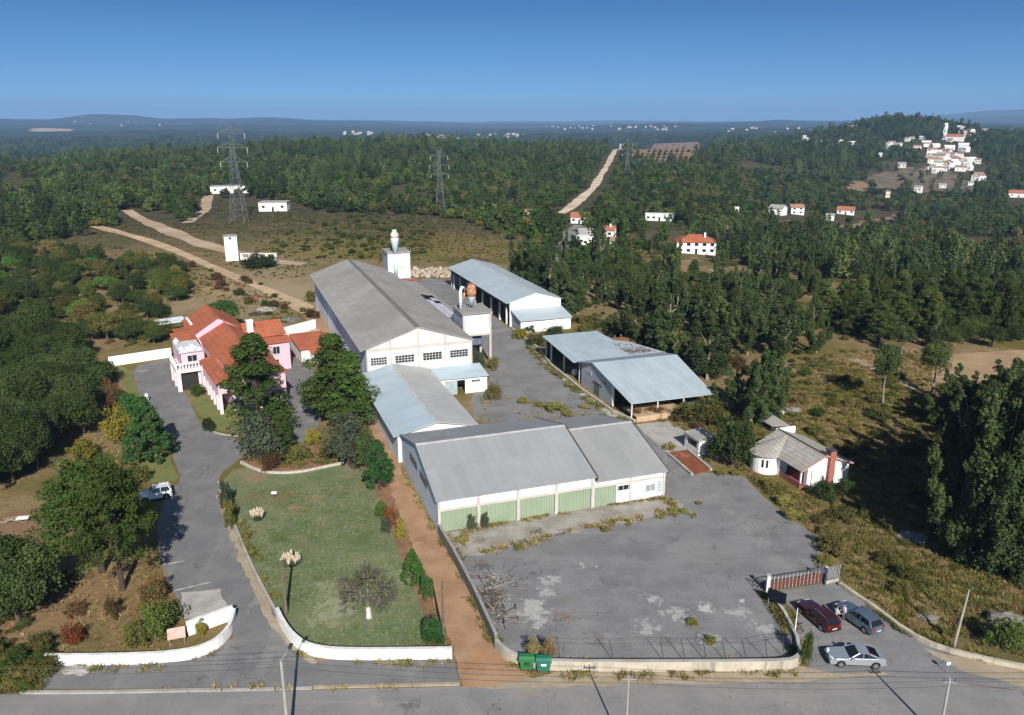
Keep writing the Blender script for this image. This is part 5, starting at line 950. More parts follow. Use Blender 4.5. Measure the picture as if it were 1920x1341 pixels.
P = at(333, 1210); t = thing('sign_board', 'tilted pinkish sign board on two legs behind the left wall', 'sign', Frame((P[0], P[1], 0), R_(-20)), 0, 0); k = MB(); k.add([(-.75, 0, .7), (.75, 0, .7), (.75, .55, 1.5), (-.75, .55, 1.5), (-.75, .06, .66), (.75, .06, .66), (.75, .6, 1.46), (-.75, .6, 1.46)], [(0, 1, 2, 3), (7, 6, 5, 4), (0, 4, 5, 1), (3, 2, 6, 7), (0, 3, 7, 4), (1, 5, 6, 2)]); k.build('panel', mat("faded_pink_panel", (.55, .38, .33), (.42, .29, .25), 2., rough=.8), t); k = MB(); k.tube([(-.6, .1, 0), (-.6, .3, 1.0)], .035, 5); k.tube([(.6, .1, 0), (.6, .3, 1.0)], .035, 5); k.build('legs', m_steel, t)
P = at(1775, 1262); t = thing('road_sign', 'small round blue and white road sign seen from behind on a post', 'road sign', WORLD, P[0], P[1]); k = MB(); k.tube([(P[0], P[1], 0), (P[0], P[1], 1.2)], .03, 6); k.build('post', m_steel, t); k = MB(); k.prism([(P[0] + .19 * math.cos(R_(q)), 1.0 + .19 * math.sin(R_(q))) for q in range(0, 360, 24)], 'y', P[1] - .05, P[1] - .032); k.build('disc', mat("sign_blue", (.25, .5, .75), (.6, .7, .8), 4.), t)
P = at(446, 772); t = thing('parasol', 'dark purple closed parasol on the villa terrace', 'parasol', WORLD, P[0], P[1]); k = MB(); k.tube([(P[0], P[1], 0), (P[0], P[1], 2.3)], .04, 6); k.build('pole', m_trim, t); k = MB(); k.lathe([(1.15, 1.35), (1.05, 1.6), (.6, 2.0), (.05, 2.3)], (P[0], P[1], 0), 10); k.build('canopy', mat("purple_canvas", (.06, .045, .085), (.09, .07, .12), 1.5), t)
P = at(526, 717); t = thing('parasol', 'grey parasol behind the pine right of the villa', 'parasol', WORLD, P[0], P[1]); k = MB(); k.tube([(P[0], P[1], 0), (P[0], P[1], 2.3)], .04, 6); k.build('pole', m_trim, t); k = MB(); k.lathe([(1.0, 1.7), (.6, 2.1), (.05, 2.35)], (P[0], P[1], 0), 10); k.build('canopy', mat("grey_canvas", (.35, .33, .38), (.2, .18, .24), 1.5), t)
P = at(40, 978); t = thing('sheet_pile', 'white board lying on dead branches in the left clearing', 'board', WORLD, P[0], P[1]); k = MB(); k.slab([(P[0] - .5, P[1] - .3, .4), (P[0] + .9, P[1] - .1, .5), (P[0] + .8, P[1] + .6, .55), (P[0] - .6, P[1] + .4, .45)], .08); k.build('board', m_white2, t)
k = MB()
for i in range(14): a = rng.random() * 3; k.tube([(P[0] - 2.5 + rng.random() * 2, P[1] - 1 + rng.random() * 2, .1), (P[0] - 2 + rng.random() * 3, P[1] - .6 + rng.random() * 1.6, .2 + .3 * rng.random())], .05, 4)
k.build('branches', mat("dead_branch", (.27, .22, .18), (.2, .16, .12), 2.), t)
# pale boulders / rubble heaps in the right hand field
def boulder(px, py, wpx, hfrac, label, material, seed, name='boulder'):
    P = at(px, py); w = wpx * depth(P) / F_PX; r = np.random.default_rng(seed); bm = bmesh.new(); bmesh.ops.create_icosphere(bm, subdivisions=3, radius=1)
    ph = r.random(9) * 6
    for v in bm.verts:
        c = v.co; s = 1 + .18 * math.sin(3 * c.x + ph[0]) * math.cos(2.3 * c.y + ph[1]) + .10 * math.sin(7 * c.z + ph[2] + 5 * c.x) + .05 * math.sin(13 * c.y + ph[3])
        v.co = Vector((c.x * s * w / 2, c.y * s * w / 2 * .8, max(-.1, c.z * s * w / 2 * hfrac)))
    me = bpy.data.meshes.new(name); bm.to_mesh(me); bm.free(); me.materials.append(material); o = link(name, me, None, tuple(P)); return props(o, label, 'boulder')
m_rock = mat("pale_rock", (.25, .23, .205), (.17, .155, .135), 1.2, rough=1., fine=.25, bump=.5)
boulder(1892, 1172, 80, .55, 'large pale grey rock half covered by scrub in the dry field', m_rock, 1); boulder(1740, 1158, 42, .3, 'flat pale stone slab sunk in dry grass', m_rock, 2)
boulder(1712, 1010, 60, .35, 'dark heap of rubble in the shadow of the tall trees', mat("dark_rubble", (.12, .115, .11), (.2, .19, .18), 1.5, rough=1.), 3); boulder(1462, 776, 22, .8, 'small white rock beside the poplar', mat("white_stone", (.6, .58, .55), None, 2.), 4); boulder(1488, 770, 30, .5, 'grey rock in bushes right of the poplar', m_rock, 5)
boulder(1762, 1100, 22, .4, 'small pale stone beneath the tall tree edge', m_rock, 6); boulder(1255, 640, 16, .6, 'pale rock on the sandy slope behind the sheds', m_rock, 8)
boulder(145, 1255, 48, .16, 'pale broken paving heap at the left pavement end', m_conc, 9, 'rubble_heap')
# ------------------------------------------------------------------ cars
m_tyre = mat("tyre_rubber", (.018, .018, .019), None, 4., rough=.9); m_rim = paint("alloy_rim", (.38, .39, .40), .35, .6)
m_cglass = paint("car_glass", (.010, .012, .015), .04, 0, .8); m_lamp = paint("headlamp_glass", (.7, .72, .74), .1, 0, .7); m_tail = paint("tail_lamp", (.30, .015, .012), .2)
m_plate = paint("number_plate_blank", (.62, .62, .6), .5); m_blackp = paint("black_plastic", (.02, .02, .021), .6)
def car(label, P, ang, body_mat, kind, L=4.5, Wd=1.78, Hh=1.43):
    """x forward. kinds: estate, saloon, coupe, suv"""
    t = thing('car', label, 'car', Frame((P[0], P[1], .035), 0), 0, 0, rot=ang)
    f, r = L / 2, -L / 2; wb = L * .295; wr = .33 if kind != 'suv' else .36; ax_f, ax_r = f - L * .20, r + L * .185
    belt = .92 if kind != 'suv' else 1.02; sill = .26
    hood = {'estate': .90, 'saloon': .88, 'coupe': .86, 'suv': 1.0}[kind]; deck = {'estate': .98, 'saloon': .96, 'coupe': 1.0, 'suv': 1.05}[kind]
    arch = lambda cx: [(cx + (wr + .07) * math.cos(R_(a)), sill + .05 + (wr + .07) * math.sin(R_(a))) for a in range(0, 181, 18)]
    prof = [(f - .06, sill + .02), (f, .45), (f - .02, .62), (f - .14, hood - .16), (f - .5, hood - .06), (ax_f - .45, hood + .02), (ax_f - .75, belt), (0, belt + .01), (r + 1.0, belt + .03), (r + .35, deck), (r + .05, deck - .06), (r, .6), (r + .04, .42), (r + .12, sill + .02)]
    low = [(r + .12, sill)] + arch(ax_r)[::-1] + arch(ax_f)[::-1] + [(f - .06, sill)]
    poly = prof + low[1:-1]; n = len(poly); w = Wd / 2; bm = bmesh.new(); rows = []
    for y, ins in ((-w, .0), (-w + .05, -.0), (w - .05, 0), (w, 0)):
        row = []
        for (x, z) in poly:
            side = abs(y) > w - .01
            zz = z - (.05 if side and z > .8 else 0); tap = .10 * max(0, abs(x) - L * .34) / (L * .16)   # nose and tail narrow
            yy = y * (1 - tap * (1 if z < 1.2 else 1)); xx = x - (.05 * math.copysign(1, x) if side and abs(x) > L * .46 else 0)
            if side and z > .75: yy *= .965
            row.append(bm.verts.new((xx, yy, zz)))
        rows.append(row)
    for a, b in zip(rows[:-1], rows[1:]):
        for i in range(n): bm.faces.new((a[i], a[(i + 1) % n], b[(i + 1) % n], b[i]))
    bm.faces.new(rows[0][::-1]); bm.faces.new(rows[-1]); bmesh.ops.recalc_face_normals(bm, faces=bm.faces)
    me = bpy.data.meshes.new('body'); bm.to_mesh(me); bm.free(); me.materials.append(body_mat); bo = link('body', me, t); bv = bo.modifiers.new('edge', 'BEVEL'); bv.width = .045; bv.segments = 3; bv.limit_method = 'ANGLE'; bv.angle_limit = R_(28); me.polygons.foreach_set('use_smooth', [True] * len(me.polygons)); wn = bo.modifiers.new('normals', 'WEIGHTED_NORMAL')
    # glasshouse (tapering), roof and pillars
    if kind == 'estate': gl = [(ax_f - .72, belt), (ax_f - 1.45, Hh - .05), (r + .55, Hh - .08), (r + .18, belt + .05)]
    elif kind == 'suv': gl = [(ax_f - .55, belt), (ax_f - 1.0, Hh - .05), (r + .35, Hh - .06), (r + .1, belt + .05)]
    elif kind == 'coupe': gl = [(ax_f - .70, belt), (ax_f - 1.5, Hh - .04), (r + 1.45, Hh - .06), (r + .5, belt + .06)]
    else: gl = [(ax_f - .72, belt), (ax_f - 1.4, Hh - .05), (r + 1.35, Hh - .07), (r + .7, belt + .04)]
    yb, yt = w * .90, w * .70
    def Y(z): return yb + (yt - yb) * (z - belt) / (Hh - belt)
    g = MB(); g.v = [(x, s * Y(z), z) for s in (-1, 1) for x, z in gl]; g.f = [(0, 1, 2, 3), (7, 6, 5, 4), (0, 4, 5, 1), (1, 5, 6, 2), (2, 6, 7, 3), (3, 7, 4, 0)]; g.build('windows', m_cglass, t)
    (x1, z1), (x2, z2) = gl[1], gl[2]; c = MB(); e = .03
    c.slab([(x1 + .06, -Y(z1) - e, z1 + .015), (x1 + .06, Y(z1) + e, z1 + .015), ((x1 + x2) / 2 + .1, Y(Hh) + e, Hh + .012), (x2 - .05, Y(z2) + e, z2 + .015), (x2 - .05, -Y(z2) - e, z2 + .015), ((x1 + x2) / 2 + .1, -Y(Hh) - e, Hh + .012)][::-1], .05)
    ro = c.build('roof', body_mat, t)
    p = MB()
    for s in (-1, 1):
        for a, b in ((gl[0], gl[1]), (gl[3], gl[2])): p.tube([(a[0], s * (Y(a[1]) + .01), a[1] - .02), (b[0], s * (Y(b[1]) + .01), b[1])], .045 if a is gl[0] else .075, 5)
        xm = (gl[1][0] + gl[2][0]) / 2 + .05
        p.tube([(xm + .05, s * (Y(belt) + .005), belt), (xm, s * (Y(Hh - .05) + .01), Hh - .05)], .035, 5)
        if kind in ('estate', 'suv'): p.tube([(xm - 1.05, s * (Y(belt) + .005), belt), (xm - 1.0, s * (Y(Hh - .07) + .01), Hh - .07)], .035, 5)
        p.tube([(gl[0][0], s * (yb + .015), belt + .01), (gl[3][0], s * (yb + .015), belt + .03)], .025, 4)
    p.build('pillars', body_mat, t)
    if kind in ('estate', 'suv'):
        for s in (-1, 1): k = MB(); k.tube([(x1 - .1, s * (yt - .02), Hh + .07), (x2 + .1, s * (yt - .02), Hh + .05)], .022, 5); k.build('roof_rail', m_rim if kind == 'estate' else m_blackp, t)
    for x in (ax_f, ax_r):
        for s in (-1, 1):
            k = MB(); yo = s * (w - .015); yi = s * (w - .24); k.prism([(x + wr * math.cos(R_(a)), wr + wr * math.sin(R_(a)) - .03) for a in range(0, 360, 20)], 'y', min(yo, yi), max(yo, yi)); ty = k.build('wheel', m_tyre, t)
            k = MB(); y0 = s * (w - .014); y1 = s * (w + .004); k.prism([(x + wr * .66 * math.cos(R_(a)), wr - .03 + wr * .66 * math.sin(R_(a))) for a in range(0, 360, 24)], 'y', min(y0, y1), max(y0, y1)); rm = k.build('rim', m_rim, ty)
            k = MB()
            for q in range(5):
                a = R_(72 * q + 15); b = a + R_(50); k.add([(x + wr * .6 * math.cos(v_), s * (w + .008), wr - .03 + wr * .6 * math.sin(v_)) for v_ in (a + R_(12), (a + b) / 2 + R_(6), b)] + [(x + wr * .2 * math.cos((a + b) / 2), s * (w + .008), wr - .03 + wr * .2 * math.sin((a + b) / 2))], [(0, 1, 2, 3)])
            k.build('spoke_gap', m_blackp, ty)
    for s in (-1, 1):
        k = MB(); k.add([(f - .11, s * (w - .62), .60), (f - .17, s * (w - .17), .62), (f - .30, s * (w - .14), .78), (f - .17, s * (w - .6), .74), (f - .3, s * (w - .6), .56), (f - .36, s * (w - .22), .58), (f - .46, s * (w - .2), .76), (f - .34, s * (w - .58), .74)], [(0, 1, 2, 3), (7, 6, 5, 4), (0, 4, 5, 1), (1, 5, 6, 2), (2, 6, 7, 3), (3, 7, 4, 0)])
        for i in range(4): v_ = k.v[i]; k.v[i] = (v_[0] + .10, v_[1], v_[2])
        k.build('headlight', m_lamp, t)
        k = MB(); hz = .95 if kind in ('estate', 'suv') else .84
        k.box(r - .004, r + .12, s * (w - .28) - .1, s * (w - .28) + .1, .66, hz); k.build('tail_light', m_tail, t)
        k = MB(); x = gl[0][0] - .18; k.box(x - .1, x + .08, s * (w + .1) - .09, s * (w + .1) + .09, belt + .02, belt + .18); k.build('mirror', body_mat, t)
        k = MB(); k.box(ax_r + wr + .12, ax_f - wr - .12, s * (w + .002) - .012, s * (w + .002) + .012, sill + .0, sill + .08); k.build('side_skirt', m_blackp, t)
        k = MB()
        for x in (.38, -.62) if kind != 'coupe' else (-.35,): k.box(x - .1, x + .08, s * (w - .008) - .02, s * (w - .008) + .02, .76, .79)
        k.build('door_handle', m_blackp if kind == 'suv' else m_rim, t)
    k = MB(); k.box(f - .05, f + .015, -.38, .38, .50, .66); k.build('grille', m_blackp, t)
    k = MB(); k.box(f - .12, f + .022, -w * .8, w * .8, .27, .42); k.build('front_bumper', m_blackp, t); k = MB(); k.box(r - .03, r + .15, -w * .84, w * .84, .30, .50); k.build('rear_bumper', body_mat, t)
    k = MB(); k.box(f + .016, f + .026, -.26, .26, .40, .51); k.box(r - .045, r - .032, -.26, .26, .52 if kind != 'suv' else .6, .63 if kind != 'suv' else .71); k.build('number_plate', m_plate, t)
    return t
m_cred = paint("dark_red_paint", (.045, .004, .008), .22, .1, .5, .8); m_cblue = paint("blue_grey_paint", (.14, .19, .26), .25, .5, .5, .8); m_csilver = paint("silver_paint", (.46, .50, .54), .25, .55, .5, .8); m_cwhite = paint("white_car_paint", (.80, .81, .81), .3, 0, .5, .6)
def between(a, b): A_, B_ = at(*a), at(*b); return (A_ + B_) / 2, math.atan2(B_[1] - A_[1], B_[0] - A_[0])
P, a = between((1557, 1184), (1508, 1142)); car('dark red estate car parked nose in on the left of the forecourt', P, a, m_cred, 'estate', 4.6, 1.76, 1.42)
P, a = between((1636, 1186), (1580, 1147)); car('blue grey estate car parked on the right of the forecourt', P, a, m_cblue, 'estate', 4.75, 1.8, 1.45)
P, a = between((1644, 1243), (1559, 1239)); car('silver coupe parked across the forecourt mouth near the road', P, a, m_csilver, 'coupe', 4.7, 1.82, 1.38)
P, a = between((319, 931), (265, 938)); car('white compact off roader half hidden by the big pine on the parking bay', P, a + R_(8), m_cwhite, 'suv', 3.9, 1.7, 1.68)
# ------------------------------------------------------------------ two people talking between the cars
m_skin = mat("skin", (.50, .29, .20), (.45, .25, .17), 8., rough=.6, fine=.05, space='obj'); m_hair = mat("dark_hair", (.03, .022, .018), None, 8., rough=.8); m_shirt1 = mat("pale_blue_shirt", (.48, .56, .74), (.42, .5, .68), 6., rough=.9, fine=.08, space='obj'); m_shirt2 = mat("white_grey_shirt", (.60, .63, .68), (.52, .55, .6), 6., rough=.9, space='obj')
m_jeans = mat("dark_trousers", (.018, .022, .035), None, 6., rough=.95, space='obj'); m_jeans2 = mat("blue_jeans", (.05, .075, .13), (.035, .055, .10), 6., rough=.95, space='obj'); m_shoe = mat("black_shoes", (.012, .012, .012), None, 6., rough=.5)
def skinned(name, chains, material, parent, root=0, sub=2):
    V_, E_, Rr = [], [], []; idx = {}
    def vid(p):
        k = tuple(round(c, 4) for c in p[:3])
        if k not in idx: idx[k] = len(V_); V_.append(k); Rr.append(p[3])
        return idx[k]
    for ch in chains:
        ids = [vid(p) for p in ch]; E_ += [(i, j) for i, j in zip(ids[:-1], ids[1:])]
    me = bpy.data.meshes.new(name); me.from_pydata(V_, E_, []); o = bpy.data.objects.new(name, me); COL.objects.link(o)
    sk = o.modifiers.new('skin', 'SKIN'); sk.use_smooth_shade = True
    lay = me.skin_vertices[0] if me.skin_vertices else None
    if lay is None:
        bm = bmesh.new(); bm.from_mesh(me); bm.verts.layers.skin.verify(); bm.to_mesh(me); bm.free(); lay = me.skin_vertices[0]
    for i, r in enumerate(Rr): lay.data[i].radius = (r, r); lay.data[i].use_root = (i == root)
    s = o.modifiers.new('sub', 'SUBSURF'); s.levels = s.render_levels = sub
    me.materials.append(material); o.parent = parent; return o
def person(label, P, ang, shirt, trousers, step=.16, armpose=0):
    t = thing('person', label, 'person', Frame((P[0], P[1], .035), 0), 0, 0, rot=ang)   # x forward
    hip, kn, an = .92, .50, .09; sh = 1.45
    pel = (0, 0, .98, .13); body = [[pel, (0, 0, 1.15, .125), (0, 0, 1.33, .145), (0, 0, 1.46, .09), (.015, 0, 1.54, .055), (.03, 0, 1.62, .085), (.035, 0, 1.69, .095), (.03, 0, 1.75, .065)]]
    legs, arms = [], []
    for s in (-1, 1):
        fx = step * s * .5; legs.append([pel, (0, s * .095, hip - .06, .10), (fx * .6 + .02, s * .105, kn, .068), (fx, s * .11, an + .02, .045)]); body.append(legs[-1] + [(fx + .05, s * .115, .04, .04), (fx + .15, s * .12, .03, .03)])
        el = (.02 + .05 * armpose, s * .27, 1.14, .042); wr_ = (.16 + .16 * armpose, s * (.24 - .06 * armpose), .93 + .17 * armpose, .030)
        arms.append([(0, 0, 1.46, .09), (0, s * .17, 1.43, .062), el, (wr_[0] * .5 + el[0] * .5, wr_[1] * .5 + el[1] * .5, wr_[2] * .5 + el[2] * .5, .04)]); palm = (wr_[0] + .05, wr_[1], wr_[2] - .05, .034)
        body.append(arms[-1] + [wr_, palm])
        for i, (dy, ln_) in enumerate(((-.03, .060), (-.01, .072), (.01, .068), (.03, .052))): body.append([palm, (palm[0] + .03, palm[1] + dy, palm[2] - .035, .0095), (palm[0] + .035 + ln_ * .4, palm[1] + dy * 1.15, palm[2] - .04 - ln_ * .5, .009), (palm[0] + .03 + ln_ * .35, palm[1] + dy * 1.15, palm[2] - .045 - ln_, .008)])
        body.append([palm, (palm[0] + .03, palm[1] - s * .035, palm[2] + .0, .011), (palm[0] + .06, palm[1] - s * .04, palm[2] - .03, .009)])
    b = skinned('body', body, m_skin, t)
    skinned('shirt', [[(0, 0, .97, .15), (0, 0, 1.15, .145), (0, 0, 1.33, .165), (0, 0, 1.455, .11), (.008, 0, 1.50, .072)]] + [[(0, 0, 1.455, .11)] + [(x, y, z, r + .022) for x, y, z, r in a_[1:]] for a_ in arms], shirt, t)
    skinned('trousers', [[(0, 0, .98, .148), (0, 0, 1.03, .14)]] + [[(0, 0, .98, .148)] + [(x, y, z, r + .018) for x, y, z, r in l_[1:]] for l_ in legs], trousers, t)
    for s in (-1, 1): fx = step * s * .5; skinned('shoe', [[(fx - .03, s * .11, .05, .05), (fx + .08, s * .117, .045, .05), (fx + .18, s * .122, .035, .036)]], m_shoe, t, sub=1)
    skinned('hair', [[(-.04, 0, 1.64, .06), (-.015, 0, 1.72, .095), (.03, 0, 1.77, .075), (.075, 0, 1.775, .045)]], m_hair, t)
    k = MB()
    for s in (-1, 1): k.lathe([(.004, -.011), (.012, 0), (.004, .011)], (.119, s * .036, 1.672), 8)
    k.build('eyes', m_hair, t); k = MB(); k.add([(.118, -.016, 1.628), (.118, .016, 1.628), (.118, 0, 1.675), (.15, 0, 1.632)], [(0, 1, 3), (1, 2, 3), (2, 0, 3), (0, 2, 1)]); k.build('nose', m_skin, t); k = MB(); k.box(.114, .121, -.026, .026, 1.592, 1.602); k.build('mouth', mat("lips", (.30, .12, .10), None, 5.), t)
    return t
person('person in pale blue shirt and dark trousers standing beside the dark red car', at(1566, 1168), R_(20), m_shirt1, m_jeans, .1, 1); person('person in white shirt and jeans mid step beside the blue grey car', at(1580, 1164), R_(195), m_shirt2, m_jeans2, .42, .4)
# ------------------------------------------------------------------ vegetation
lf_oak = leafmat("oak_foliage", (.034, .060, .014), (.062, .088, .022), (.088, .098, .024))
lf_dark = leafmat("evergreen_oak_foliage", (.026, .046, .014), (.042, .064, .019), (.055, .070, .022))
lf_pine = leafmat("pine_foliage", (.030, .058, .013), (.056, .088, .019), (.048, .076, .016))
lf_euc = leafmat("eucalyptus_foliage", (.034, .060, .020), (.062, .086, .030), (.078, .098, .028))
lf_olive = leafmat("grey_foliage", (.075, .090, .055), (.052, .068, .040), None)
lf_bright = leafmat("bright_foliage", (.050, .115, .022), (.085, .15, .03), None, .2)
lf_conifer = leafmat("conifer_foliage", (.028, .075, .020), (.045, .098, .028), None)
lf_yellow = leafmat("yellow_foliage", (.24, .20, .028), (.15, .15, .03), None, .2)
lf_red = leafmat("red_foliage", (.19, .045, .02), (.10, .055, .02), None); lf_wood = leafmat("dense_wood_foliage", (.028, .050, .015), (.048, .072, .021), (.060, .076, .022), tint=.15)
lf_brown = leafmat("brown_foliage", (.12, .060, .028), (.07, .06, .025), None)
lf_scrub = leafmat("scrub_foliage", (.075, .082, .022), (.115, .105, .03), (.14, .105, .04))
lf_weed = leafmat("weed_foliage", (.20, .185, .045), (.13, .145, .04), (.22, .17, .07))
lf_dry = leafmat("dry_grass_blades", (.28, .205, .105), (.21, .155, .075), (.18, .14, .06))
lf_yellowgreen = leafmat("yellow_green_scrub", (.135, .125, .032), (.10, .105, .028), (.17, .13, .05))
m_bark = mat("bark", (.13, .10, .075), (.085, .065, .05), 3., rough=1., fine=.25, space='obj'); m_barkdark = mat("pine_bark", (.075, .055, .045), (.05, .038, .03), 3., rough=1., fine=.25, space='obj'); m_barkpale = mat("pale_bark", (.30, .26, .21), (.20, .165, .13), 2., rough=1., fine=.2, space='obj'); m_limed = mat("limewashed_bark", (.62, .60, .57), (.45, .42, .38), 3., rough=1., space='obj')

def unit(a): return a / np.maximum(np.linalg.norm(a, axis=-1, keepdims=True), 1e-9)
def leaf_quads(c, n, s, asp=1.5, r=None, up=None):
    """one diamond leaf clump per centre c, facing n, size s; 'up' makes them hang along z"""
    r = r or rng; m = len(c); h = r.normal(size=(m, 3))
    if up: h = h * .35 + np.array([0, 0, 1.])
    t = unit(np.cross(n, h)); b = np.cross(n, t)
    s = np.broadcast_to(np.asarray(s), (m,))[:, None]; k = r.uniform(.7, 1.3, (m, 1)); bend = n * s * .18
    P = np.stack([c - t * s / asp - bend, c - b * s * k * .5 * asp * .7, c + t * s / asp - bend, c + b * s * k * .5 * asp * .7], 1)
    return P.reshape(-1, 3)
def clump_leaves(cl, per, leaf, r, flat=1.0, hang=False, core=.55):
    cl = np.array(cl); idx = np.repeat(np.arange(len(cl)), per); d = unit(r.normal(size=(len(idx), 3)) + np.array([0, 0, .25]))
    rad = cl[idx, 3:4] * r.uniform(core, 1.12, (len(idx), 1)); dd = d * np.array([1, 1, flat if not hang else 1.7])
    c = cl[idx, :3] + dd * rad; n = unit(d * .8 + r.normal(size=d.shape) * .45 + np.array([0, 0, 0.0 if hang else .25]))
    if hang: n[:, 2] *= .4; n = unit(n)
    return leaf_quads(c, n, leaf * r.uniform(.6, 1.25, len(idx)), 1.5, r, up=hang)
def quads_mesh(name, V, material): return raw_mesh(name, V, np.arange(len(V)).reshape(-1, 4), material)
def env_clumps(n, r, W, H, zc, rz, csize, lump=.25, low=-.4, shell=(.5, .95)):
    out = []; ph = r.random(4) * 6.28
    while len(out) < n:
        d = unit(r.normal(size=3)); 
        if d[2] < low: continue
        k = r.uniform(*shell) * (1 + lump * math.sin(3 * math.atan2(d[1], d[0]) + ph[0]) * math.cos(2.2 * d[2] * 3 + ph[1]))
        out.append((d[0] * W / 2 * k, d[1] * W / 2 * k, zc + d[2] * rz * k, csize * r.uniform(.65, 1.25)))
    return out
PROTO = {}
def proto(kind, crown_V, trunk, lf, bark, W, H):
    cm = quads_mesh('crown', crown_V, lf); tm = trunk.mesh('trunk'); tm.materials.append(bark); PROTO.setdefault(kind, []).append((cm, tm, W, H))
def limbs(mb, cl, z0, zt, rad, n, r, straight=.0):
    order = sorted(range(len(cl)), key=lambda i: r.random())[:n]
    for i in order:
        x, y, z, _ = cl[i]; zs = z0 + (min(z, zt) - z0) * r.uniform(.25, .7); mb.tube([(0, 0, zs), (x * .45, y * .45, zs + (z - zs) * .6), (x * .92, y * .92, z)], [rad * .5, rad * .3, rad * .1], 5)
def leaders(r, n, off, zlow, tlo, thi, rad, m, cs):
    L_ = [(off * r.normal() * .8, off * r.normal() * .8, r.uniform(tlo, thi) if k else thi) for k in range(n)]; out = []
    for i in range(m):
        x, y, tp = L_[int(r.integers(n))]; f = r.random() ** .85; z = zlow + (tp - zlow) * f; q = rad * (1.15 - f) ** .75 * (.55 + .9 * f if f < .35 else 1.0) * math.sqrt(r.random()) * (1 + .35 * math.sin(z * 1.7 + x * 3)); a = r.random() * 6.28
        out.append((x * (.45 + .55 * f) + q * math.cos(a), y * (.45 + .55 * f) + q * math.sin(a), z, cs * r.uniform(.6, 1.25) * (1.1 - .4 * f)))
    return out
def make_protos():
    for sd_ in range(4):
        r = np.random.default_rng(100 + sd_)
        W, H = 8.5, 8.5; cl = env_clumps(85, r, W * .86, H, 4.9, 3.2, 1.15, .22, -.45); t = MB(); t.tube([(0, 0, -.3), (.1, .05, 1.6), (0, .1, 3.4)], [.32, .24, .16], 7); limbs(t, cl, 1.2, 7, .3, 12, r)
        proto('oak', clump_leaves(cl, 110, .25, r), t, lf_oak, m_bark, W, H); PROTO.setdefault('dark_oak', []).append((None,))
        cm2 = PROTO['oak'][-1][0].copy(); cm2.materials.clear(); cm2.materials.append(lf_dark); PROTO['dark_oak'][-1] = (cm2, PROTO['oak'][-1][1], W, H)
    for sd_ in range(5):                                       # eucalyptus: several feathery leaders, gaps, visible pale stem
        r = np.random.default_rng(200 + sd_); W, H = 5.0, 17.0; cl = leaders(r, 4 + sd_ % 3, 1.5, 1.8, 8.5, 16.6, 1.15, 130, .56)
        t = MB(); t.tube([(0, 0, -.3), (.15, .1, 4), (0, -.1, 8), (.1, 0, 11)], [.22, .17, .10, .03], 6); limbs(t, cl, 3, 12, .18, 10, r)
        proto('eucalyptus', clump_leaves(cl, 84, .25, r, hang=True), t, lf_euc, m_barkpale, W, H)
    for sd_ in range(3):                                       # old eucalyptus leafy to the ground
        r = np.random.default_rng(260 + sd_); W, H = 7.5, 19.0; cl = leaders(r, 8 + sd_, 2.6, .4, 6.5, 18.6, 1.5, 250, .6)
        t = MB(); t.tube([(0, 0, -.3), (.15, .1, 4), (0, -.1, 8), (.1, 0, 11)], [.3, .24, .14, .03], 7); limbs(t, cl, 2, 12, .2, 14, r)
        proto('tall_eucalyptus', clump_leaves(cl, 120, .22, r, hang=True), t, lf_euc, m_barkpale, W, H)
    for sd_ in range(3):                                       # broad pine: flat plates of needles on ascending limbs
        r = np.random.default_rng(300 + sd_); W, H = 11., 11.5; cl = []
        for i in range(120):
            a = r.random() * 6.28; f = r.random(); z = 4.6 + 6.2 * f; rad = 5.0 * (1 - .75 * f ** 2.2) * math.sqrt(r.uniform(.12, 1)) * (1 + .18 * math.sin(2 * a + sd_)); cl.append((rad * math.cos(a), rad * math.sin(a), z + .3 * r.normal(), .95 * r.uniform(.6, 1.3)))
        t = MB(); t.tube([(0, 0, -.3), (.1, 0, 3), (-.1, .1, 6), (0, 0, 10)], [.34, .28, .2, .06], 8); limbs(t, cl, 3.6, 10, .3, 26, r)
        proto('pine', clump_leaves(cl, 140, .19, r, flat=.55), t, lf_pine, m_barkdark, W, H)
    for sd_ in range(3):                                       # narrower young pine
        r = np.random.default_rng(340 + sd_); W, H = 6.5, 10.5; cl = []
        for i in range(105):
            f = r.random() ** .85; z = 1.6 + 8.6 * f; a = r.random() * 6.28; rad = 3.0 * (1 - f) ** .62 * math.sqrt(r.uniform(.1, 1)) * (1 + .22 * math.sin(3 * a + z)); cl.append((rad * math.cos(a), rad * math.sin(a), z, .72 * r.uniform(.6, 1.3)))
        t = MB(); t.tube([(0, 0, -.3), (.05, 0, 4), (0, 0, 9.5)], [.26, .18, .04], 7); limbs(t, cl, 1.5, 9, .2, 16, r)
        proto('young_pine', clump_leaves(cl, 120, .19, r, flat=.7), t, lf_pine, m_barkdark, W, H)
    for sd_ in range(2):
        r = np.random.default_rng(400 + sd_); W, H = 7.0, 7.4; cl = []
        for i in range(150):
            f = r.random(); z = .5 + 6.4 * f; a = r.random() * 6.28; rad = 3.1 * (1 - f ** 1.6) * (.7 + .3 * r.random()); cl.append((rad * math.cos(a), rad * math.sin(a), z, .5 * r.uniform(.7, 1.2)))
        t = MB(); t.tube([(0, 0, -.2), (0, 0, 6)], [.2, .05], 6); limbs(t, cl, .6, 6, .12, 8, r); proto('conifer', clump_leaves(cl, 90, .18, r, flat=.7), t, lf_conifer, m_barkdark, W, H)
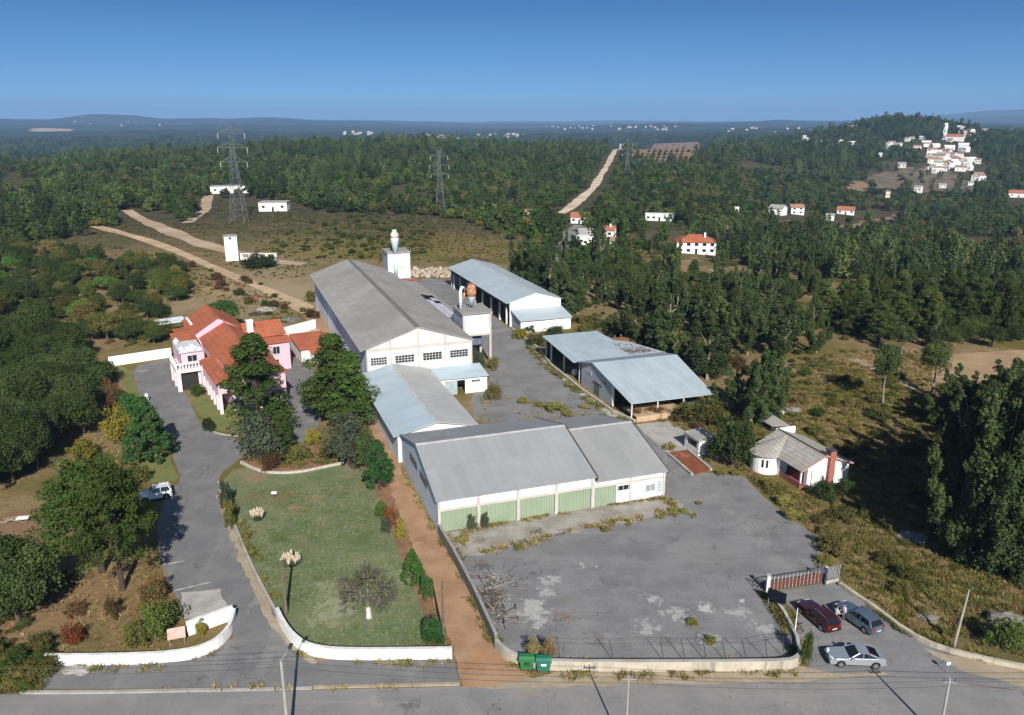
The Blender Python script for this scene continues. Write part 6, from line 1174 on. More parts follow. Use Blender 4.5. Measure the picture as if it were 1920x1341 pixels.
    for kind, lf, sd0 in (('shrub', lf_scrub, 500), ('leafy_shrub', lf_oak, 520), ('grey_tree', lf_olive, 540), ('bright_shrub', lf_bright, 560), ('yellow_shrub', lf_yellow, 580), ('red_shrub', lf_red, 600), ('brown_shrub', lf_brown, 620)):
        for sd_ in range(2):
            r = np.random.default_rng(sd0 + sd_); W, H = 3.6, 3.2; cl = env_clumps(46, r, W * .82, H, 1.35, 1.55, .52, .35, -.6, (.35, 1.0)); t = MB(); t.tube([(0, 0, -.2), (.05, .02, .8), (0, 0, 1.8)], [.1, .07, .03], 5); limbs(t, cl, .2, 2.6, .09, 9, r)
            proto(kind, clump_leaves(cl, 84, .14, r), t, lf, m_bark, W, H)
    r = np.random.default_rng(700)                             # slender tree with a long bare stem
    W, H = 5.0, 11.; cl = env_clumps(60, r, W * .8, H, 7.6, 2.9, .75, .35, -.8, (.3, 1.)); t = MB(); t.tube([(0, 0, -.2), (.2, .05, 3), (.1, .1, 6), (0, 0, 9.5)], [.16, .13, .1, .03], 6); limbs(t, cl, 4.5, 9, .12, 12, r); proto('slender_tree', clump_leaves(cl, 100, .18, r, hang=True), t, lf_euc, m_barkpale, W, H)
make_protos()
def plant(name, cat, kind, P, W, H, label, group=None, rot=None, var=None, own_lf=None, depth_scale=None):
    pr = PROTO[kind]; cm, tm, w0, h0 = pr[(var if var is not None else int(rng.integers(len(pr)))) % len(pr)]
    t = bpy.data.objects.new(name, None); COL.objects.link(t); t.location = tuple(P); t.rotation_euler = (0, 0, rng.random() * 6.28 if rot is None else rot); t.scale = (W / w0, (depth_scale or W) / w0, H / h0); t.empty_display_size = .5
    props(t, label, cat, group); link('trunk', tm, t)
    if own_lf:
        key = (cm.name, own_lf.name)
        if key not in OWN: m2 = cm.copy(); m2.materials.clear(); m2.materials.append(own_lf); OWN[key] = m2
        cm = OWN[key]
    link('crown', cm, t); return t
OWN = {}
def plant_px(name, cat, kind, base, top, wpx, label, group=None, **kw):
    P = at(*base); return plant(name, cat, kind, P, wpx * depth(P) / F_PX, tall(P, top) * 1.02, label, group, **kw)

lf_pale = leafmat('pale_eucalyptus_foliage', (.055, .095, .030), (.085, .125, .045), None)
# --- named trees and shrubs of the foreground
PT = 'pine_tree'
plant_px(PT, 'tree', 'pine', (192, 1072), 862, 215, 'big spreading pine leaning over the dry slope left of the parking bay', var=0)
plant_px(PT, 'tree', 'pine', (230, 1106), 872, 185, 'big pine beside the white off roader', var=1)
plant_px(PT, 'tree', 'young_pine', (486, 806), 630, 150, 'tall dark green pine in front of the pink villa', var=0)
plant_px(PT, 'tree', 'young_pine', (630, 790), 630, 140, 'dark pine against the hall corner, the taller of the pair', var=1)
plant_px(PT, 'tree', 'young_pine', (662, 800), 660, 115, 'dark pine beside the narrow workshop, the nearer of the pair', var=2)
plant_px('conifer_tree', 'tree', 'conifer', (282, 862), 742, 108, 'dense green conifer with a rounded cone shape left of the driveway', var=0)
plant_px('bushy_tree', 'tree', 'leafy_shrub', (246, 790), 728, 62, 'bright green leafy bush behind the round conifer', own_lf=lf_conifer)
for b, tp, w, k, lf, lb in [((490, 868), 760, 85, 'leafy_shrub', lf_olive, 'loose grey green shrub at the driveway corner'), ((530, 858), 775, 75, 'young_pine', lf_oak, 'small rounded green tree right of the grey shrub at the driveway corner'), ((600, 792), 700, 70, 'oak', lf_dark, 'dark broadleaf tree at the edge of the villa drive'),
        ((655, 876), 762, 85, 'grey_tree', lf_olive, 'grey olive tree above the lawn corner'), ((690, 880), 800, 55, 'grey_tree', lf_dark, 'dark narrow shrub between olive tree and dirt track'), ((712, 918), 826, 64, 'young_pine', lf_conifer, 'bright green young conifer at the upper right corner of the lawn'),
        ((775, 1090), 1028, 52, 'conifer', lf_bright, 'bright green bush on the planting strip above the wooden pole'), ((800, 1122), 1075, 30, 'bright_shrub', lf_conifer, 'thin green shrub below the bright bush on the planting strip'), ((812, 1205), 1148, 48, 'leafy_shrub', lf_conifer, 'green shrub at the foot of the dark wooden pole'),
        ((752, 1012), 972, 22, 'bright_shrub', lf_yellow, 'little yellow green staked tree on the planting strip'), ((732, 985), 948, 30, 'red_shrub', lf_red, 'reddish shrub on the planting strip'), ((716, 970), 940, 30, 'bright_shrub', lf_bright, 'light green shrub beside the reddish one on the planting strip'), ((724, 1000), 965, 22, 'grey_tree', lf_olive, 'grey shrub low on the planting strip'),
        ((228, 832), 765, 62, 'yellow_shrub', lf_yellow, 'yellow leaved shrub against the round conifer'), ((158, 862), 822, 60, 'yellow_shrub', lf_yellow, 'yellow bush at the edge of the dark wood'), ((225, 765), 728, 45, 'brown_shrub', lf_brown, 'brown leaved shrub above the yellow shrub'),
        ((205, 748), 708, 42, 'red_shrub', lf_brown, 'rust coloured shrub at the left garden edge'), ((205, 715), 672, 48, 'leafy_shrub', lf_dark, 'dark rounded shrub above the rust coloured one'), ((255, 905), 865, 58, 'leafy_shrub', lf_scrub, 'dull green shrub behind the big pine'),
        ((300, 1195), 1120, 82, 'leafy_shrub', lf_oak, 'large leafy green shrub behind the white curved left wall'), ((290, 1128), 1078, 58, 'leafy_shrub', lf_brown, 'brown green shrub above the large leafy shrub'), ((255, 1215), 1160, 50, 'grey_tree', lf_scrub, 'straggly grey shrub left of the large leafy shrub'),
        ((138, 1205), 1172, 48, 'red_shrub', lf_red, 'bright red bush on the bare left slope'), ((378, 1192), 1160, 24, 'red_shrub', lf_yellow, 'little autumn coloured tree in front of the short white wall'), ((212, 1160), 1118, 28, 'brown_shrub', lf_brown, 'small rust leaved sapling on the bare left slope'),
        ((392, 808), 778, 26, 'leafy_shrub', lf_dark, 'round dark bush on the villa lawn'), ((372, 740), 716, 32, 'leafy_shrub', lf_oak, 'green bush at the villa porch'), ((330, 705), 688, 18, 'leafy_shrub', lf_bright, 'small bright bush beside the villa porch column'), ((585, 835), 800, 32, 'yellow_shrub', lf_yellow, 'yellow green shrub at the end of the villa drive'),
        ((560, 862), 825, 45, 'leafy_shrub', lf_scrub, 'dull shrub on the bed below the villa drive'), ((620, 862), 828, 46, 'brown_shrub', lf_scrub, 'olive brown shrub in the middle of the bed'), ((510, 880), 845, 40, 'brown_shrub', lf_brown, 'brown shrub at the left end of the bed'),
        ((422, 620), 560, 62, 'oak', lf_conifer, 'green tree between the villa roof and the rubble yard'), ((485, 500), 474, 78, 'leafy_shrub', lf_dark, 'wide dark bush beside the white transformer tower'), ((582, 566), 540, 22, 'shrub', lf_scrub, 'bush against the far left wall of the hall'),
        ((425, 955), 895, 26, 'shrub', lf_olive, 'grey hedge plant at the driveway edge, the uppermost'), ((432, 990), 930, 24, 'shrub', lf_scrub, 'dull hedge plant at the driveway edge, the lower'),
        ((895, 700), 648, 34, 'leafy_shrub', lf_olive, 'grey green shrub between hall gable and filter block'), ((925, 692), 668, 28, 'brown_shrub', lf_scrub, 'weedy bush at the filter block column'), ((925, 748), 718, 34, 'brown_shrub', lf_scrub, 'brown weedy heap right of the annex'), ((905, 718), 700, 18, 'shrub', lf_dark, 'dark creeper at the annex corner'),
        ((1040, 630), 608, 42, 'leafy_shrub', lf_dark, 'round green bush before the storage shed lean-to'), ((992, 622), 606, 26, 'shrub', lf_olive, 'grey bush at the lean-to corner'), ((975, 635), 612, 30, 'shrub', lf_yellow, 'yellowish weeds at the lane bend'), ((1005, 648), 622, 42, 'brown_shrub', lf_scrub, 'olive bush at the lane bend'),
        ((1372, 872), 772, 92, 'leafy_shrub', lf_dark, 'dark leafy tree between the guard hut and the bungalow'), ((1408, 792), 648, 84, 'tall_eucalyptus', lf_pale, 'tall pale green feathery tree behind the ruined shed'), ((1442, 782), 672, 62, 'tall_eucalyptus', lf_pale, 'shorter feathery pale green tree right of the tall one behind the ruined shed'), ((1380, 775), 690, 52, 'tall_eucalyptus', lf_euc, 'darker young eucalyptus beside the open shed corner'), ((1330, 800), 735, 75, 'leafy_shrub', lf_scrub, 'tangled green scrub below the open shed'), ((1290, 790), 750, 55, 'brown_shrub', lf_scrub, 'brown scrub beside the shed post'),
        ((1545, 935), 898, 52, 'leafy_shrub', lf_dark, 'green bush beneath the brick chimney'), ((1580, 922), 892, 30, 'leafy_shrub', lf_dark, 'dark bush at the bungalow right corner'), ((1510, 1248), 1172, 26, 'leafy_shrub', lf_oak, 'tall green shrub at the yard wall end beside the forecourt'), ((1880, 1215), 1150, 75, 'leafy_shrub', lf_oak, 'green bramble over the large pale rock'),
        ((1655, 758), 640, 54, 'slender_tree', lf_euc, 'slender tree with bare stem alone in the field'), ((1745, 740), 640, 60, 'slender_tree', lf_euc, 'tall thin tree beside the ploughed field'), ((1690, 665), 610, 50, 'slender_tree', lf_euc, 'thin tree at the gravel path')]:
    nm = 'tree' if k in ('oak', 'eucalyptus', 'tall_eucalyptus', 'slender_tree', 'young_pine') else 'conifer_tree' if k == 'conifer' else 'shrub'
    plant_px({'tree': 'broadleaf_tree'}.get(nm, nm), 'tree' if nm != 'shrub' else 'shrub', k, b, tp, w, lb, own_lf=lf)
# bare tree on the lawn with limewashed trunk, and a half-bare crown
def bare_tree():
    P = at(692, 1158); t = thing('bare_tree', 'leafless spreading tree with white painted trunk foot on the lawn', 'tree', WORLD, P[0], P[1]); r = np.random.default_rng(5)
    k = MB(); k.tube([(P[0], P[1], -.1), (P[0] - .05, P[1] + .02, 1.25)], [.30, .22], 8); k.build('painted_trunk', m_limed, t)
    b = MB(); b.tube([(P[0] - .05, P[1] + .02, 1.25), (P[0] - .15, P[1], 2.1)], [.22, .2], 8); tw = MB()
    def grow(p, d, l, rad, lev):
        q = p + d * l; mid = (p + q) / 2 + Vector(r.normal(size=3) * l * .08); (b if lev < 3 else tw).tube([tuple(p), tuple(mid), tuple(q)], [rad, rad * .85, rad * .65], 5 if lev < 2 else 4, False)
        if lev >= 5 or len(tw.f) > 26000: return
        for i in range(3 if lev < 4 else 2):
            nd = (d + Vector(r.normal(size=3)) * .62 + Vector((d.x, d.y, .08)) * .25).normalized(); grow(q, nd, l * r.uniform(.62, .82), rad * .6, lev + 1)
    for i in range(5): a = i * 1.26 + .3; grow(Vector((P[0] - .15, P[1], 2.05)), Vector((math.cos(a) * .85, math.sin(a) * .85, .62)).normalized(), 1.15, .12, 0)
    b.build('branches', mat("grey_bark", (.20, .18, .15), (.12, .11, .09), 3., rough=1.), t); tw.build('twigs', mat("twig_bark", (.10, .09, .07), (.07, .062, .05), 3., rough=1.), t)
    c = np.array([(P[0] + 2.7 * x, P[1] + 2.7 * y, 2.5 + 2.3 * z) for x, y, z in unit(r.normal(size=(2000, 3))) * r.uniform(.5, 1.08, (2000, 1)) if z > .02]); o = link('remaining_leaves', quads_mesh('remaining_leaves', leaf_quads(c, unit(r.normal(size=c.shape)), .13, 1.5, r), leafmat('withered_foliage', (.075, .085, .045), (.11, .105, .06), None)), None); o.location = (-P[0], -P[1], 0); o.parent = t
bare_tree()
# pampas grass
for px, py, w, lb in ((483, 975, 30, 'pale pampas grass clump on the lawn near the driveway edge'), (546, 1060, 46, 'larger pale pampas grass clump in the middle of the lawn')):
    P = at(px, py); r = np.random.default_rng(px); s = w * depth(P) / F_PX; n = 130; a = r.random(n) * 6.28; q = np.sqrt(r.random(n)); t = thing('pampas_grass', lb, 'grass clump', WORLD, P[0], P[1])
    lv, pl_ = MB(), MB()
    for i in range(n):
        x, y = math.cos(a[i]) * q[i], math.sin(a[i]) * q[i]; lv.add([(P[0] + x * s * .2 - .03, P[1] + y * s * .2, 0), (P[0] + x * s * .2 + .03, P[1] + y * s * .2, 0), (P[0] + x * s * .62, P[1] + y * s * .62, .9 + .4 * r.random()), ], [(0, 1, 2)])
        if i < 46:
            h = .95 + .45 * r.random(); x0, y0 = P[0] + x * s * .40, P[1] + y * s * .40; pl_.tube([(x0, y0, h - .5), (x0 + .05 * x, y0, h - .2), (x0 + .12 * x, y0 + .05, h + .12)], [.03, .10, .02], 5)
    lv.build('leaves', lf_olive, t); pl_.build('plumes', mat("pampas_plume", (.55, .47, .36), (.42, .35, .26), 5., rough=1.), t)

# --- woods: individual trees
placed = []
def darts(poly_px, spacing, n, r, avoid=True):
    W_ = [tuple(at(*p)[:2]) for p in poly_px]; xs = [p[0] for p in W_]; ys = [p[1] for p in W_]; out = []
    for _ in range(n * 40):
        if len(out) >= n: break
        x, y = r.uniform(min(xs), max(xs)), r.uniform(min(ys), max(ys))
        if not bool(in_poly(np.array(x), np.array(y), W_)): continue
        s2 = (spacing * r.uniform(.75, 1.25)) ** 2
        if any((x - a) ** 2 + (y - b) ** 2 < s2 for a, b in out): continue
        if avoid and any((x - a) ** 2 + (y - b) ** 2 < s2 for a, b in placed): continue
        out.append((x, y)); placed.append((x, y))
    return [np.array([x, y, float(height(x, y))]) for x, y in out]
r = np.random.default_rng(31)
for P in darts([(-330, 700), (-150, 600), (0, 640), (130, 655), (172, 700), (180, 760), (165, 815), (115, 855), (60, 888), (0, 920), (-80, 960), (-330, 1040)], 3.4, 150, r):
    plant('evergreen_oak', 'tree', 'dark_oak' if r.random() < .75 else 'oak', P, r.uniform(4.8, 8.2), r.uniform(4.8, 8.6), 'dark evergreen oak packed into the dense wood left of the driveway', 'oaks of the dense left wood', own_lf=lf_wood)
for P in darts([(-260, 470), (0, 465), (170, 480), (250, 500), (330, 500), (345, 560), (310, 600), (310, 655), (170, 640), (0, 640), (-260, 640)], 3.3, 215, r):
    k = r.random(); plant('broadleaf_tree', 'tree', 'oak' if k < .65 else 'dark_oak', P, r.uniform(3.8, 7.5), r.uniform(3.2, 6.5), 'loosely spaced green tree on the scrubby slope beyond the villa', 'loose trees beyond the villa', own_lf=lf_bright if k > .95 else lf_yellowgreen if k < .08 else lf_scrub if k < .2 else None)
for P in darts([(-200, 1095), (40, 1095), (88, 1130), (60, 1170), (0, 1195), (-200, 1260)], 3.2, 22, r):
    plant('evergreen_oak', 'tree', 'dark_oak', P, r.uniform(5.5, 7.5), r.uniform(5.5, 7.5), 'dark evergreen oak of the thicket in the lower left corner', 'oaks of the lower left thicket', own_lf=lf_wood)
def cap(P, h): return min(h, tall(P, float(np.interp(proj(*P)[0], [930, 960, 1010, 1045, 1075, 1150, 1250, 1330, 1450, 1570], [440, 428, 438, 478, 492, 500, 496, 522, 545, 600])) + r.uniform(0, 26)))
for P in darts([(1060, 520), (1110, 505), (1200, 520), (1300, 545), (1400, 575), (1500, 610), (1570, 640), (1560, 668), (1480, 690), (1400, 668), (1320, 640), (1240, 612), (1160, 585), (1090, 560)], 3.9, 95, r):
    hc = cap(P, r.uniform(12, 16.5)); plant('eucalyptus_tree', 'tree', 'eucalyptus', P, min(r.uniform(4.8, 7.2), hc * .5), hc, 'tall dark eucalyptus in the plantation beyond the sheds', 'eucalyptus plantation beyond the sheds')
for P in darts([(955, 540), (985, 528), (1040, 535), (1075, 560), (1090, 590), (1060, 598), (1030, 575), (985, 556)], 3.6, 22, r):
    plant('eucalyptus_tree', 'tree', 'eucalyptus', P, r.uniform(5.5, 8), cap(P, r.uniform(13, 18)), 'broad dark eucalyptus in the clump behind the storage shed', 'eucalyptus clump behind the storage shed')
for b, tp, w in (((1232, 668), 540, 80), ((1205, 655), 560, 66), ((1258, 680), 590, 60), ((1325, 712), 575, 74), ((1348, 705), 590, 62), ((1172, 640), 570, 52)):
    plant_px('eucalyptus_tree', 'tree', 'eucalyptus', b, tp, w, 'tall eucalyptus with pale stems close behind the rear shed', 'eucalyptus close behind the rear shed')
for b, tp, w in (((1815, 1050), 735, 80), ((1848, 1068), 700, 95), ((1886, 1074), 680, 105), ((1925, 1080), 655, 110), ((1862, 1040), 740, 85), ((1800, 985), 742, 70), ((1838, 960), 708, 85), ((1880, 955), 690, 95), ((1915, 945), 680, 100), ((1815, 825), 700, 62), ((1850, 812), 690, 70), ((1885, 800), 668, 76), ((1960, 1010), 645, 120), ((1990, 900), 640, 120), ((1780, 885), 768, 46), ((1905, 1070), 720, 90), ((2040, 1085), 640, 130), ((1775, 800), 702, 48), ((1935, 850), 660, 90), ((1905, 880), 700, 80), ((1830, 880), 720, 66), ((1870, 1000), 715, 80), ((1798, 770), 690, 46)):  # trees rooted past the right view border are added to cast shadow
    plant_px('eucalyptus_tree', 'tree', 'tall_eucalyptus', b, tp, w * 1.4, 'towering dark eucalyptus of the stand on the right edge', 'tall eucalyptus on the right edge')
for P in darts([(1500, 628), (1600, 650), (1700, 640), (1920, 628), (2150, 620), (2150, 575), (1900, 570), (1600, 575), (1540, 590)], 5.2, 52, r):
    plant('pine_tree', 'tree', 'young_pine', P, r.uniform(6, 8.5), r.uniform(8, 12), 'dark pine of the belt behind the ploughed field', 'pines behind the ploughed field', own_lf=lf_oak)
# scrub bushes
for poly, n, sp_2, lb, gp, ks in (
        ([(1480, 690), (1600, 690), (1740, 745), (1800, 850), (1760, 960), (1640, 960), (1560, 860), (1440, 740)], 26, 2.6, 'low olive scrub bush in the dry field right of the sheds', 'scrub bushes of the dry field', ('shrub', 'shrub', 'leafy_shrub')),
        ([(1480, 950), (1640, 950), (1760, 1100), (1850, 1180), (1700, 1160), (1600, 1100), (1560, 1040)], 9, 2.4, 'low dry bush on the slope between forecourt and tall trees', 'dry bushes above the forecourt', ('shrub',)),
        ([(-200, 470), (150, 455), (330, 480), (350, 540), (250, 540), (-200, 600)], 60, 3., 'low bush on the brown slope left of the dirt track', 'bushes on the brown slope', ('shrub', 'leafy_shrub', 'brown_shrub')),
        ([(360, 500), (560, 520), (590, 600), (540, 610), (430, 570), (350, 540)], 22, 3., 'small bush on the rubble ground behind the villa', 'bushes behind the villa', ('shrub', 'brown_shrub', 'leafy_shrub')),
        ([(470, 430), (780, 405), (840, 440), (790, 480), (560, 480)], 42, 4., 'rounded bush in the rough meadow behind the hall', 'bushes of the rough meadow', ('shrub', 'leafy_shrub')),
        ([(590, 470), (620, 412), (700, 402), (790, 422), (800, 490), (700, 492)], 60, 3., 'dark bush of the thicket in the rough meadow behind the hall', 'thicket bushes behind the hall', ('leafy_shrub', 'leafy_shrub')),
        ([(1060, 600), (1120, 600), (1200, 650), (1180, 690), (1100, 640)], 16, 2.4, 'thicket bush between the storage shed and the rear shed', 'thicket by the rear shed', ('leafy_shrub', 'shrub')),
        ([(1130, 720), (1330, 760), (1400, 830), (1290, 800), (1180, 780)], 12, 2.0, 'low bush among weeds below the open shed', 'bushes below the open shed', ('shrub', 'brown_shrub')),
        ([(1230, 600), (1340, 640), (1480, 700), (1400, 740), (1290, 690)], 24, 3., 'scrub bush on sandy ground under the eucalyptus', 'scrub under the eucalyptus', ('shrub', 'leafy_shrub', 'brown_shrub')),
        ([(0, 1215), (85, 1215), (80, 1290), (0, 1300), (-100, 1300)], 12, 1.5, 'green bramble at the lower left road corner', 'brambles at the lower left corner', ('leafy_shrub', 'shrub')),
        ([(100, 1090), (180, 1075), (300, 1120), (250, 1180), (130, 1170)], 3, 3., 'small dry bush on the bare left slope', 'dry bushes on the left slope', ('brown_shrub', 'shrub')),
        ([(1500, 570), (1700, 560), (1920, 560), (2000, 640), (1560, 640)], 22, 4., 'dark undergrowth bush among the right hand pines', 'undergrowth among the pines', ('leafy_shrub', 'shrub'))):
    for P in darts(poly, sp_2, n, r, False):
        s = r.uniform(.5, 1.1); plant('shrub', 'shrub', ks[int(r.integers(len(ks)))], P, 3.4 * s, 2.0 * s * r.uniform(.7, 1.2), lb, gp)
# weed tufts that stand out in the yard
for i, (px, py, w) in enumerate([(866, 1018, 34), (972, 1030, 22), (912, 1036, 14), (1298, 1170, 24), (1332, 1205, 26), (1280, 962, 22), (1262, 990 - 30, 20), (1135, 995, 22), (1178, 985, 12), (1040, 770, 40), (1065, 780, 26), (1010, 762, 22), (980, 755, 24), (1255, 842, 26), (1350, 890, 22), (1378, 890, 20), (1470, 945, 40), (1482, 970, 40), (1445, 915, 40), (1545, 1058, 40), (905, 985, 18), (885, 990, 18), (1095, 765, 20), (1310, 985 - 40, 14)]):
    P = at(px, py); s = w * depth(P) / F_PX; plant('weed_clump', 'weeds', 'shrub', P, s, s * .55, 'yellow green weed clump growing through the paving', 'weed clumps in the paving', own_lf=lf_weed)
for px, py, h, lb in ((884, 992, 962, 'thin grey weed against the first green door'), (908, 988, 958, 'thin grey weed at the second column of the front warehouse')): plant_px('weed', 'weeds', 'grey_tree', (px, py), h, 22, lb)
for px, py, lb in ((1000, 1235, 'dry bare bush inside the yard wall near the bins'), (1028, 1238, 'dead weed stalks beside the dry bush near the bins')): plant_px('dry_bush', 'shrub', 'brown_shrub', (px, py), 1195, 30, lb, own_lf=lf_dry)
P = at(918, 1140); t = thing('scrap_heap', 'dark heap of branches and scrap against the grey yard wall', 'heap', WORLD, P[0], P[1]); k, k2 = MB(), MB()
for i in range(230):
    q = at(900 + r.random() * 50 + 12 * r.normal(), 1075 + 95 * r.random()); 
    if q[0] < W.w(0, 0)[0] + (W.w(0, 0)[1] - q[1]) * .0 - 1: pass
    a = r.random() * 6.28; l = r.uniform(.3, 1.2); zz = r.random() * .5 * math.exp(-((q[1] - P[1]) / 3) ** 2); (k if r.random() < .75 else k2).tube([(q[0], q[1], zz), (q[0] + l * math.cos(a), q[1] + l * math.sin(a), zz + r.uniform(-.1, .4))], r.uniform(.015, .05), 4)
k.build('branches', mat("dark_branch", (.075, .055, .045), (.12, .09, .07), 2., rough=1.), t); k2.build('pale_scrap', mat("pale_scrap", (.34, .30, .27), (.2, .17, .15), 2., rough=1.), t)

# --- scattered small stuff: tufts by instancing
def tuft(name, n, h, w, lf, seed, wid=.05):
    r_ = np.random.default_rng(seed); a = r_.random(n) * 6.28; q = np.sqrt(r_.random(n)) * w; b = np.stack([q * np.cos(a), q * np.sin(a), np.zeros(n)], 1); tip = b * 1.5 + np.stack([.12 * r_.normal(size=n), .12 * r_.normal(size=n), h * r_.uniform(.5, 1.1, n)], 1)
    s = np.stack([-np.sin(a), np.cos(a), 0 * a], 1) * wid; V_ = np.stack([b - s, b + s, tip + s * .3, tip - s * .3], 1).reshape(-1, 3); o = bpy.data.objects.new(name, quads_mesh(name, V_, lf)); return o
def instances(name, pts, protos, label=None, kind='stuff', smin=.7, smax=1.3, scales=None, picks=None):
    """one object that repeats small plants over many points (geometry nodes)"""
    pts = np.asarray(pts, np.float32); n = len(pts); me = bpy.data.meshes.new(name); me.vertices.add(n); me.vertices.foreach_set('co', pts.ravel())
    r_ = np.random.default_rng(n)
    sc = scales if scales is not None else np.repeat(r_.uniform(smin, smax, (n, 1)), 3, 1)
    for nm, ty, dat in (('sc', 'FLOAT_VECTOR', sc), ('rz', 'FLOAT', r_.random(n) * 6.28), ('pk', 'INT', picks if picks is not None else r_.integers(0, len(protos), n))):
        at_ = me.attributes.new(nm, ty, 'POINT'); at_.data.foreach_set('vector' if ty == 'FLOAT_VECTOR' else 'value', np.asarray(dat, np.int32 if ty == 'INT' else np.float32).ravel())
    o = bpy.data.objects.new(name, me); COL.objects.link(o); o['kind'] = kind
    if label: o['label'] = label
    g = bpy.data.node_groups.new(name, 'GeometryNodeTree'); g.interface.new_socket('Geometry', in_out='INPUT', socket_type='NodeSocketGeometry'); g.interface.new_socket('Geometry', in_out='OUTPUT', socket_type='NodeSocketGeometry')
    N, L = g.nodes, g.links; gi = N.new('NodeGroupInput'); go = N.new('NodeGroupOutput'); ip = N.new('GeometryNodeInstanceOnPoints'); gt = N.new('GeometryNodeGeometryToInstance')
    for p in reversed(protos): oi = N.new('GeometryNodeObjectInfo'); oi.inputs['Object'].default_value = p; oi.transform_space = 'ORIGINAL'; L.new(oi.outputs['Geometry'], gt.inputs[0])
    def attr(nm, ty): a = N.new('GeometryNodeInputNamedAttribute'); a.data_type = ty; a.inputs[0].default_value = nm; return a.outputs[0]
    cx = N.new('ShaderNodeCombineXYZ'); L.new(attr('rz', 'FLOAT'), cx.inputs[2]); L.new(gi.outputs[0], ip.inputs['Points']); L.new(gt.outputs[0], ip.inputs['Instance']); ip.inputs['Pick Instance'].default_value = True
    L.new(attr('pk', 'INT'), ip.inputs['Instance Index']); L.new(cx.outputs[0], ip.inputs['Rotation']); L.new(attr('sc', 'FLOAT_VECTOR'), ip.inputs['Scale']); L.new(ip.outputs[0], go.inputs[0])
    md = o.modifiers.new('scatter', 'NODES'); md.node_group = g; return o
def scatter(poly_px, n, r_, holes=(), clump=None):
    W_ = np.array([at(*p)[:2] for p in poly_px]); lo, hi = W_.min(0), W_.max(0); out = np.zeros((0, 2))
    while len(out) < n:
        q = r_.uniform(lo, hi, (n * 3, 2)); m = in_poly(q[:, 0], q[:, 1], [tuple(p) for p in W_])
        for h in holes: m &= ~in_poly(q[:, 0], q[:, 1], [tuple(at(*p)[:2]) for p in h])
        if clump: m &= vnoise(q[:, 0] / clump, q[:, 1] / clump) + .25 * r_.normal(size=len(q)) > 0.0
        out = np.vstack([out, q[m]])
    out = out[:n]; return np.column_stack([out, height(out[:, 0], out[:, 1])])
def lines(pix, n, r_, w=.4):
    P = np.array([at(*p)[:2] for p in densify(pix, 6, False)]); k = r_.random(n) * (len(P) - 1.001); i = k.astype(int); q = P[i] + (P[i + 1] - P[i]) * (k - i)[:, None] + r_.normal(size=(n, 2)) * w; m = vnoise(q[:, 0] / 1.6, q[:, 1] / 1.6) > -.12; q = q[m]; return np.column_stack([q, height(q[:, 0], q[:, 1])])
tf_dry = [tuft('dry_tuft', 20, .18, .34, lf_dry, 1, .035), tuft('dry_tuft', 18, .26, .30, lf_dry, 2, .035)]; tf_yel = [tuft('weed_tuft', 30, .24, .4, lf_yellowgreen, 3, .05), tuft('weed_tuft', 34, .36, .46, lf_yellowgreen, 4, .05)]; tf_low = [tuft('low_tuft', 16, .22, .28, lf_dry, 5), tuft('low_tuft', 16, .26, .25, lf_weed, 6)]; tf_lawn = [tuft('lawn_tuft', 14, .10, .22, leafmat("lawn_blades", (.095, .135, .05), (.15, .17, .08), None), 7, .03)]
HOUSE_HOLE = [(1395, 840), (1500, 800), (1600, 860), (1600, 915), (1500, 925), (1400, 890)]
FIELD = [(1430, 700), (1540, 680), (1600, 690), (1740, 745), (1830, 830), (1960, 1000), (1960, 1240), (1720, 1175), (1590, 1095), (1565, 1060), (1550, 1000), (1480, 965), (1430, 915), (1400, 880), (1440, 760)]
SLOPE = [(-60, 1090), (110, 1090), (200, 1060), (290, 1040), (330, 1120), (345, 1160), (330, 1230), (95, 1240), (60, 1290), (-60, 1295)]
instances('dry_grass', np.vstack([scatter(FIELD, 7500, r, [HOUSE_HOLE]), scatter([(1540, 672), (1600, 660), (1745, 660), (1745, 720), (1800, 730), (1830, 830), (1740, 745), (1600, 690)], 1500, r), scatter(SLOPE, 420, r), scatter([(180, 680), (225, 740), (250, 850), (250, 900), (150, 870), (190, 790)], 260, r), scatter([(1200, 600), (1500, 690), (1430, 760), (1200, 660)], 700, r), scatter([(-150, 450), (330, 470), (600, 590), (430, 580), (340, 560), (-150, 620)], 2400, r), scatter([(1395, 870), (1440, 900), (1540, 1000), (1560, 1060), (1500, 960), (1400, 895)], 200, r)]), tf_dry, 'dry straw coloured grass over the fields and slopes')
instances('weeds', np.vstack([scatter(FIELD, 3600, r, [HOUSE_HOLE], 7.), scatter([(1120, 720), (1340, 760), (1420, 800), (1420, 840), (1300, 810), (1190, 780)], 300, r), scatter([(1400, 880), (1460, 920), (1540, 1000), (1490, 960), (1420, 910)], 90, r), scatter([(-150, 480), (330, 480), (350, 560), (-150, 600)], 900, r, (), 10.), scatter([(455, 862), (545, 845), (680, 855), (640, 868), (560, 882)], 110, r), scatter([(640, 1232), (850, 1228), (815, 1190), (780, 1200)], 25, r), scatter([(430, 930), (470, 1010), (520, 1130), (512, 1130), (440, 985)], 50, r),
    lines([(1440, 1115), (1468, 1155), (1494, 1200), (1498, 1235)], 110, r, .35), lines([(965, 622), (1030, 690), (1090, 738), (1150, 780), (1190, 796)], 260, r, .5), lines([(828, 1006), (860, 1060), (930, 1205)], 60, r, .25), lines([(1600, 1110), (1700, 1182), (1850, 1235)], 90, r, .4), scatter([(0, 1210), (90, 1240), (75, 1295), (-60, 1300)], 160, r)]), tf_yel, 'yellow green weeds and scrub growth')
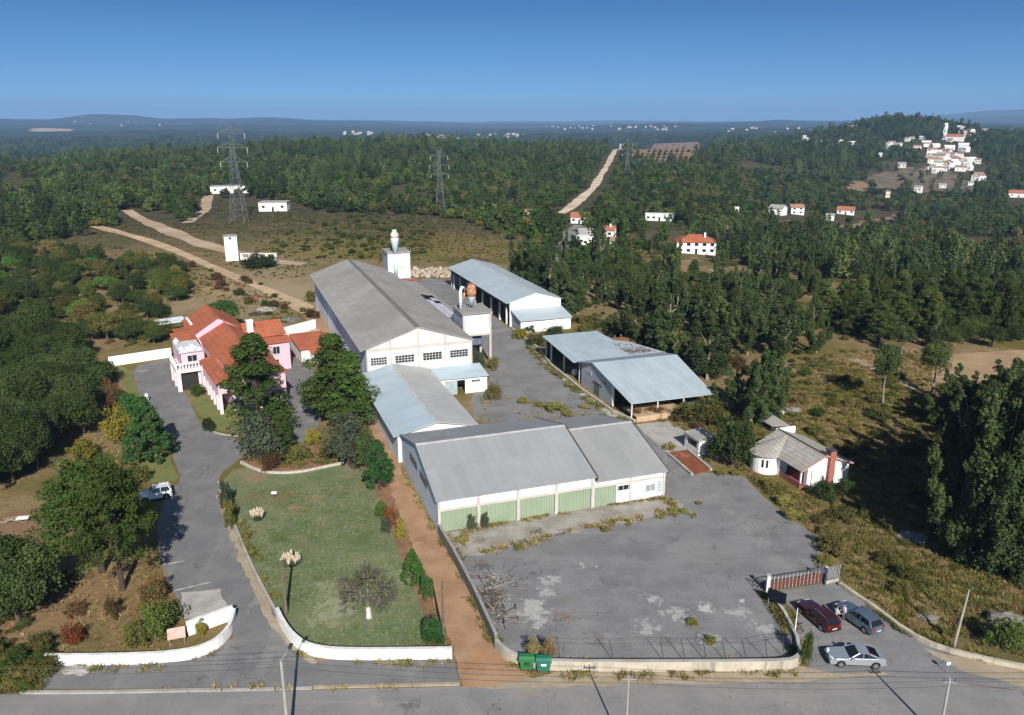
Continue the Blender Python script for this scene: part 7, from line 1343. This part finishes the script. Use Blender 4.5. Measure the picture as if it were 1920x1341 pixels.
instances('low_weeds', np.vstack([lines([(835, 1006), (900, 990), (1000, 970), (1120, 950), (1250, 932)], 260, r, .25), lines([(960, 1245), (1040, 1250), (1250, 1251), (1480, 1248)], 500, r, .3), lines([(1040, 1266), (1480, 1264)], 110, r, .35), lines([(88, 1252), (330, 1250), (430, 1205)], 80, r, .3), lines([(560, 1226), (630, 1243), (845, 1242)], 60, r, .3), lines([(300, 1293), (560, 1290)], 16, r, .2), lines([(1020, 1010), (1120, 985), (1270, 960)], 160, r, .4), lines([(900, 1040), (1020, 1012)], 60, r, .4), scatter([(900, 740), (1140, 770), (1180, 790), (900, 800)], 160, r, (), 3.), lines([(1245, 935), (1285, 965), (1300, 970)], 60, r, .3), lines([(820, 1002), (752, 880)], 50, r, .2), lines([(860, 1285), (620, 1290)], 10, r, .2)]), tf_low, 'low dry weeds along walls, kerbs and cracks')
instances('lawn_tufts', scatter([(440, 985), (480, 905), (560, 890), (640, 875), (690, 890), (738, 1010), (800, 1180), (810, 1218), (600, 1222), (530, 1150)], 3000, r, (), 6.), tf_lawn, 'patchy longer grass of the lawn')

def under(kind, lf, seed):
    me = PROTO[kind][seed % len(PROTO[kind])][0].copy(); me.materials.clear(); me.materials.append(lf); return bpy.data.objects.new('undergrowth_bush', me)
UB = [under('shrub', lf_scrub, 0), under('shrub', lf_oak, 1), under('leafy_shrub', lf_yellowgreen, 0), under('brown_shrub', lf_scrub, 1), under('shrub', lf_dark, 0)]
up = np.vstack([scatter([(1060, 500), (1200, 515), (1330, 560), (1490, 620), (1560, 680), (1480, 720), (1380, 735), (1280, 690), (1200, 640), (1090, 600)], 620, r, (), 8.), scatter([(1490, 615), (1750, 655), (1930, 640), (1930, 560), (1560, 570)], 420, r, (), 9.), scatter([(-150, 455), (160, 455), (330, 480), (350, 560), (300, 650), (-150, 650)], 620, r, (), 9.), scatter([(480, 470), (560, 420), (700, 402), (800, 415), (800, 490), (600, 490)], 260, r, (), 12.), scatter([(1500, 680), (1600, 690), (1740, 745), (1860, 850), (1900, 1080), (1700, 1000), (1600, 830)], 160, r, (), 7.), scatter([(-100, 1120), (90, 1120), (60, 1190), (-100, 1230)], 30, r), scatter([(-200, 650), (150, 660), (170, 800), (60, 880), (-200, 950)], 140, r)])
us = np.repeat(r.uniform(.18, .55, (len(up), 1)), 3, 1) * np.array([1, 1, .7])
instances('undergrowth', up, UB, 'low scrub filling the ground between the trees', scales=us)

mp = scatter([(150, 447), (240, 405), (300, 410), (345, 425), (400, 390), (470, 385), (560, 388), (700, 405), (800, 405), (870, 417), (940, 443), (950, 480), (880, 500), (760, 500), (650, 485), (580, 500), (560, 545), (470, 515), (340, 462)], 3000, r, [[(165, 412), (215, 430), (330, 465), (470, 525), (585, 580), (560, 585), (440, 535), (300, 468)], [(235, 392), (300, 418), (430, 462), (575, 492), (570, 500), (420, 482), (290, 432)]], 14.)
ms = np.repeat(r.uniform(.10, .30, (len(mp), 1)), 3, 1) * np.array([1.2, 1.2, .55])
instances('meadow_scrub', mp, [under('shrub', lf_yellowgreen, 0), under('shrub', lf_scrub, 1), under('brown_shrub', lf_dry, 0), under('leafy_shrub', lf_oak, 1)], 'low patchy scrub and rough grass of the meadow behind the hall', scales=ms)
fp = np.vstack([scatter([(1480, 690), (1560, 660), (1750, 655), (1745, 715), (1810, 735), (1900, 850), (1830, 830), (1740, 760), (1600, 700)], 420, r, (), 5.), scatter(FIELD, 520, r, [HOUSE_HOLE], 6.)]); instances('field_scrub', fp, [under('shrub', lf_yellowgreen, 0), under('shrub', lf_scrub, 1), under('brown_shrub', lf_dry, 0)], 'low yellowish scrub of the dry field on the right', scales=np.repeat(r.uniform(.10, .36, (len(fp), 1)), 3, 1) * np.array([1.2, 1.2, .5]))
vp = scatter([(330, 480), (600, 590), (560, 600), (530, 610), (430, 575), (350, 550)], 500, r, (), 8.); instances('yard_scrub', vp, [under('shrub', lf_scrub, 0), under('brown_shrub', lf_dry, 1)], 'dry low growth on the rubble ground behind the villa', scales=np.repeat(r.uniform(.08, .28, (len(vp), 1)), 3, 1) * np.array([1.2, 1.2, .5]))

for px, py, w, c, lb in ((500, 580, 30, (.42, .40, .37), 'pale rubble heap behind the villa roof'), (480, 590, 26, (.07, .065, .06), 'dark heap of scrap beside the pale rubble behind the villa'), (545, 600, 34, (.20, .20, .205), 'grey heap of twisted scrap left of the hall track'), (470, 560, 30, (.36, .13, .07), 'low heap of red broken tiles behind the villa'), (560, 618, 14, (.5, .48, .45), 'small pale stone heap near the garage wall')):
    P = at(px, py); s0 = w * depth(P) / F_PX; t = thing('rubble_heap', lb, 'rubble', WORLD, P[0], P[1], P[2]); k = MB()
    for i in range(90):
        a = r.random() * 6.28; q = r.random() ** .7 * s0 * .5; z = P[2] + max(0, (.5 - q / s0)) * .8 * r.random(); g = r.uniform(.1, .35); x, y = P[0] + q * math.cos(a), P[1] + q * math.sin(a); e = r.random() * 3
        k.add([(x + g * math.cos(e + d) * (1.4 if n % 2 else .8), y + g * math.sin(e + d), z + h * g) for h in (0, .9) for n, d in enumerate((0, 1.6, 3.1, 4.7))], [(3, 2, 1, 0), (4, 5, 6, 7), (0, 1, 5, 4), (1, 2, 6, 5), (2, 3, 7, 6), (3, 0, 4, 7)])
    k.build('pieces', mat('heap_stone_%d' % px, c, tuple(v_ * .65 for v_ in c), 1.5, rough=1., fine=.3), t)
# ------------------------------------------------------------------ pylons
m_lattice = mat("pylon_steel", (.16, .175, .195), (.12, .135, .15), .3, rough=.55, fine=.1)
def pylon(px, py, top, label, r_=.14, arms=True):
    P = at(px, py); h = tall(P, top); t = thing('pylon', label, 'pylon', WORLD, P[0], P[1], P[2]); x0, y0, z0 = P; w0, w1 = h * .075, h * .018
    def w(f): return w0 + (w1 - w0) * min(1, f / .72) if f < .72 else w1
    def c(f, i): a = [(-1, -1), (1, -1), (1, 1), (-1, 1)][i]; return (x0 + a[0] * w(f), y0 + a[1] * w(f), z0 + h * f)
    lg = MB(); br = MB(); fs = [0, .13, .25, .36, .46, .55, .63, .70, .76, .82, .88, .94, .985]
    for i in range(4): lg.tube([c(f, i) for f in fs], r_, 4)
    for f0, f1 in zip(fs[:-1], fs[1:]):
        for i in range(4): j = (i + 1) % 4; br.tube([c(f0, i), c(f1, j)], r_ * .6, 3); br.tube([c(f0, j), c(f1, i)], r_ * .6, 3); br.tube([c(f1, i), c(f1, j)], r_ * .6, 3)
    lg.build('legs', m_lattice, t); br.build('bracing', m_lattice, t)
    for f, l in ((.62, .135), (.76, .15), (.90, .135)):
        a = MB(); z = z0 + h * f; L_ = h * l
        for s in (-1, 1):
            e = (x0 + s * L_, y0, z)
            for yy in (-1, 1): a.tube([(x0 + s * w(f), y0 + yy * w(f), z), e], r_ * .8, 4); a.tube([(x0 + s * w(f + .06), y0 + yy * w(f + .06), z + h * .05), e], r_ * .7, 3)
            for q in (.35, .65): a.tube([(x0 + s * (w(f) + (L_ - w(f)) * q), y0, z), (x0 + s * (w(f) + (L_ - w(f)) * q), y0, z + h * .05 * (1 - q))], r_ * .6, 3)
        ar = a.build('crossarm', m_lattice, t); k = MB()
        for s in (-1, 1): k.tube([(x0 + s * L_, y0, z), (x0 + s * L_, y0, z - h * .055)], r_ * 1.1, 4)
        k.build('insulator', m_pillar, ar)
    a = MB()
    for s in (-1, 1): a.tube([(x0, y0, z0 + h * .93), (x0 + s * h * .06, y0, z0 + h)], r_ * .8, 3); a.tube([(x0 + s * w1, y0, z0 + h * .985), (x0 + s * h * .06, y0, z0 + h)], r_ * .7, 3)
    a.build('earth_peak', m_lattice, t)
pylon(449, 418, 230, 'tallest lattice pylon rising beside the white box house', .095); pylon(826, 402, 280, 'lattice pylon at the forest edge behind the meadow', .085); pylon(1175, 332, 262, 'small lattice pylon beside the pale dirt road on the hill', .12); pylon(1760, 219, 193, 'faint pylon on the skyline above the village', .15)
# ------------------------------------------------------------------ outlying buildings
m_farwhite = mat("far_white_wall", (.80, .79, .77), (.72, .71, .68), .2, rough=.9, fine=.05); m_farcream = mat("far_cream_wall", (.66, .60, .52), (.6, .55, .48), .2, rough=.9, fine=.05); m_farroof = mat("far_tile_roof", (.38, .135, .075), (.30, .12, .075), .3, rough=.95, fine=.12); m_farroof2 = mat("far_brown_roof", (.32, .20, .15), (.26, .165, .125), .3, rough=.95, fine=.12); m_fargrey = mat("far_grey_roof", (.34, .33, .31), (.28, .27, .25), .3, rough=.95, fine=.1)
def house(px, py, wpx, label, hm=3.2, roof=None, wall=None, depth_m=None, rot=0., group=None, kind='gable', wins=2, cat='house', name='house', chim=False, floors=1, base_drop=2.0, wm=None):
    P = at(px, py); w = wm or wpx * depth(P) / F_PX; d = depth_m or w * .75; az = math.atan2(P[0], P[1]); roof = roof or m_farroof; wall = wall or m_farwhite
    fr = Frame((P[0], P[1], P[2]), az + rot); t = thing(name, label, cat, fr, 0, 0, group=group); h = hm; rh = min(w, d) * .22; k = MB()
    if kind == 'flat':
        k.box(-w / 2, w / 2, 0, d, -base_drop, h); k.build('wall', wall, t); q = MB(); q.box(-w / 2 - .2, w / 2 + .2, -.2, d + .2, h + .002, h + .3); q.build('roof', roof, t)
    else:
        k.prism([(0, -base_drop), (d, -base_drop), (d, h)] + ([] if kind == 'hip' else [(d / 2, h + rh - .1)]) + [(0, h)], 'x', -w / 2, w / 2); k.build('wall', wall, t); e = .4; q = MB(); s = rh / (d / 2)
        if kind == 'hip':
            i = d / 2 * .9; z0 = h - e * s + .05; zt = h + rh; q.add([(-w / 2 - e, -e, z0), (w / 2 + e, -e, z0), (w / 2 + e, d + e, z0), (-w / 2 - e, d + e, z0), (-w / 2 + i, d / 2, zt), (w / 2 - i, d / 2, zt)], [(0, 1, 5, 4), (2, 3, 4, 5), (1, 2, 5), (3, 0, 4), (3, 2, 1, 0)])
        else: q.slab([(-w / 2 - e, -e, h - e * s + .03), (w / 2 + e, -e, h - e * s + .03), (w / 2 + e, d / 2, h + rh), (-w / 2 - e, d / 2, h + rh)], .2); q.slab([(-w / 2 - e, d / 2, h + rh), (w / 2 + e, d / 2, h + rh), (w / 2 + e, d + e, h - e * s + .03), (-w / 2 - e, d + e, h - e * s + .03)], .2)
        ro = q.build('roof', roof, t)
    for fl in range(floors):
        for i in range(wins):
            x = -w / 2 + w * (i + .5) / wins; z = h * (fl + .42) / floors; ww = min(.7, w / wins * .25)
            if i == wins // 2 and fl == 0 and wins > 2: g = MB(); g.box(x - .5, x + .5, -.04, -.003, 0, 2.1); g.build('door', m_dark, t)
            else: g = MB(); g.box(x - ww, x + ww, -.04, -.003, z - .1, z + 1.0); g.build('window', m_glass, t)
    if chim: g = MB(); g.box(w * .2, w * .2 + .7, d * .3, d * .3 + .6, h + rh * .3, h + rh + .9); g.build('chimney', m_farwhite, t)
    return t, P
HOUSES = []
def H_(*a, **k): t, P = house(*a, **k); HOUSES.append((a[0], a[1], a[2])); return t
H_(512, 396, 52, 'white flat roofed box house on the rise beyond the meadow', 4.2, m_fargrey, None, 9, R_(12), kind='flat', wins=3); H_(432, 362, 70, 'long pale flat building half hidden by trees behind the tallest pylon', 4, m_fargrey, None, 8, kind='flat', wins=4); H_(500, 354, 12, 'tiny white shed among the trees right of the tallest pylon', 4, m_fargrey, kind='flat', wins=1, cat='shed')
H_(98, 391, 18, 'lone white roofed shed in the forest on the left', 2.5, m_farwhite, None, 6, kind='flat', wins=1, cat='shed')
t = H_(1305, 476, 72, 'large white villa with orange red hipped roof in the valley', 4.6, MATS['red_roof_tiles'], None, 11, R_(-6), kind='hip', wins=5, floors=2, chim=True)
H_(1112, 455, 50, 'bright white house cluster front beside the tarred road', 3.4, m_fargrey, None, 10, R_(-10), wins=3, floors=1); H_(1092, 462, 22, 'white house with dark terrace opening at the tarred road bend', 3.2, m_farwhite, None, 8, kind='flat', wins=2); H_(1135, 446, 30, 'small white house with red chimney roof beside the tarred road', 3.6, m_farroof, None, 7, R_(10), wins=2, chim=True); H_(1143, 462, 22, 'low white outbuilding at the end of the roadside cluster', 2.6, m_farroof2, None, 6, wins=2)
H_(1086, 419, 32, 'orange roofed house where the tarred road meets the trees', 3.4, m_farroof, None, 9, R_(5), wins=3); H_(990, 407, 18, 'small brown roofed house alone in the forest', 3, m_farroof2, None, 6, wins=2); H_(1236, 414, 52, 'long low white building in the trees of the valley', 3.2, m_farwhite, None, 7, kind='flat', wins=5)
H_(1453, 402, 26, 'white gabled house with grey roof on the valley slope', 4.0, m_fargrey, None, 9, R_(20), wins=2); H_(1495, 402, 24, 'white house with red roof next to the grey gabled one', 4.6, m_farroof2, None, 8, R_(-15), wins=2, floors=2); H_(1585, 402, 30, 'red roofed house alone above the bare slope', 3.2, m_farroof, None, 9, wins=3); H_(1556, 413, 14, 'small white ruin left of the lone red roofed house', 3.5, m_fargrey, wins=1); H_(1381, 398, 8, 'tiny white water tank on the valley slope', 3, m_farwhite, kind='flat', wins=1, cat='tank')
H_(1910, 370, 34, 'white house with bright red roof at the right edge', 4.0, m_farroof, None, 10, R_(-8), wins=3)
# --- hill village
VIL = [(1672, 268, 12), (1680, 272, 14), (1700, 262, 8), (1709, 259, 10), (1665, 272, 8), (1737, 268, 15), (1720, 276, 14), (1748, 282, 18), (1756, 273, 14), (1770, 284, 18), (1745, 290, 15), (1760, 294, 18), (1778, 291, 20), (1742, 299, 15), (1757, 303, 17), (1772, 301, 17), (1786, 296, 12), (1792, 302, 15), (1763, 309, 18), (1776, 310, 16), (1790, 311, 18), (1803, 309, 15), (1748, 311, 12), (1800, 318, 18), (1812, 316, 14), (1806, 302, 12), (1823, 300, 14), (1833, 304, 10), (1768, 318, 14), (1760, 320, 12), (1835, 330, 16), (1842, 336, 13), (1828, 336, 14), (1820, 345, 10), (1767, 350, 12), (1720, 358, 12), (1664, 368, 8), (1690, 312, 14), (1790, 248, 14), (1808, 248, 10), (1822, 245, 12), (1806, 253, 11), (1845, 242, 12), (1855, 241, 9), (1865, 244, 12), (1890, 243, 9), (1834, 266, 15), (1780, 263, 9), (1727, 258, 8),
       (1510, 262, 8), (1545, 268, 12), (1580, 268, 16), (1600, 270, 9), (1572, 272, 8), (1508, 257, 6), (1478, 259, 7), (1552, 263, 7), (1660, 280, 8), (1650, 292, 7), (1640, 286, 6), (1735, 316, 7), (1750, 322, 8)] + [(1738 + 70 * (i * .618 % 1) + 22 * (i * .414 % 1), 272 + 46 * (i * .732 % 1), 12 + 5 * (i * .27 % 1)) for i in range(12)] + [(1800 + 60 * (i * .618 % 1), 238 + 20 * (i * .414 % 1), 9) for i in range(8)]
rv = np.random.default_rng(77)
WHERE = lambda x, y: ('on the terraces below the village' if y > 325 else 'scattered along the far ridge left of the village' if x < 1625 else 'scattered above the church' if y < 256 else 'packed on the village hillside')
for px, py, w in VIL:
    rf = [m_farroof2, m_farroof2, m_farwhite, m_fargrey, m_farwhite][int(rv.integers(5))]; wl = m_farwhite if rv.random() < .75 else m_farcream
    H_(px, py + 3, w * 1.02, 'small white house with tiled roof ' + WHERE(px, py), 3.4 + 2.4 * rv.random(), rf, wl, None, R_(rv.uniform(-35, 35)), 'houses ' + WHERE(px, py), wins=2, floors=1)
P = at(1790, 264); fr = Frame(P, math.atan2(P[0], P[1]) + R_(10)); t = thing('church', 'white village church with slim pointed bell tower and long red roof', 'church', fr, 0, 0); s = depth(P) / F_PX
k = MB(); L_ = 30 * s; k.prism([(0, -6), (9, -6), (9, 7), (4.5, 10), (0, 7)], 'x', -17 * s, 14 * s); k.build('nave', m_farwhite, t); k = MB(); k.slab([(-17 * s, -.5, 6.8), (14 * s, -.5, 6.8), (14 * s, 4.5, 10.2), (-17 * s, 4.5, 10.2)], .3); k.slab([(-17 * s, 4.5, 10.2), (14 * s, 4.5, 10.2), (14 * s, 9.5, 6.8), (-17 * s, 9.5, 6.8)], .3); k.build('roof', m_farroof, t)
tx = -19 * s; hh = 22 * s; k = MB(); k.box(tx - 2.3, tx + 2.3, 1, 5.6, -6, hh); k.build('bell_tower', m_farwhite, t); k = MB(); k.lathe([(3.1, hh), (1.4, hh + 4), (.1, hh + 9)], (tx, 3.3, 0), 8); k.build('spire', m_farwhite, t); k = MB(); k.box(tx - .7, tx + .7, .9, .995, hh - 5, hh - 2); k.build('belfry_dark_panel', m_dark, t)  # near-black panel on the tower paints the shade of the belfry
HOUSES.append((1790, 264, 40))
P = at(1771, 250); s = depth(P) / F_PX; t = thing('water_tower', 'white water tower with round deck above the church', 'water tower', WORLD, P[0], P[1], P[2]); hh = tall(P, 238)
k = MB(); k.tube([(P[0], P[1], P[2] - 1), (P[0], P[1], P[2] + hh)], 1.5, 8); k.build('shaft', m_farwhite, t); k = MB(); k.lathe([(6 * s, 0), (6.2 * s, .8)], (P[0], P[1], P[2] + hh), 14); k.build('deck', m_farwhite, t); k = MB(); k.lathe([(3.6 * s, .8), (3.8 * s, 7 * s), (1, 7.4 * s)], (P[0], P[1], P[2] + hh), 14); k.build('tank', m_farwhite, t); HOUSES.append((1771, 250, 20))
m_distant = mat('distant_pale_wall', (.52, .48, .44), (.42, .39, .36), .2, rough=.9)
# --- distant towns
for lab, gp, lst in (('small pale house of the distant town beyond the forest ridge', 'houses of the distant town', [(800 + 60 * rv.random(), 255 + 7 * rv.random()) for _ in range(26)]), ('small pale house of the second distant town right of the first', 'houses of the second distant town', [(882 + 100 * rv.random(), 252 + 8 * rv.random()) for _ in range(24)]), ('pale speck of a house in the far hills', 'houses of the far hills', [(640 + 60 * rv.random(), 248 + 5 * rv.random()) for _ in range(12)] + [(1030 + 250 * rv.random(), 236 + 9 * rv.random()) for _ in range(36)] + [(1360 + 240 * rv.random(), 240 + 9 * rv.random()) for _ in range(16)] + [(90 + 250 * rv.random(), 228 + 8 * rv.random()) for _ in range(6)])):
    for px, py in lst:
        w = 8 + 7 * rv.random(); house(px, py, 5, lab, 4 + 3 * rv.random(), m_farroof2 if rv.random() < .6 else m_distant, m_distant, 8, R_(rv.uniform(-30, 30)), gp, wins=0, wm=w, base_drop=3)
# transformer tower
P = at(436, 489); h = tall(P, 443); fr = Frame(P, R_(-20)); t = thing('transformer_tower', 'plain white windowless transformer tower beside the pale dirt path', 'tower', fr, 0, 0)
k = MB(); k.box(-2.0, 2.0, 0, 3.4, -.3, h); k.build('shaft', m_white2, t); k = MB(); k.box(-2.25, 2.25, -.25, 3.65, h + .002, h + .25); k.build('roof', m_rooflow, t); k = MB(); k.box(-.5, .3, -.03, -.003, h - 1.0, h - .3); k.build('vent', m_dark, t); k = MB(); k.box(2.003, 2.04, .9, 1.7, 1.0, 2.2); k.build('hatch', m_trim, t)
P = at(462, 490); t = thing('ruined_wall', 'low roofless block wall with window gaps right of the transformer tower', 'ruin', WORLD, P[0], P[1], P[2]); k = MB()
for i in range(5): k.box(P[0] - 3 + i * 2.8, P[0] - 2 + i * 2.8, P[1] + 3, P[1] + 3.3, P[2], P[2] + 2.0)
k.box(P[0] - 3, P[0] + 9.2, P[1] + 2.95, P[1] + 3.35, P[2], P[2] + .9); k.box(P[0] - 3, P[0] + 9.2, P[1] + 2.96, P[1] + 3.34, P[2] + 2.01, P[2] + 2.3); k.build('wall', m_whitedirty, t)
# ------------------------------------------------------------------ the forest
def far_protos():
    out = []; va = (.5, 1.5); f1 = leafmat('forest_oak_foliage', (.028, .050, .012), (.055, .080, .020), (.080, .090, .022), tint=.8, vary=va); f2 = leafmat('forest_evergreen_foliage', (.024, .042, .014), (.040, .060, .019), (.055, .070, .022), tint=.5, vary=va); f3 = leafmat('forest_pine_foliage', (.030, .058, .012), (.062, .098, .019), (.052, .082, .016), tint=.7, vary=va); f4 = leafmat('forest_eucalyptus_foliage', (.032, .056, .020), (.056, .080, .030), (.078, .098, .028), tint=.5, vary=va)
    for i, (lf, kind) in enumerate(((f1, 'r'), (f2, 'r'), (f3, 'p'), (f3, 'c'), (f4, 'e'), (f2, 'p'), (lf_scrub, 'r'))):
        r_ = np.random.default_rng(900 + i)
        if kind == 'r': cl = env_clumps(26, r_, 5.4, 6, 2.9, 2.5, 1.05, .3, -.5); V_ = clump_leaves(cl, 26, .62, r_)
        elif kind == 'p':
            cl = [(2.6 * math.sqrt(r_.random()) * math.cos(a), 2.6 * math.sqrt(r_.random()) * math.sin(a), 3.2 + 5.5 * r_.random(), 1.0) for a in r_.random(22) * 6.28]; V_ = clump_leaves(cl, 26, .58, r_, flat=.7)
        elif kind == 'c':
            cl = []
            for q in range(26): f = r_.random(); a = r_.random() * 6.28; rd = 2.4 * (1 - f) ** .8; cl.append((rd * math.cos(a), rd * math.sin(a), 1 + 8.5 * f, .75))
            V_ = clump_leaves(cl, 22, .55, r_)
        else:
            cl = [(1.7 * r_.normal() * .7, 1.7 * r_.normal() * .7, 2.5 + 9.5 * r_.random(), 1.0) for _ in range(24)]; V_ = clump_leaves(cl, 24, .58, r_, hang=True)
        me = quads_mesh('forest_tree', V_, lf); out.append(bpy.data.objects.new('forest_tree', me))
    return out
EXCL = [[(-200, 470), (0, 466), (165, 444), (150, 425), (215, 428), (250, 396), (300, 400), (350, 420), (372, 402), (378, 372), (395, 364), (420, 372), (470, 372), (545, 380), (600, 398), (700, 402), (800, 404), (868, 414), (945, 442), (1000, 478), (1060, 520), (1330, 560), (1490, 625), (1740, 660), (2200, 640), (2200, 1341), (-200, 1341)],
        [(1030, 420), (1058, 380), (1098, 352), (1112, 325), (1135, 290), (1152, 268), (1176, 268), (1160, 318), (1142, 352), (1128, 378), (1100, 400), (1062, 425)],
        [(1044, 515), (1040, 470), (1055, 440), (1075, 420), (1110, 424), (1090, 445), (1072, 480), (1062, 515)],
        [(1075, 480), (1090, 440), (1160, 440), (1160, 490)], [(1258, 520), (1260, 470), (1350, 462), (1345, 500), (1320, 520)], [(478, 412), (480, 380), (545, 380), (550, 412)], [(1195, 432), (1210, 408), (1270, 408), (1260, 432)], [(1060, 436), (1065, 410), (1110, 408), (1110, 430)], [(1430, 425), (1440, 398), (1520, 396), (1520, 420)], [(1548, 430), (1565, 400), (1610, 400), (1700, 396), (1670, 428)], [(1885, 392), (1890, 362), (1960, 362), (1960, 392)],
        [(1330, 440), (1370, 412), (1390, 428), (1440, 430), (1400, 445)], [(1170, 312), (1185, 282), (1225, 268), (1312, 264), (1338, 280), (1290, 308)], [(1578, 366), (1600, 334), (1634, 342), (1628, 366)], [(15, 316), (20, 300), (150, 290), (280, 286), (285, 294), (150, 302), (60, 314)], [(1355, 525), (1335, 500), (1365, 515), (1410, 530), (1405, 540)], [(1530, 575), (1540, 562), (1600, 572), (1690, 600), (1680, 612), (1600, 590)],
        [(1262, 488), (1300, 474), (1330, 490), (1310, 520), (1275, 515)]]
SPARSE = [[(1620, 332), (1660, 300), (1730, 310), (1760, 320), (1850, 345), (1830, 366), (1720, 368), (1630, 356)], [(1660, 278), (1700, 262), (1740, 262), (1800, 262), (1850, 300), (1850, 340), (1740, 325), (1720, 282)], [(1400, 440), (1520, 410), (1700, 400), (1690, 430), (1500, 440)], [(1170, 440), (1290, 425), (1290, 465), (1180, 470)], [(0, 330), (30, 320), (60, 350), (20, 380), (0, 380)]]
def forest_points():
    r_ = np.random.default_rng(55); P_, S_, K_ = [], [], []
    for d0, d1, sp, smin, smax in ((150, 620, 4.6, .55, 1.05), (620, 1000, 5.6, .7, 1.1), (1000, 1750, 7.2, .75, 1.25), (1750, 3200, 19, 1.6, 2.8)):
        n = int(2.4 * R_(100) / 2 * (d1 ** 2 - d0 ** 2) / sp ** 2 * .8); d = np.sqrt(r_.uniform(d0 ** 2, d1 ** 2, n)); a = r_.uniform(R_(-50), R_(50), n); x, y = d * np.sin(a), d * np.cos(a)
        cell = np.floor(x / sp).astype(np.int64) * 100003 + np.floor(y / sp).astype(np.int64); _, u_ = np.unique(cell, return_index=True); x, y, d = x[u_], y[u_], d[u_]
        z = height(x, y); px, py = proj(x, y, z); keep = (py > 190)
        for e in EXCL: keep &= ~in_poly(px, py, e)
        sparse = np.zeros(len(x), bool)
        for e in SPARSE: sparse |= in_poly(px, py, e)
        keep &= ~sparse | (r_.random(len(x)) < .07)
        if HOUSES:
            for hx, hy, hw in HOUSES: keep &= ~((np.abs(px - hx) < hw * .5 + 3) & (py > hy - 4) & (py < hy + 8 + (0 if hy > 330 else -5)))
        keep &= (vnoise(x / 38 + 20, y / 38) + .35 * vnoise(x / 11, y / 11 + 40)) > np.where(px > 1180, -.25, -.34) if d0 < 1000 else (vnoise(x / 38 + 20, y / 38) + .35 * vnoise(x / 11, y / 11 + 40)) > (-.36 if d0 < 1000 else -.42 if d0 < 1700 else -.3)
        x, y, z, d, px = x[keep], y[keep], z[keep], d[keep], px[keep]; n = len(x); s = r_.uniform(smin, smax, n)
        # stands of one kind: pines on the near ridge, oaks in the valley, scattered eucalyptus
        q = vnoise(x / 110 + 60, y / 110 + 11) + .22 * r_.normal(size=n); kk = np.where(q < -.16, 0, np.where(q < -.02, 1, np.where(q < .12, 2, np.where(q < .24, 3, np.where(q < .3, 5, 4))))); pick = r_.random(n); kk = np.where(pick < .08, 6, kk); kk = np.where((pick > .9), r_.integers(0, 6, n), kk)
        val = (px > 1180) & (d < 950) & (q < .42); kk = np.where(val, np.array([0, 1, 1, 6, 0, 2])[r_.integers(0, 6, n)], kk); s = np.where(val, s * .82, s)
        hz = np.where(kk == 4, 1.0, .92) * r_.uniform(.65, 1.35, n); S_.append(np.stack([s, s, s * hz * (1 if d0 < 1700 else .42 if d0 < 4000 else .3)], 1)); P_.append(np.stack([x, y, z - .2], 1)); K_.append(kk)
    return np.vstack(P_), np.vstack(S_), np.concatenate(K_)
FP, FS, FK = forest_points(); dd = np.hypot(FP[:, 0], FP[:, 1])
pp = far_protos()
near = np.argsort(dd)[:640]; near_i = near
NAMES = {0: ('broadleaf_tree', 'oak'), 1: ('evergreen_oak', 'dark_oak'), 2: ('pine_tree', 'young_pine'), 3: ('pine_tree', 'young_pine'), 4: ('eucalyptus_tree', 'eucalyptus'), 5: ('pine_tree', 'young_pine'), 6: ('broadleaf_tree', 'oak')}
inv = n_euc = 0; rest_add = []
for i in near:
    x, y, z = FP[i]; px, py = proj(x, y, z); nm, kd = NAMES[int(FK[i])]; s = float(FS[i][0]); side = 'right of the eucalyptus plantation' if px > 1250 else 'behind the eucalyptus plantation' if px > 945 else 'beyond the meadow' if px > 430 else 'at the top of the left slope'
    if not (-60 < px < 1980): continue
    if FK[i] == 4: n_euc += 1
    if FK[i] == 4 and n_euc > 110: rest_add.append(i); continue
    w, h = {'oak': (6.4, 6), 'dark_oak': (6.4, 6), 'young_pine': (5.2, 8.5), 'eucalyptus': (4.6, 12)}[kd]
    adj = {'oak': 'green rounded tree', 'dark_oak': 'dark evergreen oak', 'young_pine': 'forest pine', 'eucalyptus': 'slim forest eucalyptus'}[kd]
    plant(nm, 'tree', kd, (x, y, z), w * s, h * float(FS[i][2]), adj + ' standing ' + side, adj + 's ' + side); inv += 1
rest = np.ones(len(FP), bool); rest[near] = False; rest[rest_add] = True
instances('forest', FP[rest], pp, 'dense mixed forest covering the hills to the horizon', scales=FS[rest], picks=FK[rest])
# olive grove rows
ol = []
for i in range(13):
    for j in range(6):
        P = at(1190 + i * 10.5 + j * 2, 304 - j * 6.2)
        if rv.random() < .85: ol.append(P)
for P in ol: s = rv.uniform(4.5, 6.5); plant('olive_tree', 'tree', 'grey_tree', P, s, s * .8, 'olive tree in the rows of the brown hilltop grove', 'olive trees of the hilltop grove', own_lf=lf_oak)
print('FOREST', len(FP), 'individual', inv)
# ------------------------------------------------------------------ haze over the country
def haze():
    k = MB(); k.box(-15000, 15000, -600, 15950, -90, 235); m = bpy.data.materials.new("haze_air"); m.use_nodes = True; N, L = m.node_tree.nodes, m.node_tree.links; N.remove(N['Principled BSDF'])
    v = N.new('ShaderNodeVolumePrincipled'); v.inputs['Color'].default_value = (.36, .60, 1.0, 1); v.inputs['Density'].default_value = HAZE_D; v.inputs['Anisotropy'].default_value = 0.0; L.new(v.outputs[0], N['Material Output'].inputs['Volume'])
    o = k.build('haze', m); o['kind'] = 'stuff'; o['label'] = 'pale blue air haze over the distant hills'
HAZE_D = 0.000105
haze()
